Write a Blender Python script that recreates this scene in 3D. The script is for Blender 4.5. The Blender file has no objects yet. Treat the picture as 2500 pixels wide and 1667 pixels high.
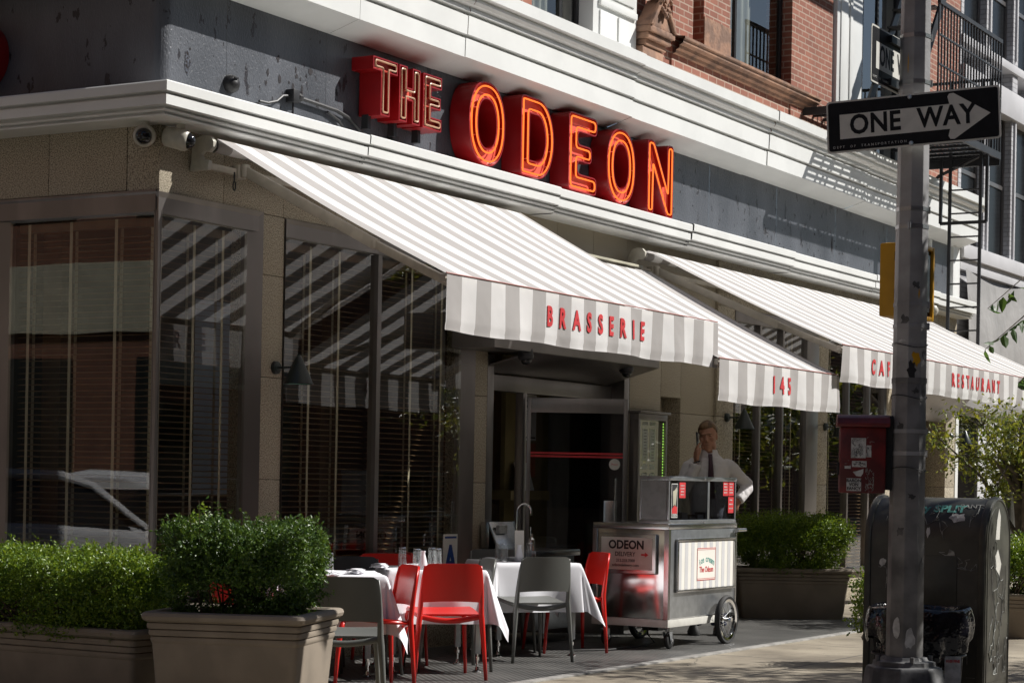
import bpy, bmesh, math, random
from mathutils import Vector, Matrix, geometry, noise
random.seed(7)
PI = math.pi
sc = bpy.context.scene
col = sc.collection

# ---------------------------------------------------------------- camera
F_PX, CXP, YHP, RHO = 5000.0, 1250.0, 1171.0, 0.0185
TH = math.atan(2900 / F_PX)
CAM = Vector((-10.71, -9.0, 1.39))
axv = Vector((math.cos(TH), math.sin(TH), 0)); rtv = Vector((math.sin(TH), -math.cos(TH), 0)); upv = Vector((0, 0, 1))
R_ = math.cos(RHO) * rtv + math.sin(RHO) * upv
U_ = -math.sin(RHO) * rtv + math.cos(RHO) * upv
B_ = -axv
cd = bpy.data.cameras.new('camera'); cam = bpy.data.objects.new('camera', cd); col.objects.link(cam)
cam.matrix_world = Matrix(((R_.x, U_.x, B_.x, CAM.x), (R_.y, U_.y, B_.y, CAM.y), (R_.z, U_.z, B_.z, CAM.z), (0, 0, 0, 1)))
cd.sensor_fit = 'HORIZONTAL'; cd.sensor_width = 36.0; cd.lens = F_PX * 36 / 2500
cd.shift_x = (1250 - CXP) / 2500; cd.shift_y = (YHP - 833.5) / 2500
cd.clip_start = 0.1; cd.clip_end = 600
cd.dof.use_dof = True; cd.dof.focus_distance = 14.5; cd.dof.aperture_fstop = 11
sc.camera = cam

# ---------------------------------------------------------------- light
SD = Vector((0.93, -1.0, 1.25)).normalized()
w = bpy.data.worlds.new('World'); sc.world = w; w.use_nodes = True
nt = w.node_tree; sky = nt.nodes.new('ShaderNodeTexSky'); sky.sky_type = 'NISHITA'; sky.sun_disc = False
sky.sun_elevation = math.asin(SD.z); sky.sun_rotation = math.atan2(SD.x, SD.y)
sky.air_density = 1.0; sky.dust_density = 0.6; sky.ozone_density = 1.0
bg = nt.nodes['Background']; bg.inputs[1].default_value = 0.05
nt.links.new(sky.outputs[0], bg.inputs[0])
sl = bpy.data.lights.new('sun', 'SUN'); sl.energy = 5.0; sl.angle = math.radians(0.53); sl.color = (1.0, 0.965, 0.915)
so = bpy.data.objects.new('sun', sl); col.objects.link(so); so.location = (20, -20, 30)
so.rotation_euler = SD.to_track_quat('Z', 'Y').to_euler()
sc.view_settings.view_transform = 'Standard'; sc.view_settings.look = 'None'
sc.view_settings.exposure = 0.36; sc.view_settings.gamma = 1.0; sc.view_settings.use_curve_mapping = False
sc.cycles.max_bounces = 10; sc.cycles.transparent_max_bounces = 24; sc.cycles.caustics_reflective = False; sc.cycles.caustics_refractive = False

# ---------------------------------------------------------------- materials
M = {}
def nodes(m):
    m.use_nodes = True
    return m.node_tree, m.node_tree.nodes, m.node_tree.links
def mat(name, c, rough=0.6, metal=0.0, var=0.12, vs=6.0, bump=0.0, bs=60.0, spec=0.5, c2=None, lo=0.42, hi=0.58, detail=4, stretch=None, dist=0.004):
    """Principled with an uneven colour (noise between c and c2, or c darkened by var) and optional fine relief."""
    m = bpy.data.materials.new(name); t, N, L = nodes(m); p = N['Principled BSDF']
    p.inputs['Roughness'].default_value = rough; p.inputs['Metallic'].default_value = metal
    p.inputs['Specular IOR Level'].default_value = spec
    tc = N.new('ShaderNodeTexCoord'); mp = N.new('ShaderNodeMapping'); L.new(tc.outputs['Object'], mp.inputs[0])
    if stretch: mp.inputs['Scale'].default_value = stretch
    nz = N.new('ShaderNodeTexNoise'); nz.inputs['Scale'].default_value = vs; nz.inputs['Detail'].default_value = detail
    L.new(mp.outputs[0], nz.inputs['Vector'])
    r = N.new('ShaderNodeValToRGB'); L.new(nz.outputs[0], r.inputs[0])
    r.color_ramp.elements[0].position = lo; r.color_ramp.elements[1].position = hi
    if c2 is None: c2 = tuple(x * (1 - var) for x in c)
    r.color_ramp.elements[0].color = (*c2, 1); r.color_ramp.elements[1].color = (*c, 1)
    if c2 == c or var > 0 or c2: L.new(r.outputs[0], p.inputs['Base Color'])
    if bump:
        b = N.new('ShaderNodeBump'); n2 = N.new('ShaderNodeTexNoise'); n2.inputs['Scale'].default_value = bs; n2.inputs['Detail'].default_value = 3
        L.new(mp.outputs[0], n2.inputs['Vector']); L.new(n2.outputs[0], b.inputs['Height']); b.inputs['Strength'].default_value = bump; b.inputs['Distance'].default_value = dist
        L.new(b.outputs[0], p.inputs['Normal'])
    M[name] = m; return m

mat('white_paint', (0.78, 0.79, 0.77), 0.35, var=0.07, vs=1.6, bump=0.08, bs=14)
mat('soffit_plaster', (0.70, 0.69, 0.65), 0.7, var=0.10, vs=3, bump=0.15, bs=9)
mat('steel_frame', (0.25, 0.23, 0.22), 0.32, 0.75, var=0.2, vs=2.5, stretch=(1, 1, 0.3))
mat('dark_metal', (0.03, 0.03, 0.032), 0.45, 0.3, var=0.3)
mat('stainless', (0.60, 0.60, 0.60), 0.24, 1.0, var=0.12, vs=5, bump=0.05, bs=7)
mat('stainless_bright', (0.72, 0.72, 0.72), 0.16, 1.0, var=0.12, vs=8, bump=0.10, bs=5, dist=0.01)
mat('galvanised', (0.42, 0.44, 0.46), 0.33, 0.8, var=0.14, vs=14, bump=0.04, bs=9)
mat('brown_blind', (0.24, 0.14, 0.07), 0.5, var=0.25, vs=3)
mat('tape', (0.50, 0.44, 0.34), 0.8, var=0.1)
mat('red_enamel', (0.30, 0.008, 0.010), 0.28, var=0.12, vs=4, spec=0.5)
mat('red_face', (0.78, 0.12, 0.08), 0.4, var=0.15, vs=9)
mat('neon_off', (0.56, 0.34, 0.21), 0.35, var=0.1)
mat('red_plastic', (0.62, 0.018, 0.012), 0.30, var=0.05, vs=4, bump=0.05, bs=300)
mat('grey_plastic', (0.14, 0.145, 0.135), 0.36, var=0.06, vs=4, bump=0.05, bs=300)
mat('dark_plastic', (0.035, 0.037, 0.036), 0.4, var=0.1, vs=4)
mat('camera_white', (0.52, 0.50, 0.43), 0.35, var=0.12, vs=20)
mat('dome_black', (0.012, 0.012, 0.014), 0.06, var=0.1)
mat('arm_cream', (0.50, 0.46, 0.39), 0.42, var=0.15, vs=8)
mat('planter_stone', (0.27, 0.225, 0.175), 0.75, var=0.18, vs=3.5, bump=0.2, bs=160, dist=0.002)
mat('soil', (0.035, 0.025, 0.018), 0.95, var=0.5, vs=40, bump=0.6, bs=60, dist=0.02)
mat('twig', (0.09, 0.065, 0.04), 0.85, var=0.3)
mat('bark', (0.12, 0.10, 0.08), 0.9, var=0.4, vs=12, bump=0.8, bs=20, dist=0.02)
mat('linen', (0.84, 0.84, 0.88), 0.75, var=0.03, vs=5, bump=0.10, bs=18)
mat('menu_paper', (0.80, 0.78, 0.72), 0.7, var=0.04)
mat('skin', (0.40, 0.20, 0.125), 0.5, var=0.10, vs=12)
mat('hair', (0.17, 0.095, 0.04), 0.5, var=0.5, vs=22, stretch=(1, 1, 0.25), bump=0.7, bs=70)
mat('shirt', (0.68, 0.66, 0.67), 0.75, var=0.05, vs=6, bump=0.35, bs=9, dist=0.02)
mat('tie', (0.045, 0.014, 0.028), 0.5, var=0.2)
mat('trousers', (0.018, 0.026, 0.06), 0.8, var=0.2)
mat('phone', (0.01, 0.01, 0.012), 0.15, var=0.1)
mat('rubber', (0.018, 0.018, 0.018), 0.7, var=0.3, vs=40)
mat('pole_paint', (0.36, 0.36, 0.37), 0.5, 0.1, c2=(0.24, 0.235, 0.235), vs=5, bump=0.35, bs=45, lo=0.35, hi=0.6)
mat('pole_paint_low', (0.235, 0.23, 0.225), 0.55, 0.1, c2=(0.09, 0.088, 0.088), vs=4.5, bump=0.4, bs=45, lo=0.35, hi=0.62)  # darker lower shaft: grime, with tree shade put into the colour too
mat('flake', (0.022, 0.018, 0.022), 0.85, var=0.4, vs=30, bump=0.6, bs=60)
mat('bare_metal', (0.16, 0.17, 0.20), 0.3, 0.6, c2=(0.05, 0.04, 0.035), vs=40, bump=0.8, bs=80)
mat('base_paint', (0.13, 0.13, 0.13), 0.55, 0.1, c2=(0.05, 0.05, 0.05), vs=7, bump=0.4, bs=40)
mat('sign_black', (0.008, 0.008, 0.010), 0.5, var=0.3, vs=20, spec=0.2)
mat('sign_white', (0.66, 0.65, 0.60), 0.4, var=0.10, vs=10)
mat('signal_yellow', (0.62, 0.32, 0.012), 0.4, var=0.12, vs=6)
mat('alarm_red', (0.17, 0.014, 0.014), 0.42, c2=(0.09, 0.009, 0.010), vs=9, bump=0.15, bs=60)
mat('mailbox_green', (0.062, 0.062, 0.048), 0.38, 0.0, c2=(0.034, 0.033, 0.027), vs=5, bump=0.12, bs=30)
mat('sticker', (0.62, 0.62, 0.60), 0.6, c2=(0.36, 0.36, 0.35), vs=25, lo=0.3, hi=0.6)
mat('scribble_white', (0.42, 0.43, 0.40), 0.6, c2=(0.16, 0.16, 0.15), vs=30)
mat('scribble_teal', (0.10, 0.34, 0.30), 0.6, var=0.4, vs=30)
mat('ink', (0.02, 0.018, 0.02), 0.6, var=0.2)
mat('pale_grey', (0.60, 0.60, 0.61), 0.6, var=0.04)
mat('red_ink', (0.60, 0.035, 0.04), 0.55, var=0.15, vs=20)
mat('teal_ink', (0.06, 0.30, 0.26), 0.6, var=0.1)
mat('blue_ink', (0.012, 0.06, 0.28), 0.5, var=0.1)
mat('bag_black', (0.008, 0.008, 0.012), 0.16, var=0.3, vs=8, bump=0.8, bs=10, dist=0.03)
mat('sconce_green', (0.022, 0.032, 0.030), 0.35, var=0.2)
mat('sconce_inner', (0.10, 0.34, 0.24), 0.5, var=0.1)
mat('interior_dark', (0.10, 0.085, 0.07), 0.7, var=0.4, vs=1.5)
mat('interior_wood', (0.12, 0.06, 0.025), 0.45, var=0.4, vs=3)
mat('interior_yellow', (0.24, 0.19, 0.08), 0.6, var=0.15)
mat('interior_orange', (0.42, 0.13, 0.05), 0.6, var=0.15)
mat('asphalt', (0.085, 0.083, 0.08), 0.9, var=0.3, vs=3, bump=0.5, bs=150)
mat('road_paint', (0.6, 0.6, 0.57), 0.7, var=0.4, vs=12)
mat('kerb_stone', (0.32, 0.31, 0.29), 0.8, var=0.3, vs=8, bump=0.3, bs=40)
mat('stucco_white', (0.56, 0.56, 0.58), 0.8, var=0.15, vs=1.2, bump=0.2, bs=20)
mat('brownstone', (0.34, 0.19, 0.12), 0.8, c2=(0.19, 0.11, 0.075), vs=5, bump=0.4, bs=22, dist=0.02)
mat('tarp', (0.34, 0.33, 0.32), 0.55, var=0.2, vs=1.5, bump=0.5, bs=3, dist=0.05)
mat('curtain', (0.36, 0.37, 0.36), 0.8, var=0.2, vs=2)
mat('dark_pane', (0.012, 0.013, 0.014), 0.22, var=0.2, spec=0.18)
mat('piping', (0.46, 0.20, 0.18), 0.6, var=0.15)
mat('chrome', (0.8, 0.8, 0.8), 0.08, 1.0, var=0.05)
mat('car_white', (0.75, 0.76, 0.78), 0.15, var=0.02, spec=0.7)
mat('car_glass', (0.01, 0.012, 0.014), 0.03, var=0.1)
mat('cord', (0.035, 0.035, 0.037), 0.5, 0.2, var=0.3)
mat('cream_band', (0.45, 0.43, 0.33), 0.7, var=0.15)

def m_emit(name, c, s):
    m = bpy.data.materials.new(name); t, N, L = nodes(m); N.remove(N['Principled BSDF'])
    e = N.new('ShaderNodeEmission'); e.inputs[0].default_value = (*c, 1); e.inputs[1].default_value = s
    nz = N.new('ShaderNodeTexNoise'); nz.inputs['Scale'].default_value = 60
    mr = N.new('ShaderNodeMapRange'); mr.inputs[3].default_value = s * 0.75; mr.inputs[4].default_value = s * 1.2
    L.new(nz.outputs[0], mr.inputs[0]); L.new(mr.outputs[0], e.inputs[1])
    L.new(e.outputs[0], N['Material Output'].inputs[0]); M[name] = m
m_emit('neon_on', (1.0, 0.19, 0.035), 1.35)
m_emit('led_green', (0.50, 1.0, 0.14), 1.1)
m_emit('menu_glow', (0.82, 0.74, 0.50), 0.12)

def m_glass(name, tint=(1, 1, 1), k=1.5, rough=0.0):
    m = bpy.data.materials.new(name); t, N, L = nodes(m); N.remove(N['Principled BSDF'])
    tr = N.new('ShaderNodeBsdfTransparent'); tr.inputs[0].default_value = (*tint, 1)
    g = N.new('ShaderNodeBsdfGlossy'); g.inputs['Roughness'].default_value = rough
    f = N.new('ShaderNodeFresnel'); f.inputs[0].default_value = 1.52
    mu = N.new('ShaderNodeMath'); mu.operation = 'MULTIPLY'; mu.use_clamp = True; mu.inputs[1].default_value = k
    nz = N.new('ShaderNodeTexNoise'); nz.inputs['Scale'].default_value = 0.9; bp = N.new('ShaderNodeBump'); bp.inputs['Strength'].default_value = 0.05; bp.inputs['Distance'].default_value = 0.02
    tc = N.new('ShaderNodeTexCoord'); L.new(tc.outputs['Object'], nz.inputs['Vector'])
    L.new(nz.outputs[0], bp.inputs['Height']); L.new(bp.outputs[0], g.inputs['Normal'])
    mx = N.new('ShaderNodeMixShader'); L.new(f.outputs[0], mu.inputs[0])
    ge = N.new('ShaderNodeNewGeometry'); iv = N.new('ShaderNodeMath'); iv.operation = 'SUBTRACT'; iv.inputs[0].default_value = 1.0; L.new(ge.outputs['Backfacing'], iv.inputs[1])
    m3 = N.new('ShaderNodeMath'); m3.operation = 'MULTIPLY'; L.new(mu.outputs[0], m3.inputs[0]); L.new(iv.outputs[0], m3.inputs[1]); L.new(m3.outputs[0], mx.inputs[0])
    L.new(tr.outputs[0], mx.inputs[1]); L.new(g.outputs[0], mx.inputs[2]); L.new(mx.outputs[0], N['Material Output'].inputs[0])
    M[name] = m
m_glass('window_glass', (0.93, 0.94, 0.91), 2.1)
m_glass('clear_glass', (0.93, 0.95, 0.95), 1.3)
m_glass('tinted_glass', (0.60, 0.62, 0.65), 1.6)

def m_tumbler():
    m_glass('tumbler', (0.97, 0.98, 0.98), 1.6); m = M['tumbler']; t, N, L = nodes(m); mx = [n for n in N if n.type == 'MIX_SHADER'][0]
    d = N.new('ShaderNodeBsdfDiffuse'); d.inputs[0].default_value = (.85, .87, .87, 1); m2 = N.new('ShaderNodeMixShader')
    tc = N.new('ShaderNodeTexCoord'); wv = N.new('ShaderNodeTexNoise'); wv.inputs['Scale'].default_value = 150; mp = N.new('ShaderNodeMapping'); mp.inputs['Scale'].default_value = (1, 1, .06); L.new(tc.outputs['Object'], mp.inputs[0]); L.new(mp.outputs[0], wv.inputs['Vector'])
    mr = N.new('ShaderNodeMapRange'); mr.inputs[1].default_value = .45; mr.inputs[2].default_value = .75; mr.inputs[3].default_value = .03; mr.inputs[4].default_value = .30; L.new(wv.outputs[0], mr.inputs[0]); L.new(mr.outputs[0], m2.inputs[0])  # upright white streaks put sunlit highlights into the glass colour
    L.new(mx.outputs[0], m2.inputs[1]); L.new(d.outputs[0], m2.inputs[2]); L.new(m2.outputs[0], N['Material Output'].inputs[0])
m_tumbler()
def m_drink():
    m = bpy.data.materials.new('tumbler_glass'); t, N, L = nodes(m); p = N['Principled BSDF']
    p.inputs['Transmission Weight'].default_value = 1.0; p.inputs['Roughness'].default_value = 0.0; p.inputs['IOR'].default_value = 1.3
    p.inputs['Base Color'].default_value = (0.97, 0.98, 0.98, 1); M['tumbler_glass'] = m
m_drink()

def m_stripes(name, per, white, grey, trans):
    """awning cloth: stripes along local X, thin cloth that lets some light through"""
    m = bpy.data.materials.new(name); t, N, L = nodes(m); p = N['Principled BSDF']
    tc = N.new('ShaderNodeTexCoord'); sx = N.new('ShaderNodeSeparateXYZ'); L.new(tc.outputs['Object'], sx.inputs[0])
    d = N.new('ShaderNodeMath'); d.operation = 'DIVIDE'; d.inputs[1].default_value = per; L.new(sx.outputs[0], d.inputs[0])
    f = N.new('ShaderNodeMath'); f.operation = 'FRACT'; L.new(d.outputs[0], f.inputs[0])
    g = N.new('ShaderNodeMath'); g.operation = 'GREATER_THAN'; g.inputs[1].default_value = 0.5; L.new(f.outputs[0], g.inputs[0])
    mx = N.new('ShaderNodeMix'); mx.data_type = 'RGBA'; L.new(g.outputs[0], mx.inputs[0])
    mx.inputs[6].default_value = (*grey, 1); mx.inputs[7].default_value = (*white, 1)
    nz = N.new('ShaderNodeTexNoise'); nz.inputs['Scale'].default_value = 2.2; nz.inputs['Detail'].default_value = 5
    L.new(tc.outputs['Object'], nz.inputs['Vector'])
    r = N.new('ShaderNodeMapRange'); r.inputs[3].default_value = 0.90; r.inputs[4].default_value = 1.06; L.new(nz.outputs[0], r.inputs[0])
    m2 = N.new('ShaderNodeMix'); m2.data_type = 'RGBA'; m2.blend_type = 'MULTIPLY'; m2.inputs[0].default_value = 1
    L.new(mx.outputs[2], m2.inputs[6]); L.new(r.outputs[0], m2.inputs[7])
    L.new(m2.outputs[2], p.inputs['Base Color']); p.inputs['Roughness'].default_value = 0.8
    bp = N.new('ShaderNodeBump'); bp.inputs['Strength'].default_value = 0.42; bp.inputs['Distance'].default_value = 0.03
    n3 = N.new('ShaderNodeTexNoise'); n3.inputs['Scale'].default_value = 3.5; L.new(tc.outputs['Object'], n3.inputs['Vector']); L.new(n3.outputs[0], bp.inputs['Height']); L.new(bp.outputs[0], p.inputs['Normal'])
    tl = N.new('ShaderNodeBsdfTranslucent'); mt = N.new('ShaderNodeMix'); mt.data_type = 'RGBA'; L.new(g.outputs[0], mt.inputs[0]); mt.inputs[6].default_value = (.10, .095, .09, 1); mt.inputs[7].default_value = (*white, 1); L.new(mt.outputs[2], tl.inputs[0])
    ms = N.new('ShaderNodeMixShader'); ms.inputs[0].default_value = trans
    L.new(p.outputs[0], ms.inputs[1]); L.new(tl.outputs[0], ms.inputs[2]); L.new(ms.outputs[0], N['Material Output'].inputs[0]); M[name] = m
PER = 0.371
m_stripes('awning_cloth', PER, (0.86, 0.85, 0.84), (0.54, 0.515, 0.50), 0.30)

def m_granite():
    m = bpy.data.materials.new('granite'); t, N, L = nodes(m); p = N['Principled BSDF']; p.inputs['Roughness'].default_value = 0.55
    tc = N.new('ShaderNodeTexCoord')
    n1 = N.new('ShaderNodeTexNoise'); n1.inputs['Scale'].default_value = 120; n1.inputs['Detail'].default_value = 2; L.new(tc.outputs['Object'], n1.inputs['Vector'])
    r = N.new('ShaderNodeValToRGB'); L.new(n1.outputs[0], r.inputs[0])
    e = r.color_ramp.elements; e[0].position = 0.38; e[0].color = (0.13, 0.105, 0.075, 1); e[1].position = 0.56; e[1].color = (0.50, 0.44, 0.33, 1)
    n2 = N.new('ShaderNodeTexNoise'); n2.inputs['Scale'].default_value = 1.3; n2.inputs['Detail'].default_value = 4; L.new(tc.outputs['Object'], n2.inputs['Vector'])
    mr = N.new('ShaderNodeMapRange'); mr.inputs[3].default_value = 0.8; mr.inputs[4].default_value = 1.15; L.new(n2.outputs[0], mr.inputs[0])
    mx = N.new('ShaderNodeMix'); mx.data_type = 'RGBA'; mx.blend_type = 'MULTIPLY'; mx.inputs[0].default_value = 1
    L.new(r.outputs[0], mx.inputs[6]); L.new(mr.outputs[0], mx.inputs[7]); L.new(mx.outputs[2], p.inputs['Base Color']); M['granite'] = m
m_granite()

def m_brick(name, c1, c2, mortar, vx=True, bw=0.205, bh=0.068, ms=0.008):
    m = bpy.data.materials.new(name); t, N, L = nodes(m); p = N['Principled BSDF']; p.inputs['Roughness'].default_value = 0.85
    tc = N.new('ShaderNodeTexCoord'); s = N.new('ShaderNodeSeparateXYZ'); L.new(tc.outputs['Object'], s.inputs[0])
    a = N.new('ShaderNodeMath'); a.operation = 'ADD'; L.new(s.outputs[0], a.inputs[0]); L.new(s.outputs[1], a.inputs[1])
    cb = N.new('ShaderNodeCombineXYZ'); L.new(a.outputs[0], cb.inputs[0]); L.new(s.outputs[2], cb.inputs[1])
    b = N.new('ShaderNodeTexBrick'); b.inputs['Scale'].default_value = 1; b.inputs['Brick Width'].default_value = bw; b.inputs['Row Height'].default_value = bh
    b.inputs['Mortar Size'].default_value = ms; b.inputs['Color1'].default_value = (*c1, 1); b.inputs['Color2'].default_value = (*c2, 1); b.inputs['Mortar'].default_value = (*mortar, 1)
    L.new(cb.outputs[0], b.inputs['Vector'])
    n2 = N.new('ShaderNodeTexNoise'); n2.inputs['Scale'].default_value = 3; n2.inputs['Detail'].default_value = 6; L.new(tc.outputs['Object'], n2.inputs['Vector'])
    mr = N.new('ShaderNodeMapRange'); mr.inputs[3].default_value = 0.65; mr.inputs[4].default_value = 1.3; L.new(n2.outputs[0], mr.inputs[0])
    mx = N.new('ShaderNodeMix'); mx.data_type = 'RGBA'; mx.blend_type = 'MULTIPLY'; mx.inputs[0].default_value = 1
    L.new(b.outputs[0], mx.inputs[6]); L.new(mr.outputs[0], mx.inputs[7]); L.new(mx.outputs[2], p.inputs['Base Color'])
    bp = N.new('ShaderNodeBump'); bp.inputs['Strength'].default_value = 0.5; bp.inputs['Distance'].default_value = 0.01; bp.invert = True
    L.new(b.outputs[1], bp.inputs['Height']); L.new(bp.outputs[0], p.inputs['Normal']); M[name] = m
m_brick('brick_red', (0.31, 0.115, 0.072), (0.23, 0.082, 0.052), (0.40, 0.29, 0.225))
m_brick('brick_grey', (0.50, 0.50, 0.52), (0.42, 0.42, 0.44), (0.30, 0.30, 0.31))
m_brick('brick_brown', (0.20, 0.085, 0.05), (0.15, 0.06, 0.04), (0.16, 0.11, 0.08))

def m_black_wall():
    """thick glossy black-grey paint, blistered, with flaked patches showing rougher dark ground"""
    m = bpy.data.materials.new('black_wall'); t, N, L = nodes(m); p = N['Principled BSDF']; p.inputs['Roughness'].default_value = 0.38
    tc = N.new('ShaderNodeTexCoord')
    v = N.new('ShaderNodeTexNoise'); v.inputs['Scale'].default_value = 7.5; v.inputs['Detail'].default_value = 5; v.inputs['Roughness'].default_value = 0.55; mp = N.new('ShaderNodeMapping'); mp.inputs['Scale'].default_value = (1.5, 1.5, 0.75)
    L.new(tc.outputs['Object'], mp.inputs[0]); L.new(mp.outputs[0], v.inputs['Vector'])
    r = N.new('ShaderNodeValToRGB'); L.new(v.outputs[0], r.inputs[0]); e = r.color_ramp.elements
    e[0].position = 0.635; e[0].color = (0, 0, 0, 1); e[1].position = 0.642; e[1].color = (1, 1, 1, 1)
    n2 = N.new('ShaderNodeTexNoise'); n2.inputs['Scale'].default_value = 1.6; n2.inputs['Detail'].default_value = 7; L.new(mp.outputs[0], n2.inputs['Vector'])
    r2 = N.new('ShaderNodeValToRGB'); L.new(n2.outputs[0], r2.inputs[0]); e2 = r2.color_ramp.elements
    e2[0].position = 0.3; e2[0].color = (0.055, 0.060, 0.070, 1); e2[1].position = 0.7; e2[1].color = (0.105, 0.112, 0.128, 1)
    mx = N.new('ShaderNodeMix'); mx.data_type = 'RGBA'; L.new(r.outputs[0], mx.inputs[0]); L.new(r2.outputs[0], mx.inputs[6]); mx.inputs[7].default_value = (0.020, 0.018, 0.022, 1)
    L.new(mx.outputs[2], p.inputs['Base Color'])
    n3 = N.new('ShaderNodeTexNoise'); n3.inputs['Scale'].default_value = 38; n3.inputs['Detail'].default_value = 3; n3.inputs['Distortion'].default_value = 1.2; L.new(mp.outputs[0], n3.inputs['Vector'])
    sb = N.new('ShaderNodeMath'); sb.operation = 'SUBTRACT'; L.new(n3.outputs[0], sb.inputs[0]); L.new(r.outputs[0], sb.inputs[1])
    bp = N.new('ShaderNodeBump'); bp.inputs['Strength'].default_value = 0.6; bp.inputs['Distance'].default_value = 0.008
    L.new(sb.outputs[0], bp.inputs['Height']); L.new(bp.outputs[0], p.inputs['Normal']); M['black_wall'] = m
m_black_wall()

def m_leaf(name, c1, c2, tr=0.35):
    m = bpy.data.materials.new(name); t, N, L = nodes(m); p = N['Principled BSDF']; p.inputs['Roughness'].default_value = 0.42
    oi = N.new('ShaderNodeNewGeometry'); r = N.new('ShaderNodeValToRGB'); L.new(oi.outputs['Random Per Island'], r.inputs[0])
    e = r.color_ramp.elements; e[0].color = (*c1, 1); e[1].color = (*c2, 1)
    L.new(r.outputs[0], p.inputs['Base Color'])
    tl = N.new('ShaderNodeBsdfTranslucent'); hs = N.new('ShaderNodeHueSaturation'); hs.inputs['Value'].default_value = 1.9; hs.inputs['Hue'].default_value = 0.48
    L.new(r.outputs[0], hs.inputs['Color']); L.new(hs.outputs[0], tl.inputs[0])
    ms = N.new('ShaderNodeMixShader'); ms.inputs[0].default_value = tr
    L.new(p.outputs[0], ms.inputs[1]); L.new(tl.outputs[0], ms.inputs[2]); L.new(ms.outputs[0], N['Material Output'].inputs[0]); M[name] = m
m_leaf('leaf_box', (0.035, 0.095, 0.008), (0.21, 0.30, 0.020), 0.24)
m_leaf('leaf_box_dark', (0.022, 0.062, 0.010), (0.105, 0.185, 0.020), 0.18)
m_leaf('leaf_yellow', (0.055, 0.095, 0.012), (0.20, 0.21, 0.02))
m_leaf('leaf_tree', (0.03, 0.075, 0.018), (0.07, 0.14, 0.022))

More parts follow.
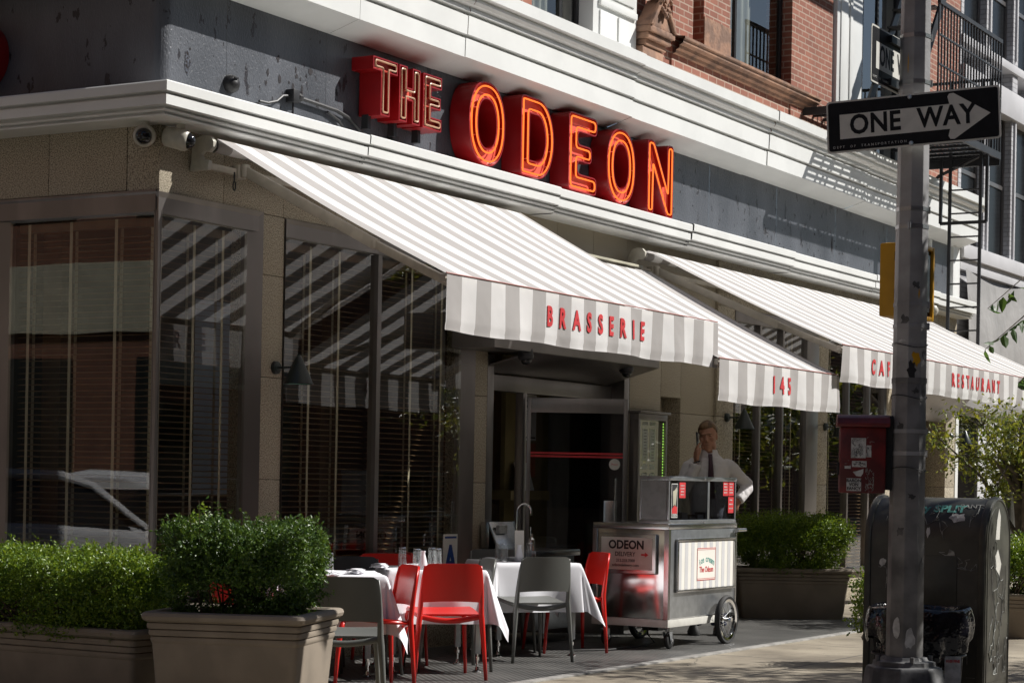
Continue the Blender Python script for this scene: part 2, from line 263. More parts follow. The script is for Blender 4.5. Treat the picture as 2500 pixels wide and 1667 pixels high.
def m_pave():
    m = bpy.data.materials.new('pavement'); t, N, L = nodes(m); p = N['Principled BSDF']; p.inputs['Roughness'].default_value = 0.75
    tc = N.new('ShaderNodeTexCoord')
    n1 = N.new('ShaderNodeTexNoise'); n1.inputs['Scale'].default_value = 0.9; n1.inputs['Detail'].default_value = 8; n1.inputs['Roughness'].default_value = 0.6; L.new(tc.outputs['Object'], n1.inputs['Vector'])
    r = N.new('ShaderNodeValToRGB'); L.new(n1.outputs[0], r.inputs[0]); e = r.color_ramp.elements
    e[0].position = 0.3; e[0].color = (0.13, 0.108, 0.080, 1); e[1].position = 0.66; e[1].color = (0.38, 0.33, 0.25, 1)
    n2 = N.new('ShaderNodeTexNoise'); n2.inputs['Scale'].default_value = 90; n2.inputs['Detail'].default_value = 2; L.new(tc.outputs['Object'], n2.inputs['Vector'])
    mr = N.new('ShaderNodeMapRange'); mr.inputs[3].default_value = 0.72; mr.inputs[4].default_value = 1.2; L.new(n2.outputs[0], mr.inputs[0])
    mx = N.new('ShaderNodeMix'); mx.data_type = 'RGBA'; mx.blend_type = 'MULTIPLY'; mx.inputs[0].default_value = 1; L.new(r.outputs[0], mx.inputs[6]); L.new(mr.outputs[0], mx.inputs[7])
    s = N.new('ShaderNodeSeparateXYZ'); L.new(tc.outputs['Object'], s.inputs[0]); cb = N.new('ShaderNodeCombineXYZ'); L.new(s.outputs[0], cb.inputs[0]); L.new(s.outputs[1], cb.inputs[1])
    b = N.new('ShaderNodeTexBrick'); b.inputs['Scale'].default_value = 1; b.inputs['Brick Width'].default_value = 1.52; b.inputs['Row Height'].default_value = 1.52; b.inputs['Mortar Size'].default_value = 0.010; b.offset = 0
    L.new(cb.outputs[0], b.inputs['Vector'])
    v = N.new('ShaderNodeTexVoronoi'); v.feature = 'DISTANCE_TO_EDGE'; v.inputs['Scale'].default_value = 0.55; dn = N.new('ShaderNodeTexNoise'); dn.inputs['Scale'].default_value = 3
    va = N.new('ShaderNodeVectorMath'); va.operation = 'ADD'; sc_ = N.new('ShaderNodeVectorMath'); sc_.operation = 'SCALE'; sc_.inputs['Scale'].default_value = 0.35
    L.new(tc.outputs['Object'], dn.inputs['Vector']); L.new(dn.outputs[1], sc_.inputs[0]); L.new(tc.outputs['Object'], va.inputs[0]); L.new(sc_.outputs[0], va.inputs[1]); L.new(va.outputs[0], v.inputs['Vector'])
    lt = N.new('ShaderNodeMath'); lt.operation = 'LESS_THAN'; lt.inputs[1].default_value = 0.004; L.new(v.outputs['Distance'], lt.inputs[0])
    mxx = N.new('ShaderNodeMath'); mxx.operation = 'MAXIMUM'; L.new(b.outputs[1], mxx.inputs[1])
    gv = N.new('ShaderNodeTexVoronoi'); gv.inputs['Scale'].default_value = 4.5; L.new(tc.outputs['Object'], gv.inputs['Vector']); gs = N.new('ShaderNodeSeparateXYZ'); L.new(gv.outputs['Color'], gs.inputs[0]); gm = N.new('ShaderNodeMath'); gm.operation = 'MULTIPLY'; gm.inputs[1].default_value = .12; L.new(gs.outputs[0], gm.inputs[0]); gl = N.new('ShaderNodeMath'); gl.operation = 'LESS_THAN'; L.new(gv.outputs['Distance'], gl.inputs[0]); L.new(gm.outputs[0], gl.inputs[1]); gx = N.new('ShaderNodeMath'); gx.operation = 'MAXIMUM'; L.new(gl.outputs[0], gx.inputs[0]); L.new(lt.outputs[0], gx.inputs[1]); gy = N.new('ShaderNodeMath'); gy.operation = 'MULTIPLY'; gy.inputs[1].default_value = .55; L.new(gx.outputs[0], gy.inputs[0]); L.new(gy.outputs[0], mxx.inputs[0])
    m2 = N.new('ShaderNodeMix'); m2.data_type = 'RGBA'; L.new(mxx.outputs[0], m2.inputs[0]); L.new(mx.outputs[2], m2.inputs[6]); m2.inputs[7].default_value = (0.05, 0.045, 0.04, 1)
    L.new(m2.outputs[2], p.inputs['Base Color'])
    bp = N.new('ShaderNodeBump'); bp.inputs['Strength'].default_value = 0.35; bp.inputs['Distance'].default_value = 0.006; L.new(n2.outputs[0], bp.inputs['Height']); L.new(bp.outputs[0], p.inputs['Normal'])
    M['pavement'] = m
m_pave()
def m_plate():
    """steel vault cover with rows of raised glass studs"""
    m = bpy.data.materials.new('vault_plate'); t, N, L = nodes(m); p = N['Principled BSDF']; p.inputs['Roughness'].default_value = 0.45; p.inputs['Metallic'].default_value = 0.35
    tc = N.new('ShaderNodeTexCoord'); mp = N.new('ShaderNodeMapping'); mp.inputs['Rotation'].default_value = (0, 0, 0.785); mp.inputs['Scale'].default_value = (22, 22, 22); L.new(tc.outputs['Object'], mp.inputs[0])
    fr = N.new('ShaderNodeVectorMath'); fr.operation = 'FRACTION'; L.new(mp.outputs[0], fr.inputs[0])
    sb = N.new('ShaderNodeVectorMath'); sb.operation = 'SUBTRACT'; sb.inputs[1].default_value = (0.5, 0.5, 0); L.new(fr.outputs[0], sb.inputs[0])
    s = N.new('ShaderNodeSeparateXYZ'); L.new(sb.outputs[0], s.inputs[0]); cb = N.new('ShaderNodeCombineXYZ'); L.new(s.outputs[0], cb.inputs[0]); L.new(s.outputs[1], cb.inputs[1])
    ln = N.new('ShaderNodeVectorMath'); ln.operation = 'LENGTH'; L.new(cb.outputs[0], ln.inputs[0])
    mr = N.new('ShaderNodeMapRange'); mr.inputs[1].default_value = 0.25; mr.inputs[2].default_value = 0.38; mr.inputs[3].default_value = 1; mr.inputs[4].default_value = 0; L.new(ln.outputs['Value'], mr.inputs[0])
    n1 = N.new('ShaderNodeTexNoise'); n1.inputs['Scale'].default_value = 2.2; n1.inputs['Detail'].default_value = 6; L.new(tc.outputs['Object'], n1.inputs['Vector'])
    r = N.new('ShaderNodeValToRGB'); L.new(n1.outputs[0], r.inputs[0]); e = r.color_ramp.elements
    e[0].position = 0.3; e[0].color = (0.045, 0.044, 0.042, 1); e[1].position = 0.7; e[1].color = (0.14, 0.135, 0.125, 1)
    mx = N.new('ShaderNodeMix'); mx.data_type = 'RGBA'; L.new(mr.outputs[0], mx.inputs[0]); L.new(r.outputs[0], mx.inputs[6]); mx.inputs[7].default_value = (0.17, 0.17, 0.165, 1)
    L.new(mx.outputs[2], p.inputs['Base Color'])
    bp = N.new('ShaderNodeBump'); bp.inputs['Strength'].default_value = 0.8; bp.inputs['Distance'].default_value = 0.008; L.new(mr.outputs[0], bp.inputs['Height']); L.new(bp.outputs[0], p.inputs['Normal'])
    M['vault_plate'] = m
m_plate()

# ---------------------------------------------------------------- mesh helpers
class MB:
    def __init__(s): s.v = []; s.f = []
    def add(s, vs, fs):
        n = len(s.v); s.v += [tuple(p) for p in vs]; s.f += [tuple(i + n for i in f) for f in fs]; return s
    def box(s, a, b, rz=0, piv=None):
        x0, y0, z0 = a; x1, y1, z1 = b
        vs = [Vector(p) for p in ((x0, y0, z0), (x1, y0, z0), (x1, y1, z0), (x0, y1, z0), (x0, y0, z1), (x1, y0, z1), (x1, y1, z1), (x0, y1, z1))]
        if rz:
            c = Vector(piv) if piv else Vector(((x0 + x1) / 2, (y0 + y1) / 2, 0)); R = Matrix.Rotation(rz, 3, 'Z')
            vs = [R @ (q - c) + c for q in vs]
        return s.add(vs, [(0, 3, 2, 1), (4, 5, 6, 7), (0, 1, 5, 4), (1, 2, 6, 5), (2, 3, 7, 6), (3, 0, 4, 7)])
    def quad(s, a, b, c, d): return s.add([a, b, c, d], [(0, 1, 2, 3)])
    def slab(s, pts, n, t):
        """flat polygon pts thickened by t along -n"""
        n = Vector(n).normalized() * t; k = len(pts)
        vs = [Vector(p) for p in pts] + [Vector(p) - n for p in pts]
        return s.add(vs, [tuple(range(k)), tuple(range(2 * k - 1, k - 1, -1))] + [(i, i + k, (i + 1) % k + k, (i + 1) % k) for i in range(k)])
    def cyl(s, a, b, r, r2=None, n=16, cap=True):
        a = Vector(a); b = Vector(b); r2 = r if r2 is None else r2; d = (b - a).normalized()
        u = d.orthogonal().normalized(); v = d.cross(u)
        vs = [a + (u * math.cos(2 * PI * i / n) + v * math.sin(2 * PI * i / n)) * r for i in range(n)] + [b + (u * math.cos(2 * PI * i / n) + v * math.sin(2 * PI * i / n)) * r2 for i in range(n)]
        fs = [(i, (i + 1) % n, (i + 1) % n + n, i + n) for i in range(n)]
        if cap: fs += [tuple(range(n - 1, -1, -1)), tuple(range(n, 2 * n))]
        return s.add(vs, fs)
    def tube(s, pts, r, n=8, closed=False, cap=True):
        pts = [Vector(p) for p in pts]; k = len(pts); rs = r if isinstance(r, (list, tuple)) else [r] * k
        t0 = (pts[1] - pts[0]).normalized(); u = t0.orthogonal().normalized(); vs = []
        for i, p in enumerate(pts):
            if closed: t = (pts[(i + 1) % k] - pts[i - 1]).normalized()
            else: t = (pts[min(i + 1, k - 1)] - pts[max(i - 1, 0)]).normalized()
            u = (u - t * u.dot(t)).normalized() if (u - t * u.dot(t)).length > 1e-6 else t.orthogonal().normalized()
            v = t.cross(u)
            vs += [p + (u * math.cos(2 * PI * j / n) + v * math.sin(2 * PI * j / n)) * rs[i] for j in range(n)]
        fs = []
        for i in range(k if closed else k - 1):
            i2 = (i + 1) % k
            fs += [(i * n + j, i * n + (j + 1) % n, i2 * n + (j + 1) % n, i2 * n + j) for j in range(n)]
        if cap and not closed: fs += [tuple(range(n - 1, -1, -1)), tuple(range((k - 1) * n, k * n))]
        return s.add(vs, fs)
    def lathe(s, prof, c=(0, 0, 0), n=24, axis='Z', cap=True):
        c = Vector(c); vs = []
        for (r, z) in prof:
            for i in range(n):
                a = 2 * PI * i / n; x, y = r * math.cos(a), r * math.sin(a)
                vs.append(c + (Vector((x, y, z)) if axis == 'Z' else Vector((x, z, y)) if axis == 'Y' else Vector((z, x, y))))
        fs = []
        for k in range(len(prof) - 1): fs += [(k * n + i, k * n + (i + 1) % n, (k + 1) * n + (i + 1) % n, (k + 1) * n + i) for i in range(n)]
        if cap: fs += [tuple(range(n - 1, -1, -1)), tuple(range((len(prof) - 1) * n, len(prof) * n))]
        return s.add(vs, fs)
    def grid(s, fn, nu, nv, closed_u=False):
        vs = [fn(i / (nu if closed_u else nu - 1), j / (nv - 1)) for j in range(nv) for i in range(nu)]
        fs = [(j * nu + i, j * nu + (i + 1) % nu, (j + 1) * nu + (i + 1) % nu, (j + 1) * nu + i) for j in range(nv - 1) for i in range(nu if closed_u else nu - 1)]
        return s.add(vs, fs)
    def sweep_profile(s, prof, path):
        """prof: [(p, z)] outwards offset and height; path: list of (x, y, nx, ny) corner stations with mitred outward vector"""
        k = len(prof); vs = []
        for (x, y, nx, ny) in path: vs += [(x + nx * p, y + ny * p, z) for (p, z) in prof]
        fs = []
        for i in range(len(path) - 1): fs += [(i * k + j, i * k + j + 1, (i + 1) * k + j + 1, (i + 1) * k + j) for j in range(k - 1)]
        return s.add(vs, fs)
    def rectloft(s, w, d, prof, rad=0.03, c=(0, 0), n=4, cap=True):
        """rounded-rectangle rings: prof [(grow, z)]"""
        vs = []; m = 4 * (n + 1)
        for (g, z) in prof:
            hw, hd = w / 2 + g, d / 2 + g; r = min(rad + max(g, 0) * .3, hw, hd)
            for q, (sx, sy) in enumerate(((1, 1), (-1, 1), (-1, -1), (1, -1))):
                for i in range(n + 1):
                    a = q * PI / 2 + i * PI / 2 / n
                    vs.append((c[0] + sx * (hw - r) + r * math.cos(a), c[1] + sy * (hd - r) + r * math.sin(a), z))
        fs = []
        for k in range(len(prof) - 1): fs += [(k * m + i, k * m + (i + 1) % m, (k + 1) * m + (i + 1) % m, (k + 1) * m + i) for i in range(m)]
        if cap: fs += [tuple(range(m - 1, -1, -1)), tuple(range((len(prof) - 1) * m, len(prof) * m))]
        return s.add(vs, fs)
    def mesh(s, o):
        """append another mesh datablock"""
        return s.add([v.co for v in o.vertices], [tuple(p.vertices) for p in o.polygons])
    def xf(s, mtx):
        s.v = [tuple(mtx @ Vector(p)) for p in s.v]; return s
    def build(s, name, m, parent=None, smooth=False, bevel=0, world=True, angle=35, fix=True):
        me = bpy.data.meshes.new(name); vs = s.v
        if parent is not None and world:
            inv = wmat(parent).inverted(); vs = [inv @ Vector(p) for p in vs]
        me.from_pydata([tuple(p) for p in vs], [], s.f); me.update()
        if fix:
            bm = bmesh.new(); bm.from_mesh(me); bmesh.ops.recalc_face_normals(bm, faces=bm.faces)
            if bevel:
                es = [e for e in bm.edges if len(e.link_faces) == 2 and e.calc_face_angle(0) > 0.6]
                if es: bmesh.ops.bevel(bm, geom=es, offset=bevel, segments=2, affect='EDGES', profile=0.6, clamp_overlap=True)
            bm.to_mesh(me); bm.free()
        if smooth or bevel:
            me.polygons.foreach_set('use_smooth', [True] * len(me.polygons))
            me.update()
            try: me.set_sharp_from_angle(angle=math.radians(angle))
            except Exception: pass
        for mm in (m if isinstance(m, (list, tuple)) else [m]): me.materials.append(M[mm])
        o = bpy.data.objects.new(name, me); col.objects.link(o)
        if parent is not None: o.parent = parent
        return o
def wmat(o):
    b = Matrix.Translation(o.location) @ o.rotation_euler.to_matrix().to_4x4()
    return wmat(o.parent) @ b if o.parent else b
def tag(o, label, cat, group=None, kind=None):
    o['label'] = label; o['category'] = cat
    if group: o['group'] = group
    if kind: o['kind'] = kind
    return o
def thing(name, label, cat, loc=(0, 0, 0), rz=0, group=None):
    o = bpy.data.objects.new(name, None); col.objects.link(o); o.empty_display_size = 0.2
    o.location = loc; o.rotation_euler = (0, 0, rz); return tag(o, label, cat, group)
def struct(o): o['kind'] = 'structure'; return o
def copy_tree(o, parent=None):
    c = o.copy(); col.objects.link(c)
    if parent is not None: c.parent = parent
    for ch in list(o.children): copy_tree(ch, c)
    return c
def dup(root, loc, rz, label, group=None):
    c = copy_tree(root); c.location = loc; c.rotation_euler = (0, 0, rz); c['label'] = label
    if group: c['group'] = group
    return c
def text(s, size, pos, right, up, th=0.004, bold=0.0, spacing=1.0, align='CENTER', sx=1.0, mb=None, shear=0, line=1.0):
    """lettering as thin solid: centre pos (middle of the line), right and up directions"""
    cu = bpy.data.curves.new('t', 'FONT'); cu.body = s; cu.size = size; cu.extrude = th / 2; cu.offset = bold; cu.space_character = spacing
    cu.align_x = align; cu.align_y = 'CENTER'; cu.shear = shear; cu.resolution_u = 3; cu.space_line = line
    o = bpy.data.objects.new('t', cu); col.objects.link(o); dg = bpy.context.evaluated_depsgraph_get(); dg.update()
    me = bpy.data.meshes.new_from_object(o.evaluated_get(dg)); r = Vector(right).normalized(); u = Vector(up).normalized(); n = r.cross(u)
    mt = Matrix(((r.x * sx, u.x, n.x, pos[0]), (r.y * sx, u.y, n.y, pos[1]), (r.z * sx, u.z, n.z, pos[2]), (0, 0, 0, 1)))
    mb = mb or MB(); n0 = len(mb.v); mb.add([mt @ v.co for v in me.vertices], [tuple(p.vertices) for p in me.polygons])
    bpy.data.objects.remove(o); bpy.data.curves.remove(cu); bpy.data.meshes.remove(me)
    return mb
def offset_poly(pts, d):
    """offset closed 2D polygon; d>0 moves to the left of travel direction (inwards for counter-clockwise)"""
    n = len(pts); out = []
    for i in range(n):
        p0, p1, p2 = Vector(pts[i - 1]), Vector(pts[i]), Vector(pts[(i + 1) % n])
        a = (p1 - p0).normalized(); b = (p2 - p1).normalized(); na = Vector((-a.y, a.x)); nb = Vector((-b.y, b.x))
        m = (na + nb); m = m / max(m.length_squared, 1e-6) * 2 if m.length > 1e-6 else na
        if m.length > 2.2: m = m.normalized() * 2.2
        out.append(tuple(p1 + m * d))
    return out
def rot2(x, y, a): return (x * math.cos(a) - y * math.sin(a), x * math.sin(a) + y * math.cos(a))
# ================================================================ the setting
struct(MB().add([(-200, -200, -.16), (300, -200, -.16), (300, 300, -.16), (-200, 300, -.16)], [(0, 1, 2, 3)]).build('road', 'asphalt'))
struct(MB().box((-3.4, -5.75, -.3), (60, 40, 0)).box((1.6, -9.75, -.3), (60, -5.753, -.0005)).build('pavement', 'pavement'))
kb = MB().box((-3.36, -5.91, -.3), (1.44, -5.753, .004)).box((1.44, -9.75, -.3), (1.597, -5.76, .004)).box((1.44, -9.91, -.3), (60, -9.753, .004)); kb.box((-3.56, -5.91, -.3), (-3.403, 40, .004)); struct(kb.build('kerb', 'kerb_stone', bevel=.015))
struct(MB().box((-30, -28, -.3), (90, -19, -.01)).build('far_pavement', 'pavement'))
struct(MB().box((-30, 0, -.3), (-13, 60, -.01)).build('side_street_pavement', 'pavement'))
rp = MB()
for i in range(9): rp.box((-12.6 + i * 1.0, -4.6, -.158), (-12.1 + i * 1.0, -1.6, -.154))
struct(rp.build('crosswalk_markings', 'road_paint'))
# vault plates along the shop front
pl = MB(); 
for i, (a, b) in enumerate(((-.2, 2.35), (2.36, 4.9), (4.91, 7.45), (7.46, 9.6))): pl.box((a, -2.0, -.02), (b, -.02, .006))
struct(pl.build('vault_plates', 'vault_plate'))
struct(MB().box((-.28, -2.09, -.02), (9.69, -2.004, .012)).box((9.604, -2.0, -.02), (9.69, -.02, .012)).box((-.28, -2.0, -.02), (-.204, -.02, .012)).build('vault_kerb_strip', 'kerb_stone', bevel=.004))

# ================================================================ restaurant building
B = thing('restaurant_building', 'corner restaurant building with granite front, black fascia, white cornices and red brick storeys above', 'building', (8.5, 3, 0))
g = MB()
# front wall: header band panels, piers
GY = .28
def gpan(x0, x1, z0, z1, y0=0.0, y1=GY): g.box((x0 + .002, y0, z0 + .002), (x1 - .002, y1, z1 - .002))
hx = [0.0, .70, 1.40, 2.06, 2.75, 3.45, 4.15, 4.85, 5.55, 6.25, 6.95, 7.65, 8.35, 9.016]
for a, b in zip(hx[:-1], hx[1:]): gpan(a, b, 3.275 if b < 4.3 else 2.78, 3.75, y1=GY if a > 0 else .28)
for a, b in ((9.016, 9.9), (9.9, 10.7), (10.7, 11.5), (11.5, 12.3), (12.3, 13.1), (13.1, 13.9), (13.9, 14.6), (14.6, 15.4), (15.4, 16.2), (16.2, 17.0)): gpan(a, b, 3.275, 3.75, y0=-.03)
for (a, b) in ((1.15, 1.42), (4.135, 4.36)):
    for z0, z1 in ((0, .62), (.62, 1.36), (1.36, 2.10), (2.10, 2.84), (2.84, 3.275)): gpan(a, b, z0, z1)
for z0, z1 in ((0, .7), (.7, 1.4), (1.4, 2.1), (2.1, 2.78)):
    gpan(7.05, 7.74, z0, z1); gpan(8.2, 9.016, z0, z1)
    for a, b in ((9.016, 9.454), (11.87, 12.2), (14.2, 14.6), (16.6, 17.0)): gpan(a, b, z0, z1 if z1 < 2.7 else 3.275, y0=-.03)
gpan(7.74, 8.2, 2.25, 2.78); g.box((7.742, .2, 0), (8.198, .28, 2.25))
# side wall header and piers (faces the side street)
for a, b in ((.284, .99), (.99, 1.75), (1.75, 2.5), (2.5, 3.25), (3.25, 4.0), (4.0, 4.75), (4.75, 5.5), (5.5, 5.98)): g.box((.0, a + .002, 3.305), (.28, b - .002, 3.748))
for z0, z1 in ((0, .62), (.62, 1.36), (1.36, 2.10), (2.10, 2.84), (2.84, 3.303)): g.box((0, 1.56, z0 + .002), (.28, 2.0, z1 - .002)); g.box((0, 3.9, z0 + .002), (.28, 5.98, z1 - .002))
# low sills under the windows
g.box((.03, .03, 0), (1.148, .26, .30)); g.box((1.422, .03, 0), (4.133, .26, .30)); g.box((9.456, .03, 0), (11.868, .26, .34)); g.box((12.202, .03, 0), (14.198, .26, .34)); g.box((.03, .262, 0), (.26, 1.558, .30)); g.box((.03, 2.002, 0), (.26, 3.898, .30))
g.build('granite_wall', 'granite', B, bevel=.004)
# solid shell: roof, floor, rear, party wall
s = MB().box((.29, .29, 3.76), (17.0, 5.9, 3.95)); s.box((16.75, .29, 0), (17.0, 5.9, 3.75)); s.box((.29, 5.9, 0), (7.7, 6.0, 8.5)); s.box((8.9, 5.9, 0), (17.0, 6.0, 8.5)); s.box((7.7, 5.9, 0), (8.9, 6.0, .9)); s.box((7.7, 5.9, 3.4), (8.9, 6.0, 8.5)); s.box((.3, .3, 8.3), (17.0, 5.9, 8.5)); s.box((.3, .3, -.05), (16.9, 5.9, .03))
s.build('inner_shell', 'interior_dark', B)
# black fascia wall (rounded corner) between the cornices
f = MB(); rc = .10; xs = [.7, 1.9, 3.6, 5.3, 7.0, 8.8, 10.6, 12.4, 14.2, 15.9, 16.74]
arc = [(rc - rc * math.cos(a), rc - rc * math.sin(a)) for a in [PI / 2 * i / 8 for i in range(9)]]
pth = [(0.0, 6.0), (0.0, 1.0)] + arc + [(.7, 0)]
for (x0, y0), (x1, y1) in zip(pth[:-1], pth[1:]): f.add([(x0, y0, 3.76), (x1, y1, 3.76), (x1, y1, 4.74), (x0, y0, 4.74)], [(0, 1, 2, 3)])
for a, b in zip(xs[:-1], xs[1:]): f.add([(a + .003, 0, 3.76), (b, 0, 3.76), (b, 0, 4.74), (a + .003, 0, 4.74)], [(0, 1, 2, 3)]); f.add([(a, .01, 3.76), (a + .003, .01, 3.76), (a + .003, .01, 4.74), (a, .01, 4.74)], [(0, 1, 2, 3)])
f.build('fascia_wall', 'black_wall', B, smooth=True, fix=False)
# patch of bare metal and flaked paint scabs on the black wall
# cornices, built in lengths with visible butt joints
def cornice(name, prof, cuts, ztop, jog):
    m = MB()
    m.sweep_profile(prof, [(0, 6.0, -1, 0), (0, 0, -1, -1), (cuts[0], 0, 0, -1)])
    for i, (a, b) in enumerate(zip(cuts[:-1], cuts[1:])):
        o = jog[i % len(jog)]
        m.sweep_profile([(p + (o if p > .05 else 0), z + o * .7) for p, z in prof], [(a + .004, 0, 0, -1), (b, 0, 0, -1)])
    k = len(prof); e = [(cuts[-1], -p, z) for p, z in prof]; m.add(e + [(cuts[-1], 0, prof[-1][1])], [tuple(range(k + 1))])
    return m.build(name, 'white_paint', B, smooth=True, angle=25)
LCP = [(0, 3.735), (.225, 3.735), (.245, 3.741), (.248, 3.750), (.222, 3.753), (.222, 3.766), (.262, 3.770), (.265, 3.781), (.240, 3.784), (.240, 3.798), (.298, 3.803), (.302, 3.866), (.294, 3.868), (.268, 3.871), (.268, 3.884), (.318, 3.889), (.322, 3.948), (.312, 3.958), (0.0, 3.99)]
cornice('lower_cornice', LCP, [2.04, 5.02, 7.75, 10.4, 13.0, 15.4, 17.03], 3.96, [.006, -.004, .008, .0, .006, -.003])
UCP = [(0, 4.725), (.03, 4.722), (.11, 4.745), (.285, 4.80), (.300, 4.80), (.304, 4.952), (.270, 4.957), (.270, 4.972), (.322, 4.98), (.328, 5.130), (.285, 5.135), (.285, 5.155), (.345, 5.16), (.347, 5.182), (.338, 5.186), (.338, 5.20), (.375, 5.212), (.395, 5.235), (.395, 5.252), (.385, 5.257), (.385, 5.268), (.435, 5.275), (.44, 5.372), (.425, 5.38), (0.0, 5.44)]
cornice('upper_cornice', UCP, [1.9, 3.4, 6.4, 9.6, 12.6, 15.4, 17.03], 5.4, [.0, .004, -.003, .005, -.002])
MB().box((16.74, -.05, 3.99), (17.03, .0, 4.735)).box((15.80, -.04, 3.99), (15.86, 0, 4.735)).build('fascia_end_strip', 'white_paint', B, bevel=.004)

# windows of the ground floor: part window (steel frame) > pane
def wbox(name, parts, panes, parent=B, m='steel_frame', gl='window_glass'):
    w_ = MB()
    for q in parts: w_.box(*q)
    o = w_.build(name, m, parent, bevel=.004)
    for q in panes: MB().box(*q).build('pane', gl, o)
    return o
def reveal(x0, x1, z1, xr):
    """head and jamb splays"""
    return [((x0, -.012, z1 - .15), (x1, .09, z1)), ]
def splay(po, pi_, zo, zi, zb):
    """mitred splayed frame: po/pi_ outer and inner plan lines (jamb, corners, jamb), zo/zi head heights, zb foot"""
    m_ = MB(); k = len(po)
    O = [(po[0][0], po[0][1], zb)] + [(x, y, zo) for x, y in po] + [(po[-1][0], po[-1][1], zb)]
    I = [(pi_[0][0], pi_[0][1], zb)] + [(x, y, zi) for x, y in pi_] + [(pi_[-1][0], pi_[-1][1], zb)]
    n_ = len(O); m_.add(O + I, [(i, i + 1, n_ + i + 1, n_ + i) for i in range(n_ - 1)]); return m_
sp1 = splay([(-.014, 1.558), (-.014, -.014), (1.148, -.014)], [(.045, 1.36), (.045, .045), (1.005, .045)], 3.285, 3.135, .302)
sp1.box((.0, .0, 3.14), (1.148, .02, 3.284)).box((1.02, .046, .302), (1.148, .09, 3.133)).box((-.008, .02, 3.15), (.0, 1.558, 3.30)).box((.046, 1.37, .302), (.09, 1.56, 3.133)).box((.035, .03, .302), (1.018, .09, .36)).box((.035, .092, .302), (.09, 1.358, .36))
sp1.box((-.006, -.006, .362), (.020, .020, 3.16)).box((.022, -.008, .362), (.030, .030, 3.16)).box((-.008, .022, .362), (.030, .030, 3.16))
w1 = sp1.build('window', 'steel_frame', B); w1.data.polygons.foreach_set('use_smooth', [False] * len(w1.data.polygons))
for q in (((.036, .032, .362), (1.018, .040, 3.14)), ((.032, .042, .362), (.040, 1.37, 3.14))): MB().box(*q).build('pane', 'window_glass', w1)
sp2 = splay([(1.422, -.014), (4.133, -.014)], [(1.435, .045), (3.955, .045)], 3.272, 3.135, .302)
sp2.box((1.424, .0, 3.14), (4.131, .02, 3.27)).box((3.97, .046, .302), (4.133, .09, 3.133)).box((1.424, .03, .302), (3.955, .09, .36)).box((2.645, -.008, .362), (2.70, .07, 3.134))
w2 = sp2.build('window', 'steel_frame', B)
for q in (((1.424, .028, .362), (2.643, .040, 3.138)), ((2.702, .028, .362), (3.968, .040, 3.138))): MB().box(*q).build('pane', 'window_glass', w2)
w3 = wbox('window', [((9.456, -.04, 3.135), (11.868, .07, 3.272)), ((11.50, -.04, .342), (11.868, .07, 3.133)), ((9.456, -.04, .342), (11.498, .07, .40)), ((10.12, -.04, .402), (10.17, .05, 3.133)), ((10.77, -.04, .402), (10.82, .05, 3.133))],
      [((9.458, .0, .402), (10.118, .012, 3.133)), ((10.172, .0, .402), (10.768, .012, 3.133)), ((10.822, .0, .402), (11.498, .012, 3.133))])
w4 = wbox('window', [((12.202, -.04, 3.135), (14.198, .07, 3.272)), ((14.10, -.04, .342), (14.198, .07, 3.133)), ((12.202, -.04, .342), (14.098, .07, .40)), ((12.84, -.04, .402), (12.89, .05, 3.133)), ((13.56, -.04, .402), (13.61, .05, 3.133))],
      [((12.204, .0, .402), (12.838, .012, 3.133)), ((12.892, .0, .402), (13.558, .012, 3.133)), ((13.612, .0, .402), (14.098, .012, 3.133))])
w5 = wbox('window', [((-.012, 2.002, 3.15), (.09, 3.898, 3.302)), ((-.012, 2.002, .302), (.09, 3.898, .36))], [((.028, 2.002, .362), (.040, 3.898, 3.148))])
# second entrance at the far end
e2 = MB().box((14.602, .25, 0), (16.598, .28, 3.27)); e2.build('entry_recess', 'steel_frame', B)
MB().slab([(14.55, -.35, 2.60), (16.65, -.35, 2.60), (16.65, -.03, 2.28), (14.55, -.03, 2.28)], (0, -.7, -.7), .03).box((14.55, -.38, 2.602), (16.65, -.03, 2.80)).build('entry_canopy', 'steel_frame', B, bevel=.004)
MB().box((15.0, .16, .02), (16.2, .2, 2.2)).build('rear_door', 'interior_wood', B, bevel=.006)

# blinds inside the windows (each a thing of its own)
def blind(label, p0, p1, z0, z1, tapes, tilt=.14):
    p0 = Vector(p0); p1 = Vector(p1); d = (p1 - p0).normalized(); n = Vector((-d.y, d.x)); n = n if n.dot(Vector((5, 3)) - p0) > 0 else -n
    t = thing('venetian_blind', label, 'blind', (p0.x, p0.y, 0), 0, 'wooden venetian blinds behind the windows')
    L = (p1 - p0).length; s = MB(); N_ = int((z1 - z0 - .1) / .0420)
    for i in range(N_):
        z = z0 + .03 + i * .0420 + random.uniform(-.0015, .0015); sk = random.uniform(-.002, .002)
        a = p0 + n * 0; b = p0 + n * .05; c = p1 + n * .05; e = p1 + n * 0
        s.slab([(a.x, a.y, z), (e.x, e.y, z + sk), (c.x, c.y, z + .05 * tilt + sk), (b.x, b.y, z + .05 * tilt)], (0, 0, 1), .003)
    s.build('slats', 'brown_blind', t)
    h = MB(); a = p0 - n * .005; b = p1 - n * .005; c = p1 + n * .055; e = p0 + n * .055
    h.slab([(a.x, a.y, z1), (b.x, b.y, z1), (c.x, c.y, z1), (e.x, e.y, z1)], (0, 0, 1), .06); h.build('head_rail', 'interior_wood', t)
    tp = MB()
    for k in tapes:
        q = p0 + d * k; r = q + d * .026
        for o in (-.004, .054): tp.slab([(q.x + n.x * o, q.y + n.y * o, z0), (r.x + n.x * o, r.y + n.y * o, z0), (r.x + n.x * o, r.y + n.y * o, z1), (q.x + n.x * o, q.y + n.y * o, z1)], (n.x, n.y, 0), .0015)
    tp.build('ladder_tapes', 'tape', t)
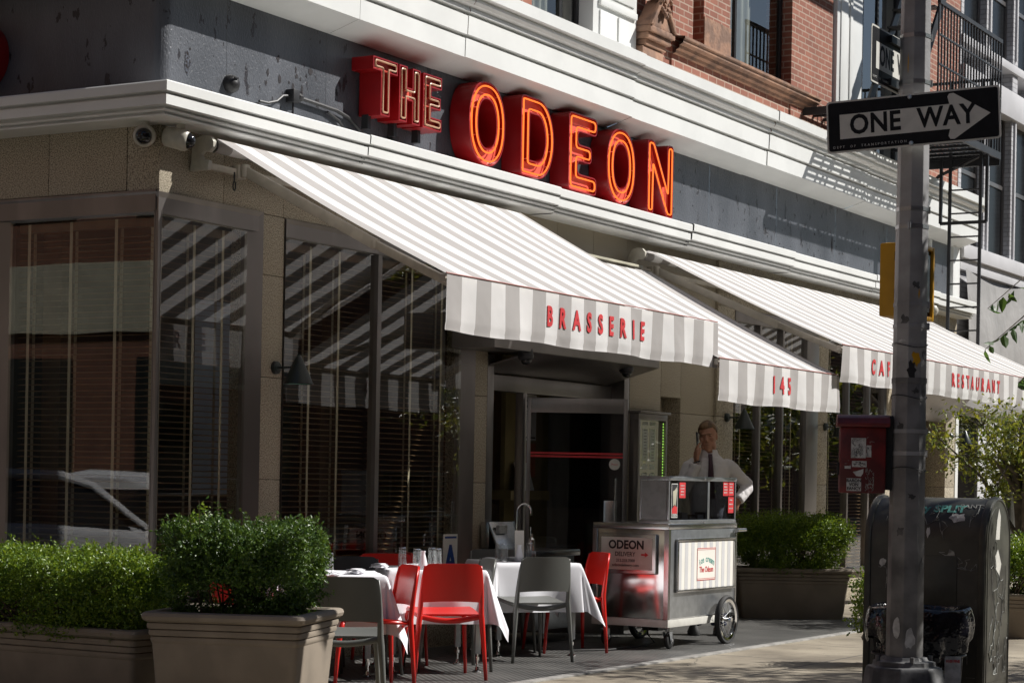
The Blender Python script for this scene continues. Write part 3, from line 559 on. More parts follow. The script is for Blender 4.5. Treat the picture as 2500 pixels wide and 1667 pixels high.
blind('brown slatted blind behind the narrow corner window on the main front', (.07, .10), (1.00, .10), .37, 3.12, (.06, .42, .74))
blind('brown slatted blind behind the corner window that faces the side street', (.10, 1.34), (.10, .08), .37, 3.13, (.08, .47, .88, 1.2))
blind('brown slatted blind in the left half of the wide window behind the cone lamp', (1.45, .10), (2.63, .10), .37, 3.12, (.05, .42, .80))
blind('brown slatted blind in the right half of the wide window beside the entrance', (2.72, .10), (3.90, .10), .37, 3.12, (.07, .56, 1.02))
blind('brown slatted blind in the window behind the man on the phone', (9.48, .09), (10.75, .09), .42, 3.12, (.1, .40, .95))
blind('brown slatted blind in the window half right of the man, left of the dark post', (10.84, .09), (11.48, .09), .42, 3.12, (.1, .48))
blind('brown slatted blind in the window behind the red box on the pole', (12.22, .09), (14.08, .09), .42, 3.12, (.3, .9, 1.6))

# interior things glimpsed through the glass
MB().box((2.2, 3.5, .03), (5.6, 4.1, 1.15)).box((2.15, 3.44, 1.152), (5.65, 4.16, 1.2)).build('bar_counter', 'interior_wood', B, bevel=.01)
MB().box((5.0, 2.2, .03), (5.25, 2.45, 3.7)).box((1.9, 2.6, .03), (2.1, 2.8, 3.7)).build('inner_column', 'interior_wood', B, bevel=.01)

# entrance
d = MB()
d.slab([(4.40, -.40, 2.475), (6.86, -.40, 2.475), (6.86, .16, 2.315), (4.40, .16, 2.315)], (0, -.3, -1), .02)
d.box((4.362, .0, 0), (4.47, .25, 2.46)); d.box((6.94, .0, 0), (7.046, .25, 2.46)); d.box((4.472, .14, 2.17), (6.938, .24, 2.31))
d.build('entry_frame', 'steel_frame', B, bevel=.005)
c = MB(); c.box((3.76, -.42, 2.478), (6.84, -.002, 2.778)); c.build('entry_canopy', 'steel_frame', B, bevel=.006)
fx = wbox('sidelight', [((4.472, .15, .02), (4.49, .20, 2.168)), ((4.66, .15, .02), (4.70, .20, 2.168))], [((4.492, .17, .02), (4.658, .18, 2.168))])
MB().box((4.493, .166, 1.60), (4.657, .169, 1.625)).box((4.493, .166, 1.635), (4.657, .169, 1.66)).build('red_stripe', 'red_ink', fx)
MB().box((4.503, .166, 1.95), (4.645, .169, 2.14)).build('sticker', 'sticker', fx)
MB().cyl((4.62, .14, .75), (4.62, .14, 1.4), .012).build('pull_bar', 'stainless', fx)
# open door leaf swung out over the pavement
DA = math.atan2(-.865, .50); dx, dy = math.cos(DA), math.sin(DA); nx, ny = -dy, dx
def dl(a, b): return (5.23 + dx * a + nx * b, .10 + dy * a + ny * b)
def dbox(m, a0, a1, b0, b1, z0, z1):
    q = [dl(a0, b0), dl(a1, b0), dl(a1, b1), dl(a0, b1)]
    m.add([(*p, z0) for p in q] + [(*p, z1) for p in q], [(0, 3, 2, 1), (4, 5, 6, 7), (0, 1, 5, 4), (1, 2, 6, 5), (2, 3, 7, 6), (3, 0, 4, 7)])
m = MB(); dbox(m, 0, .035, -.02, .02, .03, 2.13); dbox(m, .865, .90, -.02, .02, .03, 2.13); dbox(m, .036, .864, -.02, .02, 2.0, 2.13); dbox(m, .036, .864, -.02, .02, .03, .25)
dr = m.build('door', 'steel_frame', B, bevel=.003)
m = MB(); dbox(m, .036, .864, -.005, .005, .252, 1.998); m.build('pane', 'tinted_glass', dr)
m = MB(); dbox(m, .036, .864, .0065, .009, 1.60, 1.618); dbox(m, .036, .864, .0065, .009, 1.628, 1.646); dbox(m, .036, .864, -.009, -.0065, 1.60, 1.618); dbox(m, .036, .864, -.009, -.0065, 1.628, 1.646); m.build('red_stripe', 'red_ink', dr)
m = MB(); dbox(m, .70, .82, -.03, -.0095, .75, 1.22); m.build('push_plate', 'stainless', dr, bevel=.004)
m = MB(); a = dl(.80, -.045); m.cyl((*a, .9), (*a, 1.42), .011); m.build('pull_bar', 'stainless', dr, smooth=True)
m = MB(); a = dl(.79, -.010); b = dl(.79, -.013); m.cyl((*a, 1.545), (*b, 1.545), .05, n=28); m.build('sticker', 'sign_white', dr)
ms = MB(); a = dl(.79, -.0145); text('Please', .024, (*a, 1.545), (dx, dy, 0), (0, 0, 1), .001, mb=ms); ms.build('sticker_writing', 'red_ink', dr)
MB().box((5.19, .12, .03), (5.26, .2, 2.168)).build('door_post', 'steel_frame', B, bevel=.004)
# inside the open half: yellow partition, counter ledge, notices
v = MB().box((6.30, .95, .03), (7.15, 1.0, 3.3)); v.build('yellow_partition', 'interior_yellow', B)
MB().box((6.0, .70, 1.20), (6.75, .948, 1.29)).build('ledge', 'interior_yellow', B, bevel=.006)
MB().box((6.50, .94, 1.42), (6.88, .948, 1.75)).build('orange_panel', 'interior_orange', B)
MB().slab([(6.32, .80, 1.292), (6.62, .80, 1.292), (6.66, .90, 1.56), (6.40, .90, 1.56)], (0, -1, .3), .01).build('leaflet_holder', 'menu_paper', B)
nb = MB().box((6.50, .938, 1.78), (6.88, .946, 2.24)).build('notice_board', 'menu_paper', B)
nm = MB(); text('NYC', .075, (6.61, .936, 2.18), (1, 0, 0), (0, 0, 1), .002, .006, mb=nm); nm.box((6.52, .934, 2.095), (6.86, .9365, 2.125)); nm.box((6.52, .934, 1.80), (6.86, .9365, 1.815))
for i in range(9): nm.box((6.53, .935, 2.06 - i * .026), (6.53 + random.uniform(.18, .31), .9365, 2.066 - i * .026))
MB().box((7.4, 2.4, .03), (7.5, 2.5, 3.6)).box((8.2, 2.4, .03), (8.28, 2.48, 3.6)).box((9.3, 2.2, .03), (9.9, 2.3, 3.6)).build('inner_door_frame', 'steel_frame', B)
MB().box((7.9, 3.4, .03), (11.5, 3.5, 1.1)).box((10.5, 4.2, .03), (14, 4.3, 3.6)).build('banquette', 'interior_wood', B)
nm.build('notice_writing', 'ink', B)

# ---- upper storeys over the top cornice
u = MB()
def ub(x0, x1, z0, z1, y0=0.0): u.box((x0, y0, z0), (x1, .30, z1))
ub(.1, 5.0, 5.2, 8.5); ub(7.0, 7.85, 5.2, 8.5, .02); ub(7.85, 8.33, 5.2, 8.5); ub(8.33, 8.59, 5.2, 5.86); ub(8.59, 9.256, 5.2, 8.5); ub(9.256, 10.91, 5.2, 5.86); ub(10.91, 12.16, 5.2, 8.5, -.02)
ub(9.256, 10.91, 7.9, 8.5); ub(15.3, 17.0, 5.2, 8.5)
u.build('brick_wall', 'brick_red', B)
u = MB().box((8.33, .22, 5.86), (8.59, .30, 8.5)); u.box((5.0, .18, 8.3), (17, .30, 8.5)); u.box((.1, .0, 5.2), (.3, 5.9, 8.5)); u.build('back_wall', 'brick_brown', B)
wp = MB().box((6.10, -.03, 5.2), (6.995, .3, 8.5)); wp.box((6.22, -.045, 5.35), (6.55, -.03, 5.80)); wp.box((6.60, -.045, 5.35), (6.95, -.03, 5.80)); wp.box((6.2, -.06, 5.84), (6.96, -.03, 5.90)); wp.box((6.22, -.045, 5.95), (6.93, -.03, 7.6))
wp.box((12.2, -.06, 5.2), (13.04, .3, 8.5)); wp.box((12.3, -.075, 5.5), (12.52, -.06, 8.3)); wp.box((12.6, -.075, 5.5), (12.68, -.06, 8.3)); wp.box((14.85, -.04, 5.2), (15.29, .3, 8.5)); wp.box((14.93, -.055, 5.5), (15.0, -.04, 8.3)); wp.box((15.1, -.055, 5.5), (15.17, -.04, 8.3))
wp.build('white_pilaster', 'white_paint', B, bevel=.006)
# stone sill course and cornice blocks
st = MB().sweep_profile([(0, 5.70), (.035, 5.705), (.04, 5.735), (.075, 5.75), (.08, 5.78), (.12, 5.80), (.12, 5.83), (.14, 5.84), (.14, 5.865), (.0, 5.885)], [(7.86, 0, 0, -1), (11.55, 0, 0, -1)])
st.add([(11.55, 0, 5.70), (11.55, -.04, 5.735), (11.55, -.08, 5.78), (11.55, -.12, 5.83), (11.55, -.14, 5.865), (11.55, 0, 5.885)], [(0, 1, 2, 3, 4, 5)])
st.box((8.59, -.012, 5.89), (9.256, 0, 6.22)); st.box((14.9, -.14, 5.28), (17.0, -.04, 5.38)); st.box((15.0, -.1, 5.06), (15.3, -.05, 5.27))
st.build('stone_sill', 'brownstone', B, smooth=True)
pd = MB()
pd.box((7.0, -.16, 5.68), (7.50, .0, 5.74)); pd.box((7.03, -.12, 5.62), (7.47, .0, 5.678)); pd.box((6.985, -.19, 5.742), (7.53, .0, 5.80)); pd.box((7.0, -.10, 5.3), (7.45, -.02, 5.61))
pd.slab([(6.99, -.18, 5.803), (7.52, -.18, 5.803), (7.255, -.18, 6.10)], (0, -1, 0), .17)
for sg in (-1, 1): pd.slab([(7.255 + sg * .29, -.21, 5.803), (7.255 + sg * .23, -.21, 5.803), (7.255, -.21, 6.10), (7.255, -.21, 6.17)], (0, -1, 0), .04)
for i in range(16):
    a = i * 2.4; r = .02 + .10 * (i / 16); pd.lathe([(.0, -.03), (.022, -.01), (.022, .01), (.0, .03)], (7.255 + r * math.cos(a), -.21 - random.uniform(0, .02), 5.97 + .6 * r * math.sin(a) + (.12 if i > 10 else 0)), 8)
pd.box((7.17, -.16, 6.1), (7.34, -.04, 6.5))
pd.build('pediment_ornament', 'brownstone', B, bevel=.008)
# upper windows
def upw(x0, x1, z0, z1, yy=.20, mul=()):
    q = [((x0, yy, z0), (x0 + .06, yy + .05, z1)), ((x1 - .06, yy, z0), (x1, yy + .05, z1)), ((x0 + .062, yy, z0), (x1 - .062, yy + .05, z0 + .07))] + [((m_, yy, z0 + .072), (m_ + .05, yy + .04, z1)) for m_ in mul]
    return wbox('window', q, [((x0 + .062, yy + .02, z0 + .072), (x1 - .062, yy + .03, z1))], B, 'dark_metal')
upw(5.0, 6.1, 5.44, 8.3, .12, (5.72,)); upw(9.256, 10.91, 5.89, 7.9, .10, (9.6,)); upw(13.04, 14.85, 5.44, 8.3, .14, (13.55, 14.1))
cu = MB()
for (x0, x1, yy) in ((5.06, 5.70, .22), (9.32, 10.25, .20)):
    cu.grid(lambda a, b: (x0 + (x1 - x0) * a, yy + .02 * math.sin(a * 34), 5.5 + 2.6 * b), 60, 2)
cu.build('curtain', 'curtain', B, smooth=True, fix=False)
MB().box((.3, .45, 5.0), (16.9, .5, 8.3)).build('upper_inner_wall', 'interior_dark', B)

# lit yard wall seen through the rear window
y_ = MB().box((4, 9.5, 0), (16, 9.7, 7)); yb = y_.build('yard_wall', 'stucco_white'); tag(yb, 'pale rear yard wall glimpsed through the blind of the corner window', 'wall')

# ---- awnings
def awning(label, x0, x1, zb, yf, zf, drop, letters, arms):
    t = thing('striped_awning', label, 'awning', (x0, 0, 0), 0, 'striped awnings over the shop front')
    W = x1 - x0; ph = random.uniform(0, 9)
    def F(a, b):
        x = x0 + W * a; y = -.20 + (yf + .20) * b
        z = zb + (zf - zb) * b - .035 * math.sin(PI * b) * (.6 + .4 * math.sin(a * W * 2.1 + ph)) + .006 * math.sin(x * 7.3 + b * 3) * math.sin(PI * b)
        return (x, y, z)
    MB().grid(F, int(W * 14) + 2, 26).build('cloth', 'awning_cloth', t, smooth=True, fix=False, angle=180)
    def V(a, b):
        x = x0 + W * a; k = b ** 1.3
        y = yf - .012 + k * (.016 * math.sin(x * 6.2 + ph) * math.sin(x * 1.7 + 2) + .012 * math.sin(x * 12.0 + 2 * ph) * math.sin(x * 2.9)) + (.006 if .86 < b else 0)
        z = zf - .01 - drop * b + k * .006 * math.sin(x * 5.1 + ph)
        return (x + k * .01 * math.sin(x * 11), y, z)
    MB().grid(V, int(W * 26) + 2, 14).build('valance', 'awning_cloth', t, smooth=True, fix=False, angle=180)
    MB().tube([(x0 + .0 + W * i / 8, yf - .006, zf + .001) for i in range(9)], .0045).build('piping', 'piping', t, smooth=True)
    MB().box((x0 + .01, yf + .006, zf - .055), (x1 - .01, yf + .05, zf - .005)).build('front_bar', 'arm_cream', t, bevel=.008)
    r = MB()
    def RL(a, b): an = 2 * PI * a; return (x0 + .03 + (W - .06) * b, -.15 + .045 * math.cos(an), zb - .042 + .045 * math.sin(an))
    r.grid(RL, 16, int(W * 6) + 2, closed_u=True); r.build('roller', 'awning_cloth', t, smooth=True, fix=False)
    MB().box((x0 + .0, -.13, zb - .20), (x1 - .0, -.09, zb - .155)).build('torsion_bar', 'arm_cream', t, bevel=.006)
    for xx in (x0 - .045, x1 + .005):
        b = MB(); pr_ = []
        for i in range(19):
            a = PI * 1.15 - i / 18 * PI * 1.25
            pr_.append((-.145 - .062 * math.cos(a) * -1 * -1, zb - .045 + .062 * math.sin(a)))
        pts = [(-.005, zb - .215), (-.16, zb - .215), (-.17, zb - .15), (-.11, zb - .135), (-.095, zb - .105), (-.12, zb - .085), (-.17, zb - .092), (-.205, zb - .06), (-.205, zb - .02), (-.175, zb + .015), (-.12, zb + .025), (-.06, zb + .01), (-.02, zb - .06)]
        b.slab([(xx + .04, p, q) for p, q in pts], (1, 0, 0), .04); b.build('end_bracket', 'camera_white', t, bevel=.006)
    for (sx, ex, fx_) in arms:
        ym = yf * .60; zm = zb + (zf - zb) * .56 - .17
        a = MB(); p0 = Vector((sx, -.17, zb - .17)); p1 = Vector((ex, ym, zm)); p2 = Vector((fx_, yf + .05, zf - .05))
        def bar(p, q, w_, h):
            d_ = (q - p).normalized(); s_ = d_.cross(Vector((0, 0, 1))).normalized() * w_; u_ = s_.cross(d_).normalized() * h
            a.add([p - s_ - u_, p + s_ - u_, p + s_ + u_, p - s_ + u_, q - s_ - u_, q + s_ - u_, q + s_ + u_, q - s_ + u_], [(0, 1, 2, 3), (7, 6, 5, 4), (0, 4, 5, 1), (1, 5, 6, 2), (2, 6, 7, 3), (3, 7, 4, 0)])
        bar(p0, p1, .022, .036); bar(p1, p2, .018, .028)
        ar = a.build('arm', 'arm_cream', t, bevel=.006)
        MB().cyl(p0 + Vector((0, 0, -.045)), p0 + Vector((0, 0, .045)), .034).cyl(p1 + Vector((0, 0, -.03)), p1 + Vector((0, 0, .03)), .03).build('joint', 'arm_cream', ar, bevel=.004)
        MB().box((sx - .05, -.15, zb - .225), (sx + .04, -.085, zb - .13)).build('shoulder', 'arm_cream', ar, bevel=.008)
    for (s_, cx_, sz, sp) in letters:
        lm = text(s_, sz, (cx_, 0, zf - drop * .50), (1, 0, 0), (0, 0, 1), .003, .007, sp, sx=.80)
        def con(p):
            b = max(0, min(1, (zf - .01 - p[2]) / drop)); return (p[0], V((p[0] - x0) / W, b)[1] - .005 + p[1], p[2])
        lm.v = [con(p) for p in lm.v]; lm.build('lettering', 'red_ink', t)
    return t
a1 = awning('nearest striped awning, BRASSERIE on its valance, over the tables', .36, 4.53, 3.68, -2.06, 2.702, .360, [('BRASSERIE', 2.43, .19, 2.35)], [(.72, .78, .50), (4.0, 4.0, 4.3)])
hk = MB().tube([(.56, -.2, 3.48), (.56, -.2, 3.42)], .006).tube([(.56 + .014 * math.cos(i), -.2, 3.385 + .032 * math.sin(i)) for i in [k * PI / 6 for k in range(12)]], .005, closed=True); hk.build('crank_ring', 'dark_metal', a1)
a2 = awning('middle striped awning, number 145 on its valance, hung lower over the entrance', 4.44, 7.09, 3.42, -2.12, 2.408, .342, [('145', 5.73, .20, 2.1)], [(4.9, 4.9, 4.6), (6.6, 6.65, 6.9)])
hk = MB().tube([(6.9, -.19, 3.22), (6.9, -.19, 3.10)], .006); 
a3 = awning('farthest striped awning, CAFE RESTAURANT on its valance, behind the pole', 6.965, 14.9, 3.62, -2.20, 2.682, .335, [('CAFE', 8.06, .19, 2.4), ('RESTAURANT', 10.96, .19, 2.1)], [(7.25, 7.55, 7.10), (14.3, 14.4, 14.7)])
MB().box((5.0, -.24, 3.435), (6.72, -.21, 3.455)).build('hood_edge', 'cream_band', a2)
# ================================================================ neon letters on the black wall
def rrect(x0, z0, x1, z1, r, n=6):
    out = []
    for q, (cx, cz) in enumerate(((x1 - r, z1 - r), (x0 + r, z1 - r), (x0 + r, z0 + r), (x1 - r, z0 + r))):
        for i in range(n + 1):
            a = q * PI / 2 + i * PI / 2 / n; out.append((cx + r * math.cos(a), cz + r * math.sin(a)))
    return out
def ell(cx, cz, a, b, n=56, p=2.25):
    out = []
    for i in range(n):
        t = 2 * PI * i / n; c, s = math.cos(t), math.sin(t)
        out.append((cx + a * abs(c) ** (2 / p) * (1 if c >= 0 else -1), cz + b * abs(s) ** (2 / p) * (1 if s >= 0 else -1)))
    return out
def roundc(pts, rad, n=4):
    """round the corners of a counter-clockwise polygon"""
    out = []; k = len(pts)
    for i in range(k):
        p0, p1, p2 = Vector(pts[i - 1]), Vector(pts[i]), Vector(pts[(i + 1) % k]); a = (p0 - p1); b = (p2 - p1)
        r = min(rad, a.length * .48, b.length * .48); A = p1 + a.normalized() * r; Bq = p1 + b.normalized() * r
        for j in range(n + 1):
            t = j / n; q = A * (1 - t) ** 2 + p1 * 2 * t * (1 - t) + Bq * t ** 2; out.append(tuple(q))
    return out
def neon_letter(label, outer, holes, loops, lit, T=.19, yb=-.012, place=None):
    xs_ = [p[0] for p in outer]; zs_ = [p[1] for p in outer]
    t = thing('neon_letter', label, 'sign letter', (min(xs_), yb, min(zs_)), 0, 'red neon letters on the black wall')
    m = MB()
    for ci, pts in enumerate([outer] + holes):
        d = .010 if ci == 0 else -.010
        if ci: ins = offset_poly(pts, d)
        else: ins = offset_poly(pts, d)
        n = len(pts)
        A = [(x, yb, z) for x, z in pts]; Bv = [(x, yb - T, z) for x, z in pts]; C_ = [(x, yb - T, z) for x, z in ins]; D_ = [(x, yb - T + .052, z) for x, z in ins]
        m.add(A + Bv + C_ + D_, [(i, (i + 1) % n, (i + 1) % n + n, i + n) for i in range(n)] + [(i + n, (i + 1) % n + n, (i + 1) % n + 2 * n, i + 2 * n) for i in range(n)] + [(i + 2 * n, (i + 1) % n + 2 * n, (i + 1) % n + 3 * n, i + 3 * n) for i in range(n)])
    m.build('can', 'red_enamel', t, smooth=True, angle=30)
    polys = [[Vector((x, 0, z)) for x, z in offset_poly(outer, .008)]] + [[Vector((x, 0, z)) for x, z in offset_poly(h, -.008)] for h in holes]
    tri = geometry.tessellate_polygon([[Vector((v.x, v.z, 0)) for v in p] for p in polys]); fl = [v for p in polys for v in p]
    MB().add([(v.x, yb - T + .048, v.z) for v in fl], [tuple(q) for q in tri]).build('face', 'red_face', t)
    for lp in loops:
        MB().tube([(x, yb - T - .002, z) for x, z in lp], .0075, 6, closed=True).build('neon_tube', 'neon_on' if lit else 'neon_off', t, smooth=True)
    cl = MB()
    for lp in loops:
        for i in range(0, len(lp), max(1, len(lp) // 7)): cl.cyl((lp[i][0], yb - T + .07, lp[i][1]), (lp[i][0], yb - T, lp[i][1]), .004, n=6)
    cl.build('tube_clips', 'chrome', t)
    b = MB(); b.box((min(xs_) + .1, yb - .09, min(zs_) - .10), (min(xs_) + .14, yb - .03, min(zs_) + .01)); b.build('stand_off', 'dark_metal', t)
    return t
def inn(pts, d, r=0, n=3): q = offset_poly(pts, d); return roundc(q, r, n) if r else q
# THE (tubes off)
T_ = [(2.33, 4.165), (2.455, 4.165), (2.455, 4.50), (2.56, 4.50), (2.56, 4.60), (2.222, 4.60), (2.222, 4.50), (2.33, 4.50)]
H_ = [(2.585, 4.165), (2.70, 4.165), (2.70, 4.34), (2.775, 4.34), (2.775, 4.165), (2.885, 4.165), (2.885, 4.60), (2.775, 4.60), (2.775, 4.44), (2.70, 4.44), (2.70, 4.60), (2.585, 4.60)]
E_ = [(2.93, 4.165), (3.205, 4.165), (3.205, 4.262), (3.05, 4.262), (3.05, 4.335), (3.19, 4.335), (3.19, 4.43), (3.05, 4.43), (3.05, 4.50), (3.205, 4.50), (3.205, 4.597), (2.93, 4.597)]
for ch, P_, o in (('T', T_, 'first'), ('H', H_, 'second'), ('E', E_, 'third')):
    neon_letter('small red block letter %s, %s of the three unlit letters THE' % (ch, o), P_, [], [inn(P_, .027, .018)], False, T=.20)
# ODEON (lit)
def big(ch, lab, outer, holes, loops): neon_letter(lab, outer, holes, loops, True)
cO = ell(3.94, 4.352, .292, .350)
big('O', 'large lit red letter O, first of the tall neon letters, beside the small unlit E', cO, [ell(3.94, 4.352, .150, .205)], [ell(3.94, 4.352, .258, .312), ell(3.94, 4.352, .182, .240)])
x0, x1, z0, z1 = 4.505, 5.085, 4.012, 4.705
Dp = [(x0, z0), (x0 + .30, z0)] + [(x0 + .30 + (x1 - x0 - .30) * math.sin(a), (z0 + z1) / 2 - (z1 - z0) / 2 * math.cos(a)) for a in [PI * i / 20 for i in range(1, 20)]] + [(x0 + .30, z1), (x0, z1)]
Dp = roundc(Dp, .05, 3)
Dh = [(x0 + .15, z0 + .145), (x0 + .29, z0 + .145)] + [(x0 + .29 + (x1 - x0 - .44) * math.sin(a), (z0 + z1) / 2 - ((z1 - z0) / 2 - .145) * math.cos(a)) for a in [PI * i / 16 for i in range(1, 16)]] + [(x0 + .29, z1 - .145), (x0 + .15, z1 - .145)]
big('D', 'large lit red letter D between the O and the E', Dp, [Dh], [offset_poly(Dp, .034), roundc(offset_poly(Dh, -.034), .04, 3)])
x0, x1, z0, z1 = 5.363, 5.90, 4.00, 4.70
Eb = [(x0, z0), (x1, z0), (x1, z0 + .16), (x0 + .17, z0 + .16), (x0 + .17, z0 + .275), (x1 - .10, z0 + .275), (x1 - .10, z0 + .425), (x0 + .17, z0 + .425), (x0 + .17, z1 - .16), (x1, z1 - .16), (x1, z1), (x0, z1)]
Er = roundc(Eb, .055, 4)
big('E', 'large lit red letter E in the middle of the tall neon letters', Er, [], [roundc(offset_poly(Eb, .036), .04, 4)])
cO2 = ell(6.392, 4.342, .290, .352)
big('O', 'large lit red letter O between the tall E and the N', cO2, [ell(6.392, 4.342, .150, .207)], [ell(6.392, 4.342, .256, .314), ell(6.392, 4.342, .182, .242)])
x0, x1, z0, z1 = 6.95, 7.515, 3.985, 4.695; W_ = .135
N_ = [(x0, z0), (x0 + W_, z0), (x0 + W_, z0 + .42), (x1 - W_, z0), (x1, z0), (x1, z1), (x1 - W_, z1), (x1 - W_, z1 - .42), (x0 + W_, z1), (x0, z1)]
big('N', 'large lit red letter N, last of the tall neon letters', roundc(N_, .045, 4), [], [roundc(offset_poly(N_, .033), .03, 4)])
# red letter of the matching sign on the shaded side wall
t = thing('side_sign_letter', 'dark red rounded sign letter on the shaded black side wall, at the picture edge', 'sign letter', (-.01, 1.25, 4.0))
m = MB(); pts = ell(1.80, 4.32, .42, .28, 40); ins = offset_poly(pts, .012); n = len(pts)
m.add([(-.005, y, z) for y, z in pts] + [(-.2, y, z) for y, z in pts] + [(-.2, y, z) for y, z in ins] + [(-.14, y, z) for y, z in ins], [(i + k * n, (i + 1) % n + k * n, (i + 1) % n + (k + 1) * n, i + (k + 1) * n) for k in range(3) for i in range(n)] + [tuple(range(3 * n, 4 * n))])
m.build('can', 'red_enamel', t, smooth=True, angle=30)
MB().tube([(-.195, y, z) for y, z in ell(1.80, 4.32, .38, .24, 40)], .0075, 6, closed=True).build('neon_tube', 'neon_off', t, smooth=True)

# conduit and boxes on the black wall
t = thing('wall_conduit', 'dark conduit with junction boxes running under the small unlit letters', 'conduit', (1.4, 0, 4.1))
MB().tube([(1.06, -.02, 4.07), (1.15, -.03, 4.07), (1.25, -.035, 4.10), (1.32, -.035, 4.15), (1.40, -.035, 4.165)], .010).build('cable', 'cord', t, smooth=True)
MB().tube([(1.52, -.035, 4.17), (1.7, -.035, 4.165), (2.0, -.035, 4.155), (2.15, -.03, 4.13), (2.35, -.03, 4.04), (2.6, -.03, 3.995), (2.68, -.03, 3.985)], .015).tube([(1.9, -.02, 4.13), (2.05, -.02, 4.09), (2.16, -.02, 4.0)], .010).build('conduit', 'cord', t, smooth=True)
MB().box((1.40, -.075, 4.12), (1.475, -.002, 4.215)).cyl((1.44, -.04, 4.12), (1.44, -.04, 4.02), .008).build('junction_box', 'dark_metal', t, bevel=.006)
MB().cyl((1.49, -.04, 4.17), (1.535, -.04, 4.17), .032, n=6).build('fitting', 'cord', t, bevel=.004)
MB().box((2.74, -.055, 3.99), (2.83, -.002, 4.085)).cyl((2.76, -.03, 4.085), (2.75, -.05, 4.19), .006).build('switch_box', 'cord', t, bevel=.004)
t = tag(MB().lathe([(.0, -.075), (.035, -.07), (.058, -.05), (.066, -.02), (.066, 0)], (.735, 0, 4.135), 24, 'Y').box((.70, -.082, 4.165), (.74, -.07, 4.175)).build('wall_floodlight', 'dark_metal', smooth=True), 'small round dark floodlight stuck on the black wall left of the conduit', 'wall light')
t = tag(MB().tube([(2.85, -.02, 4.0), (4.1, -.02, 3.985), (4.8, -.02, 3.985), (6.6, -.02, 3.985), (7.6, -.02, 3.985)], .010).build('sign_cable', 'cord', smooth=True), 'thin cable lying along the ledge under the large lit letters', 'cable')

# flaked patches in the black paint
rn_ = random.Random(31)
def flake(x, z, w_, h, m_='flake', n_=13):
    pts = []
    for i in range(n_): a_ = 2 * PI * i / n_; q = rn_.uniform(.45, 1.1); pts.append((x + w_ * q * math.cos(a_), z + h * q * math.sin(a_)))
    k = MB(); k.v = [(x, -.0028, z)] + [(a_, -.0022, b_) for a_, b_ in pts]; k.f = [(0, i + 1, (i + 1) % n_ + 1) for i in range(n_)]; k.build('flaked_patch', m_, B)
for (x, z, w_, h) in ((1.18, 4.30, .022, .035), (1.16, 4.22, .02, .025), (1.30, 4.42, .022, .03), (1.32, 4.28, .022, .038), (1.52, 4.38, .012, .03), (1.53, 4.33, .018, .022), (1.44, 4.27, .013, .015), (1.49, 4.22, .022, .058), (1.58, 4.32, .012, .02), (1.60, 4.24, .014, .05), (1.70, 4.40, .038, .035), (1.80, 4.18, .024, .045), (1.24, 4.12, .007, .02), (1.36, 4.18, .006, .015), (2.04, 4.30, .02, .03), (.30, 4.30, .012, .012)): flake(x, z, w_, h)
flake(.27, 4.20, .05, .085, 'bare_metal', 9)
for i in range(44): flake(rn_.uniform(7.7, 13.2), rn_.uniform(4.02, 4.35), rn_.uniform(.006, .02), rn_.uniform(.006, .022))
flake(12.3, 4.25, .03, .12)
# ---- security cameras
def dome_cam(name, label, c, d, dome='dome_black', body='camera_white', r=.062, group='security cameras'):
    """camera body with a dome lens; d points where the dome looks"""
    t = thing(name, label, 'camera', c, 0, group)
    d = Vector(d).normalized(); Rm = d.to_track_quat('Z', 'Y').to_matrix().to_4x4(); Rm.translation = Vector(c)
    k = r / .062
    MB().lathe([(.045 * k, -.10 * k), (.055 * k, -.09 * k), (.060 * k, -.05 * k), (.062 * k, .0), (.060 * k, .004 * k), (.064 * k, .006 * k), (.064 * k, .03 * k), (.056 * k, .045 * k), (.048 * k, .05 * k), (.046 * k, .045 * k)], (0, 0, 0), 28).xf(Rm).build('housing', body, t, smooth=True, angle=50)
    MB().lathe([(.045 * k, .044 * k), (.044 * k, .058 * k), (.038 * k, .072 * k), (.026 * k, .083 * k), (.010 * k, .088 * k), (.0, .089 * k)], (0, 0, 0), 24, cap=False).xf(Rm).build('dome', dome, t, smooth=True, angle=180)
    MB().cyl((0, 0, .04 * k), (0, 0, .078 * k), .018 * k, n=12).xf(Rm).build('lens', 'chrome', t)
    return t
c1 = dome_cam('security_camera', 'cream dome camera under the cornice on the side street face of the corner', (-.13, .02, 3.64), (-.75, -.50, -.18), r=.072)
MB().cyl((-.13, .02, 3.70), (-.13, .02, 3.735), .03).build('mount', 'camera_white', c1)
c2 = dome_cam('security_camera', 'cream dome camera under the cornice beside the end bracket of the nearest awning', (.06, -.13, 3.635), (.35, -.85, -.18), r=.072)
MB().cyl((.06, -.13, 3.70), (.06, -.13, 3.735), .03).build('mount', 'camera_white', c2)
for (c, lb) in (((4.38, -.36, 2.46), 'small black dome camera under the left end of the entrance canopy'), ((6.38, -.30, 2.46), 'small black dome camera under the right end of the entrance canopy')):
    dome_cam('canopy_camera', lb, c, (0, -.1, -1), body='dark_metal', r=.066, group='black domes under the canopy')
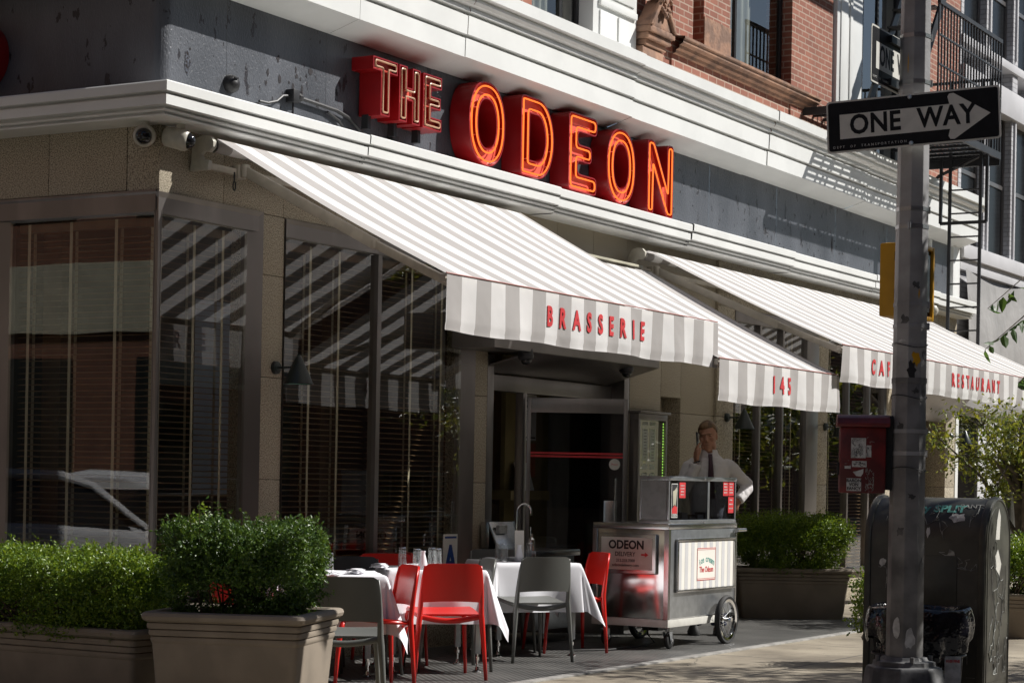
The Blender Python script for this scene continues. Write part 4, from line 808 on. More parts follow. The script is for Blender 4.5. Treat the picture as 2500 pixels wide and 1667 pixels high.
# ---- cone wall lamps
def sconce(label, x, z, y0=0, k=.72):
    t = thing('cone_wall_lamp', label, 'wall lamp', (x, y0, z), 0, 'green cone lamps on the granite piers')
    MB().lathe([(.0, -.040), (.032, -.038), (.046, -.026), (.048, 0)], (x, y0, z), 24, 'Y').build('back_plate', 'sconce_green', t, smooth=True)
    MB().tube([(x, y0 - .035, z), (x + .01, y0 - .08, z), (x + .02, y0 - .13, z + .004), (x + .02, y0 - .17, z)], .008).build('arm', 'sconce_green', t, smooth=True)
    c_ = (x + .02, y0 - .20, z - .012)
    s = MB().lathe([(.012 , .135 * k), (.022, .12 * k), (.152 * k, -.145 * k), (.152 * k, -.152 * k), (.147 * k, -.146 * k), (.018, .11 * k)], c_, 32, cap=False); s.cyl((c_[0], c_[1], c_[2] + .12 * k), (c_[0], c_[1], c_[2] + .15 * k), .012)
    sh = s.build('lamp_shade', 'sconce_green', t, smooth=True, angle=40)
    MB().lathe([(.146 * k, -.1455 * k), (.135 * k, -.125 * k), (.016, .1 * k)], c_, 32, cap=False).build('shade_lining', 'sconce_inner', sh, smooth=True)
sconce('dark green cone lamp on the granite pier between the two nearest windows', 1.33, 2.175)
sconce('dark green cone lamp on the pier just right of the man', 9.27, 2.095, -.03)
sconce('dark green cone lamp half hidden behind the red box on the pole', 12.10, 2.085, -.03)
sconce('dark green cone lamp on the far pier under the restaurant awning, right of the pole', 16.8, 2.10, -.03)

# ---- menu case with lights
t = thing('menu_case', 'lit glass menu case with a string of green lights, beside the open door', 'menu case', (7.08, -.06, 1.0))
MB().box((7.06, -.10, .98), (7.70, -.003, 1.0)).box((7.06, -.10, 1.002), (7.10, -.003, 2.0)).box((7.66, -.10, 1.002), (7.70, -.003, 2.0)).box((7.06, -.10, 2.002), (7.70, -.003, 2.06)).box((7.04, -.13, 2.062), (7.72, -.003, 2.085)).build('case_frame', 'steel_frame', t, bevel=.003)
MB().box((7.102, -.02, 1.002), (7.658, -.006, 2.0)).build('lit_panel', 'menu_glow', t)
pg = MB()
for i in range(3):
    for (z0, z1) in ((1.95, 1.985), (1.60, 1.92), (1.52, 1.57), (1.12, 1.48)): pg.box((7.13 + i * .165, -.03, z0), (7.24 + i * .165, -.021, z1))
pg.build('menu_page', 'menu_paper', t)
pw = MB()
for i in range(3):
    for k in range(26): 
        zz = 1.90 - k * .03
        if 1.5 < zz < 1.585: continue
        w0 = random.uniform(.02, .04); pw.box((7.185 + i * .165 - w0, -.032, zz), (7.185 + i * .165 + w0, -.0302, zz + .006))
pw.build('menu_writing', 'ink', t)
ld = MB()
for k in range(34): ld.lathe([(0, -.008), (.007, 0), (0, .008)], (7.635, -.085, 1.03 + k * .0285), 6)
ld.build('light_string', 'led_green', t)
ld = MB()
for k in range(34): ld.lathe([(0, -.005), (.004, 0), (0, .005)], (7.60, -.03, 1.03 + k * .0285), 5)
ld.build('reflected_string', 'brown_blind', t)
MB().box((7.103, -.098, 1.003), (7.657, -.093, 1.999)).build('pane', 'clear_glass', t)
# inspection grade card in the window
t = thing('grade_card', 'white card with a blue letter A standing in the wide window behind the tables', 'sign', (3.76, .0, .55))
MB().box((3.66, -.022, .50), (3.88, -.014, .93)).build('card', 'menu_paper', t)
ms = MB(); text('A', .34, (3.77, -.0245, .70), (1, 0, 0), (0, 0, 1), .003, .012, mb=ms, sx=.8); ms.box((3.68, -.025, .895), (3.86, -.023, .912)); ms.build('lettering', 'blue_ink', t)

# ================================================================ neighbouring buildings
G = thing('grey_building', 'grey painted brick building with tall dark windows beyond the white cornices', 'building', (22, 3, 0))
wl = MB(); X0, P1 = 17.04, 1.32
zr = [(0, 2.6), (4.55, 4.80), (6.95, 7.45), (9.6, 10.1)]
for i in range(14):
    a = X0 + i * P1; wl.box((a - (0.0 if i == 0 else .15), .0, 2.6), (a + .11 if i else a + .12, .5, 12))
wl.box((X0, .01, 2.6), (36, .5, 4.55)); wl.build('brick_wall', 'brick_grey', G)
tr = MB()
tr.box((X0 + .01, -.10, 4.60), (36, .49, 4.80)); tr.box((X0 + .01, -.05, 4.44), (36, .495, 4.598)); tr.box((X0 + .01, -.06, 6.90), (36, .49, 7.30)); tr.box((X0 + .01, -.06, 9.4), (36, .49, 9.8)); tr.box((X0 + .01, -.04, 7.6), (36, .48, 7.72))
for i in range(1, 14): a = X0 + i * P1; tr.box((a - .05, -.03, 4.802), (a - .0, .01, 6.898)); tr.box((a - .05, -.03, 7.802), (a - .0, .01, 9.39))
tr.build('stone_trim', 'stucco_white', G, bevel=.01)
for i in range(12):
    a = X0 + i * P1 + .112; b = X0 + (i + 1) * P1 - .152
    for (z0, z1) in ((4.802, 6.898), (7.80, 9.398)):
        if i > 8 and z0 > 7: continue
        f_ = MB().box((a, .10, z0), (a + .06, .14, z1)).box((b - .06, .10, z0), (b, .14, z1)).box((a + .062, .10, (z0 + z1) / 2), (b - .062, .14, (z0 + z1) / 2 + .06)).build('window', 'steel_frame', G)
        MB().box((a + .062, .12, z0), (b - .062, .13, z1)).build('pane', 'dark_pane', f_)
MB().box((17.1, .45, 2.6), (36, .6, 12)).build('inner_wall', 'interior_dark', G)
sf = MB(); 
for i in range(9): sf.box((17.2 + i * 1.5, .02, .0), (17.32 + i * 1.5, .12, 2.598))
sf.box((17.06, .0, 2.42), (36, .14, 2.599)); sf.box((17.06, .0, 0), (36, .14, .35)); sf.build('shop_window_frame', 'white_paint', G)
MB().box((17.1, .06, .352), (36, .07, 2.418)).build('shop_pane', 'window_glass', G)
MB().box((18.3, .04, .352), (19.5, .055, 2.415)).box((21.5, .04, .352), (22.2, .055, 2.415)).build('shop_door', 'stucco_white', G)
MB().box((17.06, 1.2, .0), (36, 1.3, 2.6)).build('shop_back_wall', 'interior_dark', G)
def TP(a, b): return (17.2 + 9 * a, -.08 - .05 * math.sin(a * 22) * b - .06 * math.sin(PI * b), 4.46 - .12 * math.sin(PI * ((a * 3) % 1)) - 1.9 * b)
tg = MB().grid(TP, 90, 14); tag(tg.build('grey_tarp', 'tarp', smooth=True, angle=180, fix=False), 'grey tarpaulin slung under the windows of the grey building', 'tarpaulin')

# fire escape on the brick storeys
FE = thing('fire_escape', 'black iron fire escape with slatted platform, railing and drop ladder on the brick storeys', 'fire escape', (13, -.6, 5.4))
fx0, fx1, fy, fz = 11.3, 15.25, -1.12, 5.70
pf = MB()
for i in range(19): yv = -.10 - i * .055; pf.box((fx0, yv - .014, fz), (fx1, yv + .014, fz + .012))
for i in range(14): xx = fx0 + i * (fx1 - fx0) / 13; pf.box((xx - .02, fy, fz - .035), (xx + .02, -.02, fz - .002))
pf.box((fx0 - .01, fy - .015, fz - .07), (fx1 + .01, fy + .015, fz + .02)).box((fx1 + .012, fy, fz - .14), (fx1 + .03, -.02, fz + .04)).box((fx0 - .03, fy, fz - .07), (fx0 - .012, -.02, fz + .02)); pf.build('platform', 'dark_metal', FE)
rl = MB()
rx0 = 12.75
for i in range(23):
    xx = rx0 + i * (fx1 - rx0) / 22
    rl.box((xx - .009, fy - .009, fz + .02), (xx + .009, fy + .009, fz + 1.42))
for zz in (.35, .70, 1.05): rl.box((rx0, fy - .010, fz + zz), (fx1, fy + .010, fz + zz + .02))
rl.box((rx0, fy - .02, fz + 1.42), (fx1, fy + .02, fz + 1.47))
for xx in (fx1,):
    for i in range(10): rl.box((xx - .008, fy + i * .12 - .008, fz + .02), (xx + .008, fy + i * .12 + .008, fz + .95))
    rl.box((xx - .015, fy, fz + .95), (xx + .015, -.02, fz + .985))
rl.build('railing', 'dark_metal', FE)
br = MB()
for xx in (fx0 + .4, 13.4, fx1 - .4): br.tube([(xx, fy + .1, fz - .06), (xx, -.45, fz - .30), (xx, -.02, fz - .75)], .022)
br.build('brace', 'dark_metal', FE, smooth=True)
ldm = MB()
LX = 14.8
for yy in (-1.02, -.62): ldm.box((LX - .012, yy - .02, 2.95), (LX + .012, yy + .02, 6.6))
for i in range(12): ldm.cyl((LX, -1.02, 3.1 + i * .30), (LX, -.62, 3.1 + i * .30), .011, n=6)
for yy in (-1.10, -.5): ldm.box((LX - .02, yy - .018, 4.78), (LX + .02, yy + .018, 5.62))
ldm.box((LX - .02, -1.10, 4.76), (LX + .02, -.5, 4.80)); ldm.build('drop_ladder', 'dark_metal', FE)
stp = MB()
for s_ in (-.3, .3):
    for i in range(2): pass
for yy in (-.25, -.80):
    stp.slab([(12.5, yy, fz + .05), (12.66, yy, fz + .05), (14.6, yy, 8.4), (14.44, yy, 8.4)], (0, 1, 0), .03)
for i in range(11): a = i / 11; stp.box((12.58 + 1.94 * a - .09, -.80, fz + .08 + 2.75 * a), (12.58 + 1.94 * a + .09, -.25, fz + .10 + 2.75 * a))
stp.build('stair', 'dark_metal', FE)
# upper platform just over the picture that throws its shadow on the brick
up = MB()
for i in range(19): yv = -.10 - i * .055; up.box((11.4, yv - .014, 8.42), (15.9, yv + .014, 8.432))
up.box((11.4, fy - .015, 8.36), (15.9, fy + .015, 8.44)); up.build('upper_platform', 'dark_metal', FE)

# hanging lamp cluster on the canopy end (round white globe camera by the ladder)
t = tag(MB().lathe([(0, -.07), (.05, -.06), (.075, -.02), (.075, .02), (.05, .06), (0, .07)], (14.9, -.3, 3.72), 16).lathe([(0, -.07), (.05, -.06), (.075, -.02), (.075, .02), (.05, .06), (0, .07)], (15.15, -.3, 3.70), 16).box((14.85, -.3, 3.76), (15.2, -.27, 3.80)).build('globe_camera', 'camera_white', smooth=True), 'pair of white globe cameras at the foot of the ladder, over the far awning', 'camera')

# buildings across the streets (seen in the window reflections, and they shade the street)
def block(name, label, x0, x1, y0, y1, h, m, wins, band):
    T = thing(name, label, 'building', ((x0 + x1) / 2, (y0 + y1) / 2, 0))
    MB().box((x0, y0, -.2), (x1, y1, h)).build('wall', m, T)
    MB().box((x0 - .12, y0 - .12, 3.6), (x1 + .12, y1 + .12, 4.7)).box((x0 - .3, y0 - .3, h), (x1 + .3, y1 + .3, h + .5)).build('stone_band', band, T)
    for (ax_, p, a, b, c, d) in wins:
        q = MB()
        if ax_ == 'x': q.box((p - .03, a, c), (p + .03, b, d))
        else: q.box((a, p - .03, c), (b, p + .03, d))
        q.build('window', 'window_glass' if False else 'car_glass', T)
wv = []
for i in range(8):
    for (c, d) in ((.8, 3.2), (5.4, 7.4), (8.6, 10.6)): wv.append(('x', -14.0, 1.5 + i * 3.0, 3.2 + i * 3.0, c, d))
block('brown_brick_block', 'brown brick block with a cream band across the side street', -26, -14, 0, 30, 20, 'brick_brown', wv, 'cream_band')
wv = []
for i in range(14):
    for (c, d) in ((.6, 3.2), (5.4, 7.6)): wv.append(('y', -24.0, -12 + i * 3.4, -10 + i * 3.4, c, d))
block('dark_brick_block', 'dark brick block across the main street', -14, 26, -34, -24, 17, 'brick_brown', wv[:22], 'cream_band')
block('low_brick_block', 'low brown brick block further along the main street', 26.5, 190, -34, -24, 8, 'brick_brown', wv[22:], 'cream_band')
wv = [('x', -17.0, -30 + i * 3.0, -28.3 + i * 3.0, c, d) for i in range(6) for (c, d) in ((.8, 3.2), (5.4, 7.4), (8.6, 10.6))]
block('corner_brick_block', 'brown brick block on the far side of the crossing', -34, -17, -34, -12, 17, 'brick_brown', wv, 'cream_band')
# ================================================================ planters with box shrubs
def leaf_cloud(name, m, parent, inside, bb, n, ls, wsz=.55, seed=1, up=.25, shell=.0):
    """thousands of small folded leaves in sprigs, filling the volume where inside(p) holds"""
    rnd = random.Random(seed); vs = []; fs = []; c = 0; tries = 0
    while c < n and tries < n * 12:
        tries += 1
        p = Vector((rnd.uniform(*bb[0]), rnd.uniform(*bb[1]), rnd.uniform(*bb[2])))
        k = inside(p)
        if k <= 0 or rnd.random() > k: continue
        ax_ = Vector((rnd.gauss(0, 1), rnd.gauss(0, 1), rnd.gauss(up, .8))).normalized()
        for j in range(6):
            d = (ax_ * rnd.uniform(.2, 1.0) + Vector((rnd.gauss(0, .6), rnd.gauss(0, .6), rnd.gauss(0, .6)))).normalized()
            o = p + ax_ * (j * ls * .55)
            L = ls * rnd.uniform(.55, 1.4); s_ = d.cross(Vector((rnd.gauss(0, 1), rnd.gauss(0, 1), rnd.gauss(0, 1)))).normalized() * L * wsz * .5; nn = d.cross(s_).normalized() * L * .12
            b = len(vs); vs += [o, o + d * L * .5 + s_ + nn, o + d * L, o + d * L * .5 - s_ + nn]
            fs += [(b, b + 1, b + 2), (b, b + 2, b + 3)]
        c += 1
    return MB().add(vs, fs).build(name, m, parent, fix=False)
def planter(name, label, loc, rz, w_, d_, h, sh, slabel, seed, n, ls, stray=None, lm='leaf_box', group='stone planters of clipped box'):
    """loc = centre on the ground; sh = (half width, half depth, base z, top z)"""
    t = thing(name, label, 'planter', (*loc, 0), rz, group)
    prof = [(-.075, 0), (-.068, .02)]
    zt = h - .16
    prof += [(-.030, zt - .005)]
    for i in range(3):
        z0 = zt + i * .036; g0 = -.026 + i * .008
        prof += [(g0, z0), (g0 + .004, z0 + .014), (g0 + .002, z0 + .029), (g0 - .008, z0 + .033)]
    prof += [(.0, h - .050), (.012, h - .040), (.018, h - .022), (.012, h - .006), (.0, h), (-.045, h), (-.055, h - .01), (-.06, h - .06)]
    m = MB().rectloft(w_, d_, prof, .035, cap=False); m.xf(Matrix.Translation((*loc, 0)) @ Matrix.Rotation(rz, 4, 'Z'))
    m.build('pot', 'planter_stone', t, smooth=True, angle=28)
    s_ = MB().rectloft(w_ - .11, d_ - .11, [(0, h - .09), (0, h - .07)], .02); s_.xf(Matrix.Translation((*loc, 0)) @ Matrix.Rotation(rz, 4, 'Z')); s_.build('soil', 'soil', t)
    # the shrub
    r2 = random.Random(seed); bumps = [(r2.uniform(-1, 1), r2.uniform(-1, 1), r2.uniform(.7, 1.0)) for i in range(14)]
    hw, hd, zb, zt = sh
    P = thing('box_shrub', slabel, 'shrub', (*loc, h - .07), rz, 'clipped box shrubs in the planters')
    def ins(p):
        x, y, z = p.x / hw, p.y / hd, (p.z - zb) / (zt - zb)
        nz = noise.noise(Vector((p.x * 5 + seed, p.y * 5, p.z * 5))) * .24 + noise.noise(Vector((p.x * 14 + seed, p.y * 14, p.z * 14))) * .09
        q = max(abs(x), abs(y)); zz = max(0, z - .55) / .45
        lim = 1.0 + nz - .10 * zz ** 3 - .30 * max(0, .25 - z) * 4 * .5
        e = (abs(x) ** 5 + abs(y) ** 5) ** .2
        sp_ = max(0, noise.noise(Vector((p.x * 24 + seed, p.y * 24, seed * 1.7)))) ** 1.5 * .30
        if z > .88 + nz * .7 + sp_ or z < 0 or e > lim: return 0
        edge = max(e / lim, z / (.90 + nz * .7))
        hole = noise.noise(Vector((p.x * 3.3 - seed, p.y * 3.3, p.z * 3.3)))
        if z < .36 and hole > .05: return 0
        return 1.0 if edge > .76 else .6
    Rt = Matrix.Translation((*loc, 0)) @ Matrix.Rotation(rz, 4, 'Z')
    lf = leaf_cloud('foliage', lm, None, ins, ((-hw * 1.2, hw * 1.2), (-hd * 1.2, hd * 1.2), (zb, zt + .08)), n, ls, seed=seed)
    lf.parent = P; lf.location = (0, 0, -(h - .07))
    tw = MB()
    for i in range(46):
        a = Vector((r2.uniform(-hw, hw) * .6, r2.uniform(-hd, hd) * .6, h - .08)); b = Vector((r2.uniform(-hw, hw) * .9, r2.uniform(-hd, hd) * .9, r2.uniform(zb + .3 * (zt - zb), zt - .05)))
        tw.tube([a, a * .6 + b * .4 + Vector((0, 0, .05)), b], [.007, .005, .002], 5)
    if stray:
        for (sx, sy, sz) in stray: tw.tube([(sx, sy, zt - .2), (sx + .01, sy, zt - .05), (sx - .01, sy, sz)], [.004, .003, .002], 5)
    tw.v = [tuple(Rt @ Vector(p)) for p in tw.v]; tw.build('twigs', 'twig', P)
    if stray:
        for (sx, sy, sz) in stray:
            s2 = leaf_cloud('sprig', 'leaf_box', None, lambda p: 1, ((sx - .018, sx + .018), (sy - .018, sy + .018), (zt - .12, sz - .02)), 16, ls * 1.25, seed=5); s2.parent = P; s2.location = (0, 0, -(h - .07))
    return t
# planter square A : near corner at (-2.083,-2.748); long face toward camera-left, end face turned to the sun
ea = math.radians(19.6)
def corner_c(nc, rz, w_, d_):  # centre from the near corner, w along rz, d along rz+90
    return (nc[0] + w_ / 2 * math.cos(rz) - d_ / 2 * math.sin(rz), nc[1] + w_ / 2 * math.sin(rz) + d_ / 2 * math.cos(rz))
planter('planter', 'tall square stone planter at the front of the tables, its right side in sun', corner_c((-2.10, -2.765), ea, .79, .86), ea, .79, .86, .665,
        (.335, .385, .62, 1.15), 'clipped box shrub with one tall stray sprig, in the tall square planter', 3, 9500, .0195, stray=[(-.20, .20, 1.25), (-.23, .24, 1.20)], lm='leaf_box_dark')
planter('planter', 'low long shaded planter at the left edge of the picture', corner_c((-2.13, -1.67), 0, .46, 1.9), 0, .46, 1.9, .535,
        (.28, .96, .47, .955), 'sunlit clipped box hedge in the low planter at the left edge', 4, 16500, .019)
rp_ = math.radians(31)
planter('planter', 'low stone planter behind the ice cream cart, in front of the far windows', corner_c((9.36, -1.44), rp_, .58, 1.19), rp_, .58, 1.19, .53,
        (.37, .56, .50, 1.10), 'clipped box shrub in the low planter right of the cart', 9, 7500, .024)
planter('planter', 'dark planter behind the mailbox at the right edge', (8.3, -3.35), .3, .6, .6, .42,
        (.42, .40, .40, .93), 'loose green shrub half hidden by the mailbox at the right edge', 12, 2600, .03)
planter('planter', 'small planter between the pole and the low planter, mostly behind the pole', (4.62, -3.52), .3, .34, .34, .24,
        (.25, .25, .24, .76), 'small straggly shrub poking out left of the pole foot', 15, 900, .03)

# ================================================================ chairs
def chair_proto(name, label, m, group):
    t = thing(name, label, 'chair', (0, 0, 0), 0, group)
    # faces +X; back legs at x=-.25, front at .24
    hb = .205
    s = MB()
    def S(a, b, z=0):
        x = -.20 + .41 * a; v = (b - .5) * 2; wd = .215 + .012 * math.sin(PI * a)
        q = 1 - max(0, abs(v) - .85) / .15 * .0
        zz = .452 + .034 * min(1, a * 1.3) - .016 * (1 - v * v) * math.sin(PI * min(1, a * 1.1)) - (.02 * max(0, a - .8) / .2)
        return (x, v * wd, zz + z)
    s.grid(lambda a, b: S(a, b), 12, 14); n1 = len(s.v); s.grid(lambda a, b: S(a, b, -.014), 12, 14)
    rim = [i for i in range(12)] + [12 * j + 11 for j in range(1, 14)] + [12 * 13 + i for i in range(10, -1, -1)] + [12 * j for j in range(12, 0, -1)]
    s.f += [(rim[i], rim[(i + 1) % len(rim)], rim[(i + 1) % len(rim)] + n1, rim[i] + n1) for i in range(len(rim))]
    s.build('seat', m, t, smooth=True, angle=60)
    # apron rail at the back, dipping in the middle
    MB().grid(lambda a, b: (-.235 + .035 * math.sin(PI * b) * 0 + .014 * math.cos(2 * PI * a) - .0 , (b - .5) * .43, .438 - .030 * math.sin(PI * b) + .020 * math.sin(2 * PI * a)), 10, 17, closed_u=True).build('seat_rail', m, t, smooth=True, angle=180)
    bk = MB()
    def Bk(a, b, o):
        v = (b - .5) * 2; zl = .535; zh = .805
        edge = 1 - max(0, abs(v) - .80) / .20
        top = zh - .028 * (1 - min(1, edge)) ** 2 * 1.0 - .002 * v * v
        bot = zl + .010 * (1 - v * v) + .0
        z = bot + (top - bot) * a
        wd = .222 - .020 * a + .002 * math.sin(PI * a)
        x = -.262 - .045 * (z - zl) / .27 - .030 * (1 - v * v) + o * (.008)
        return (x, v * wd, z)
    bk.grid(lambda a, b: Bk(a, b, 1), 10, 25); n1 = len(bk.v); bk.grid(lambda a, b: Bk(a, b, -1), 10, 25)
    rim = [i for i in range(10)] + [10 * j + 9 for j in range(1, 25)] + [10 * 24 + i for i in range(8, -1, -1)] + [10 * j for j in range(23, 0, -1)]
    bk.f += [(rim[i], rim[(i + 1) % len(rim)], rim[(i + 1) % len(rim)] + n1, rim[i] + n1) for i in range(len(rim))]
    bk.build('backrest', m, t, smooth=True, angle=60)
    for sg in (-1, 1):
        MB().tube([(-.272, sg * .252, 0), (-.262, sg * .236, .22), (-.250, sg * .222, .40), (-.250, sg * .216, .46), (-.258, sg * .214, .53), (-.268, sg * .212, .60), (-.282, sg * .206, .70), (-.300, sg * .196, .788)], [.0125, .0155, .020, .019, .0175, .015, .012, .008], 10).build('leg', m, t, smooth=True, angle=180)
        MB().tube([(.265, sg * .235, 0), (.245, sg * .222, .22), (.222, sg * .208, .40), (.195, sg * .195, .465)], [.0115, .015, .019, .016], 10).build('leg', m, t, smooth=True, angle=180)
        MB().tube([(-.245, sg * .215, .435), (-.1, sg * .212, .442), (.1, sg * .208, .462), (.21, sg * .205, .460)], .013, 8).build('side_rail', m, t, smooth=True, angle=180)
    return t
GRP = 'moulded plastic cafe chairs round the tables'
first = {}
def put_chair(kind, x, y, rz, label, lift=0):
    """x, y = middle of the two back legs; rz = facing direction"""
    c = (x + .262 * math.cos(rz), y + .262 * math.sin(rz), .006)
    if kind not in first:
        o = chair_proto('cafe_chair', label, kind + '_plastic', GRP); o.location = c; o.rotation_euler = (0, 0, rz); first[kind] = o; return o
    return dup(first[kind], c, rz, label, GRP)
r45 = math.radians(45)
put_chair('grey', -0.858, -2.168, math.radians(36), 'grey chair nearest the camera, its back half behind the square planter')
put_chair('red', 1.25, -1.60, r45, 'red chair seen from behind, in the middle of the front row')
put_chair('grey', 2.90, -1.40, math.radians(55), 'grey chair seen from behind, right of the front red chair')
put_chair('red', .70, -1.56, math.radians(141), 'red chair seen edge on, between the left and middle white tables')
put_chair('grey', 2.16, -1.30, math.radians(136), 'grey chair seen edge on, between the middle and right white tables')
put_chair('red', 4.15, -1.18, math.radians(141), 'red chair seen edge on, right of the right white table and left of the cart')
put_chair('red', 2.31, -.36, math.radians(222), 'red chair at the window side of the middle table, behind the tumblers')
put_chair('grey', 3.93, -.36, math.radians(222), 'grey chair at the window side of the right table')
put_chair('dark', 1.595, -.518, math.radians(218), 'black chair at the window side of the left table, right of the lone tumbler')
put_chair('grey', 1.46, -.26, math.radians(215), 'grey chair behind the shrub, left of the lone tumbler')
put_chair('red', 2.83, -.28, math.radians(-50), 'red chair mostly under the right table, only its legs in view')
put_chair('grey', 1.10, -.62, math.radians(-40), 'grey chair mostly behind the middle table, only its legs in view')
put_chair('red', -.20, -.75, math.radians(-35), 'red chair at the left side of the left table, behind the planter shrub')

# ================================================================ tables, cloths and tableware
def table_proto(label, c, rz):
    t = thing('cafe_table', label, 'table', (0, 0, 0), 0, 'square cafe tables under white cloths')
    MB().box((-.35, -.35, .705), (.35, .35, .728)).build('tabletop', 'dark_metal', t, bevel=.004)
    for sx in (-1, 1):
        for sy in (-1, 1):
            x, y = sx * .31, sy * .31
            lg = MB().box((x - .02, y - .02, .13), (x + .02, y + .02, .704)).build('leg', 'galvanised', t, bevel=.003)
            MB().cyl((x, y, .03), (x, y, .13), .008, n=10).lathe([(.0, .0), (.034, .0), (.036, .006), (.016, .016), (.012, .04), (0, .04)], (x, y, 0), 16).lathe([(0, .085), (.016, .085), (.016, .11), (0, .11)], (x, y, 0), 12).build('foot', 'chrome', lg, smooth=True, angle=40)
    t.location = (*c, .006); t.rotation_euler = (0, 0, rz); return t
TB = [((.64, -.995), math.radians(40)), ((1.91, -.98), r45), ((3.56, -.84), math.radians(50))]
tp_ = table_proto('square table at the left, nearest the square planter', *TB[0])
dup(tp_, (*TB[1][0], .006), TB[1][1], 'square table in the middle, behind the front red chair')
dup(tp_, (*TB[2][0], .006), TB[2][1], 'square table at the right, nearest the ice cream cart')
def cloth(label, c, rz, seed, L=1.46, hgt=.733, half=.352):
    rnd = random.Random(seed); ph = [rnd.uniform(0, 6) for _ in range(8)]; N = 97; ov = L / 2 - half
    def fn(a, b):
        u = (a - .5) * L; v = (b - .5) * L
        du = max(0, abs(u) - half); dv = max(0, abs(v) - half); su = 1 if u > 0 else -1; sv = 1 if v > 0 else -1
        cu = max(-half, min(half, u)); cv = max(-half, min(half, v))
        if du == 0 and dv == 0:
            return Vector((u, v, hgt + .0015 * math.sin(u * 19 + ph[0]) + .001 * math.sin(v * 23 + ph[1])))
        rc = .012
        if dv == 0 or du == 0:
            d = du or dv; s_ = v if dv == 0 else u
            edge = max(0, 1 - (half - abs(s_)) / .16)
            k = (d / ov); out = rc + .055 * k * (.5 + .5 * math.sin(s_ * 13 + ph[2 if dv == 0 else 3] + (su if dv == 0 else sv))) * (1 - edge * .5) + .05 * k * edge + .02 * k
            z = hgt - rc * .5 - math.sqrt(max(1e-6, d * d - (out * .6) ** 2)) if d > .02 else hgt - d * d / .04
            if d < .02: out = d * .6
            return Vector((cu + su * out, v, z)) if dv == 0 else Vector((u, cv + sv * out, z))
        r = math.hypot(du, dv); ang = math.atan2(dv, du); w2 = math.sin(2 * ang)
        aa = .16 + .44 * w2 ** .8 + .05 * math.sin(ang * 9 + ph[4])
        k = min(1, r / .03); hor = rc * k + r * aa * .62
        th = PI / 4 + (ang - PI / 4) * (1.0 - .12 * min(1, r / ov)); z = hgt - .004 - r * math.sqrt(1 - min(.9, (aa * .62) ** 2))
        # sharpen the hanging point and let it swing a little
        return Vector((cu + su * (hor * math.cos(th)), cv + sv * (hor * math.sin(th)), z))
    m = MB().grid(fn, N, N); m.v = [tuple(Vector((*rot2(p[0], p[1], rz), p[2])) + Vector((c[0], c[1], .006))) for p in m.v]
    o = m.build('tablecloth', 'linen', smooth=True, angle=180, fix=False)
    return tag(o, label, 'tablecloth', 'white square tablecloths')
cloth('white cloth draped over the left table, its corner reaching low beside the red edge-on chair', *TB[0], 3)
cloth('white cloth draped over the middle table behind the front red chair', *TB[1], 5)
cloth('white cloth draped over the right table, nearest the cart', *TB[2], 8)
ZT = .742
def tumbler(label, x, y, z=ZT):
    R, r0, h = .032, .027, .140
    t = thing('tumbler', label, 'glass', (x, y, z), 0, 'upturned tumblers on the tables')
    MB().lathe([(R, 0), (R - .001, .04), (r0 + .001, h - .012), (r0, h), (.0, h), ], (x, y, z), 24, cap=False).lathe([(R - .003, 0), (R - .0035, .04), (r0 - .002, h - .02), (.0, h - .018)], (x, y, z), 24, cap=False).lathe([(R, 0), (R - .003, 0)], (x, y, z), 24, cap=False).build('glass', 'tumbler', t, smooth=True, angle=50, fix=False)
    MB().lathe([(r0 - .001, h + .0005), (r0 + .001, h - .004), (r0 - .004, h - .005), (r0 - .003, h + .0005)], (x, y, z), 24, cap=False).lathe([(R - .003, .001), (R, .001), (R, .004), (R - .003, .004)], (x, y, z), 24, cap=False).build('rim', 'chrome', t, smooth=True)
    return t
def bottle(label, x, y):
    t = thing('white_carafe', label, 'carafe', (x, y, ZT), 0, 'white carafes on the tables')
    MB().lathe([(0, 0), (.036, 0), (.037, .006), (.030, .045), (.017, .10), (.014, .115), (.018, .125), (.018, .130), (.012, .13), (.010, .11), (0, .10)], (x, y, ZT), 24, cap=False).build('body', 'linen', t, smooth=True, angle=40)
def napkin(label, x, y, rz):
    t = thing('folded_napkin', label, 'napkin', (x, y, ZT), rz, 'folded white napkins laid on the tables')
    m = MB()
    for k in range(3):
        m.grid(lambda a, b: (*[sum(q) for q in zip((x, y), rot2((a - .5) * (.26 - .02 * k), (b - .5) * (.10 - .008 * k) * (1 + .1 * math.sin(a * 3)), rz))], ZT + .006 + .009 * k + .006 * math.sin(PI * b) ** .5 + .003 * math.sin(a * 9 + k)), 12, 9)
        n0 = len(m.v); 
    m.build('linen_fold', 'linen', t, smooth=True, angle=180, fix=False)
    MB().box((x - .03, y - .03, ZT - .0002), (x + .03, y + .03, ZT + .006)).build('under_fold', 'linen', t)
def fork(x, y, rz, label):
    m = MB(); 
    def q(a, b, z): c = rot2(a, b, rz); return (x + c[0], y + c[1], ZT + z)
    m.tube([q(-.10, 0, .004), q(-.02, 0, .010), q(.03, 0, .012), q(.045, 0, .010)], [.004, .003, .0028, .005], 6)
    for k in (-.009, -.003, .003, .009): m.tube([q(.045, k, .010), (q(.07, k, .014)), q(.095, k, .022)], .0014, 5)
    tag(m.build('fork', 'chrome', smooth=True), label, 'fork')
def on_table(i, a, b): c, rz = TB[i]; r = rot2(a, b, rz); return (c[0] + r[0], c[1] + r[1])
tumbler('lone upturned tumbler on the left table, above the grey chair', .50, -1.10)
for (x, y, l) in ((1.85, -.80, 'first of the four tumblers on the middle table, in front of the red chair back'), (1.69, -1.03, 'second tumbler from the left on the middle table, just left of the white carafe'), (2.00, -.96, 'tumbler just right of the white carafe on the middle table'), (1.92, -1.06, 'rightmost tumbler on the middle table')): tumbler(l, x, y)
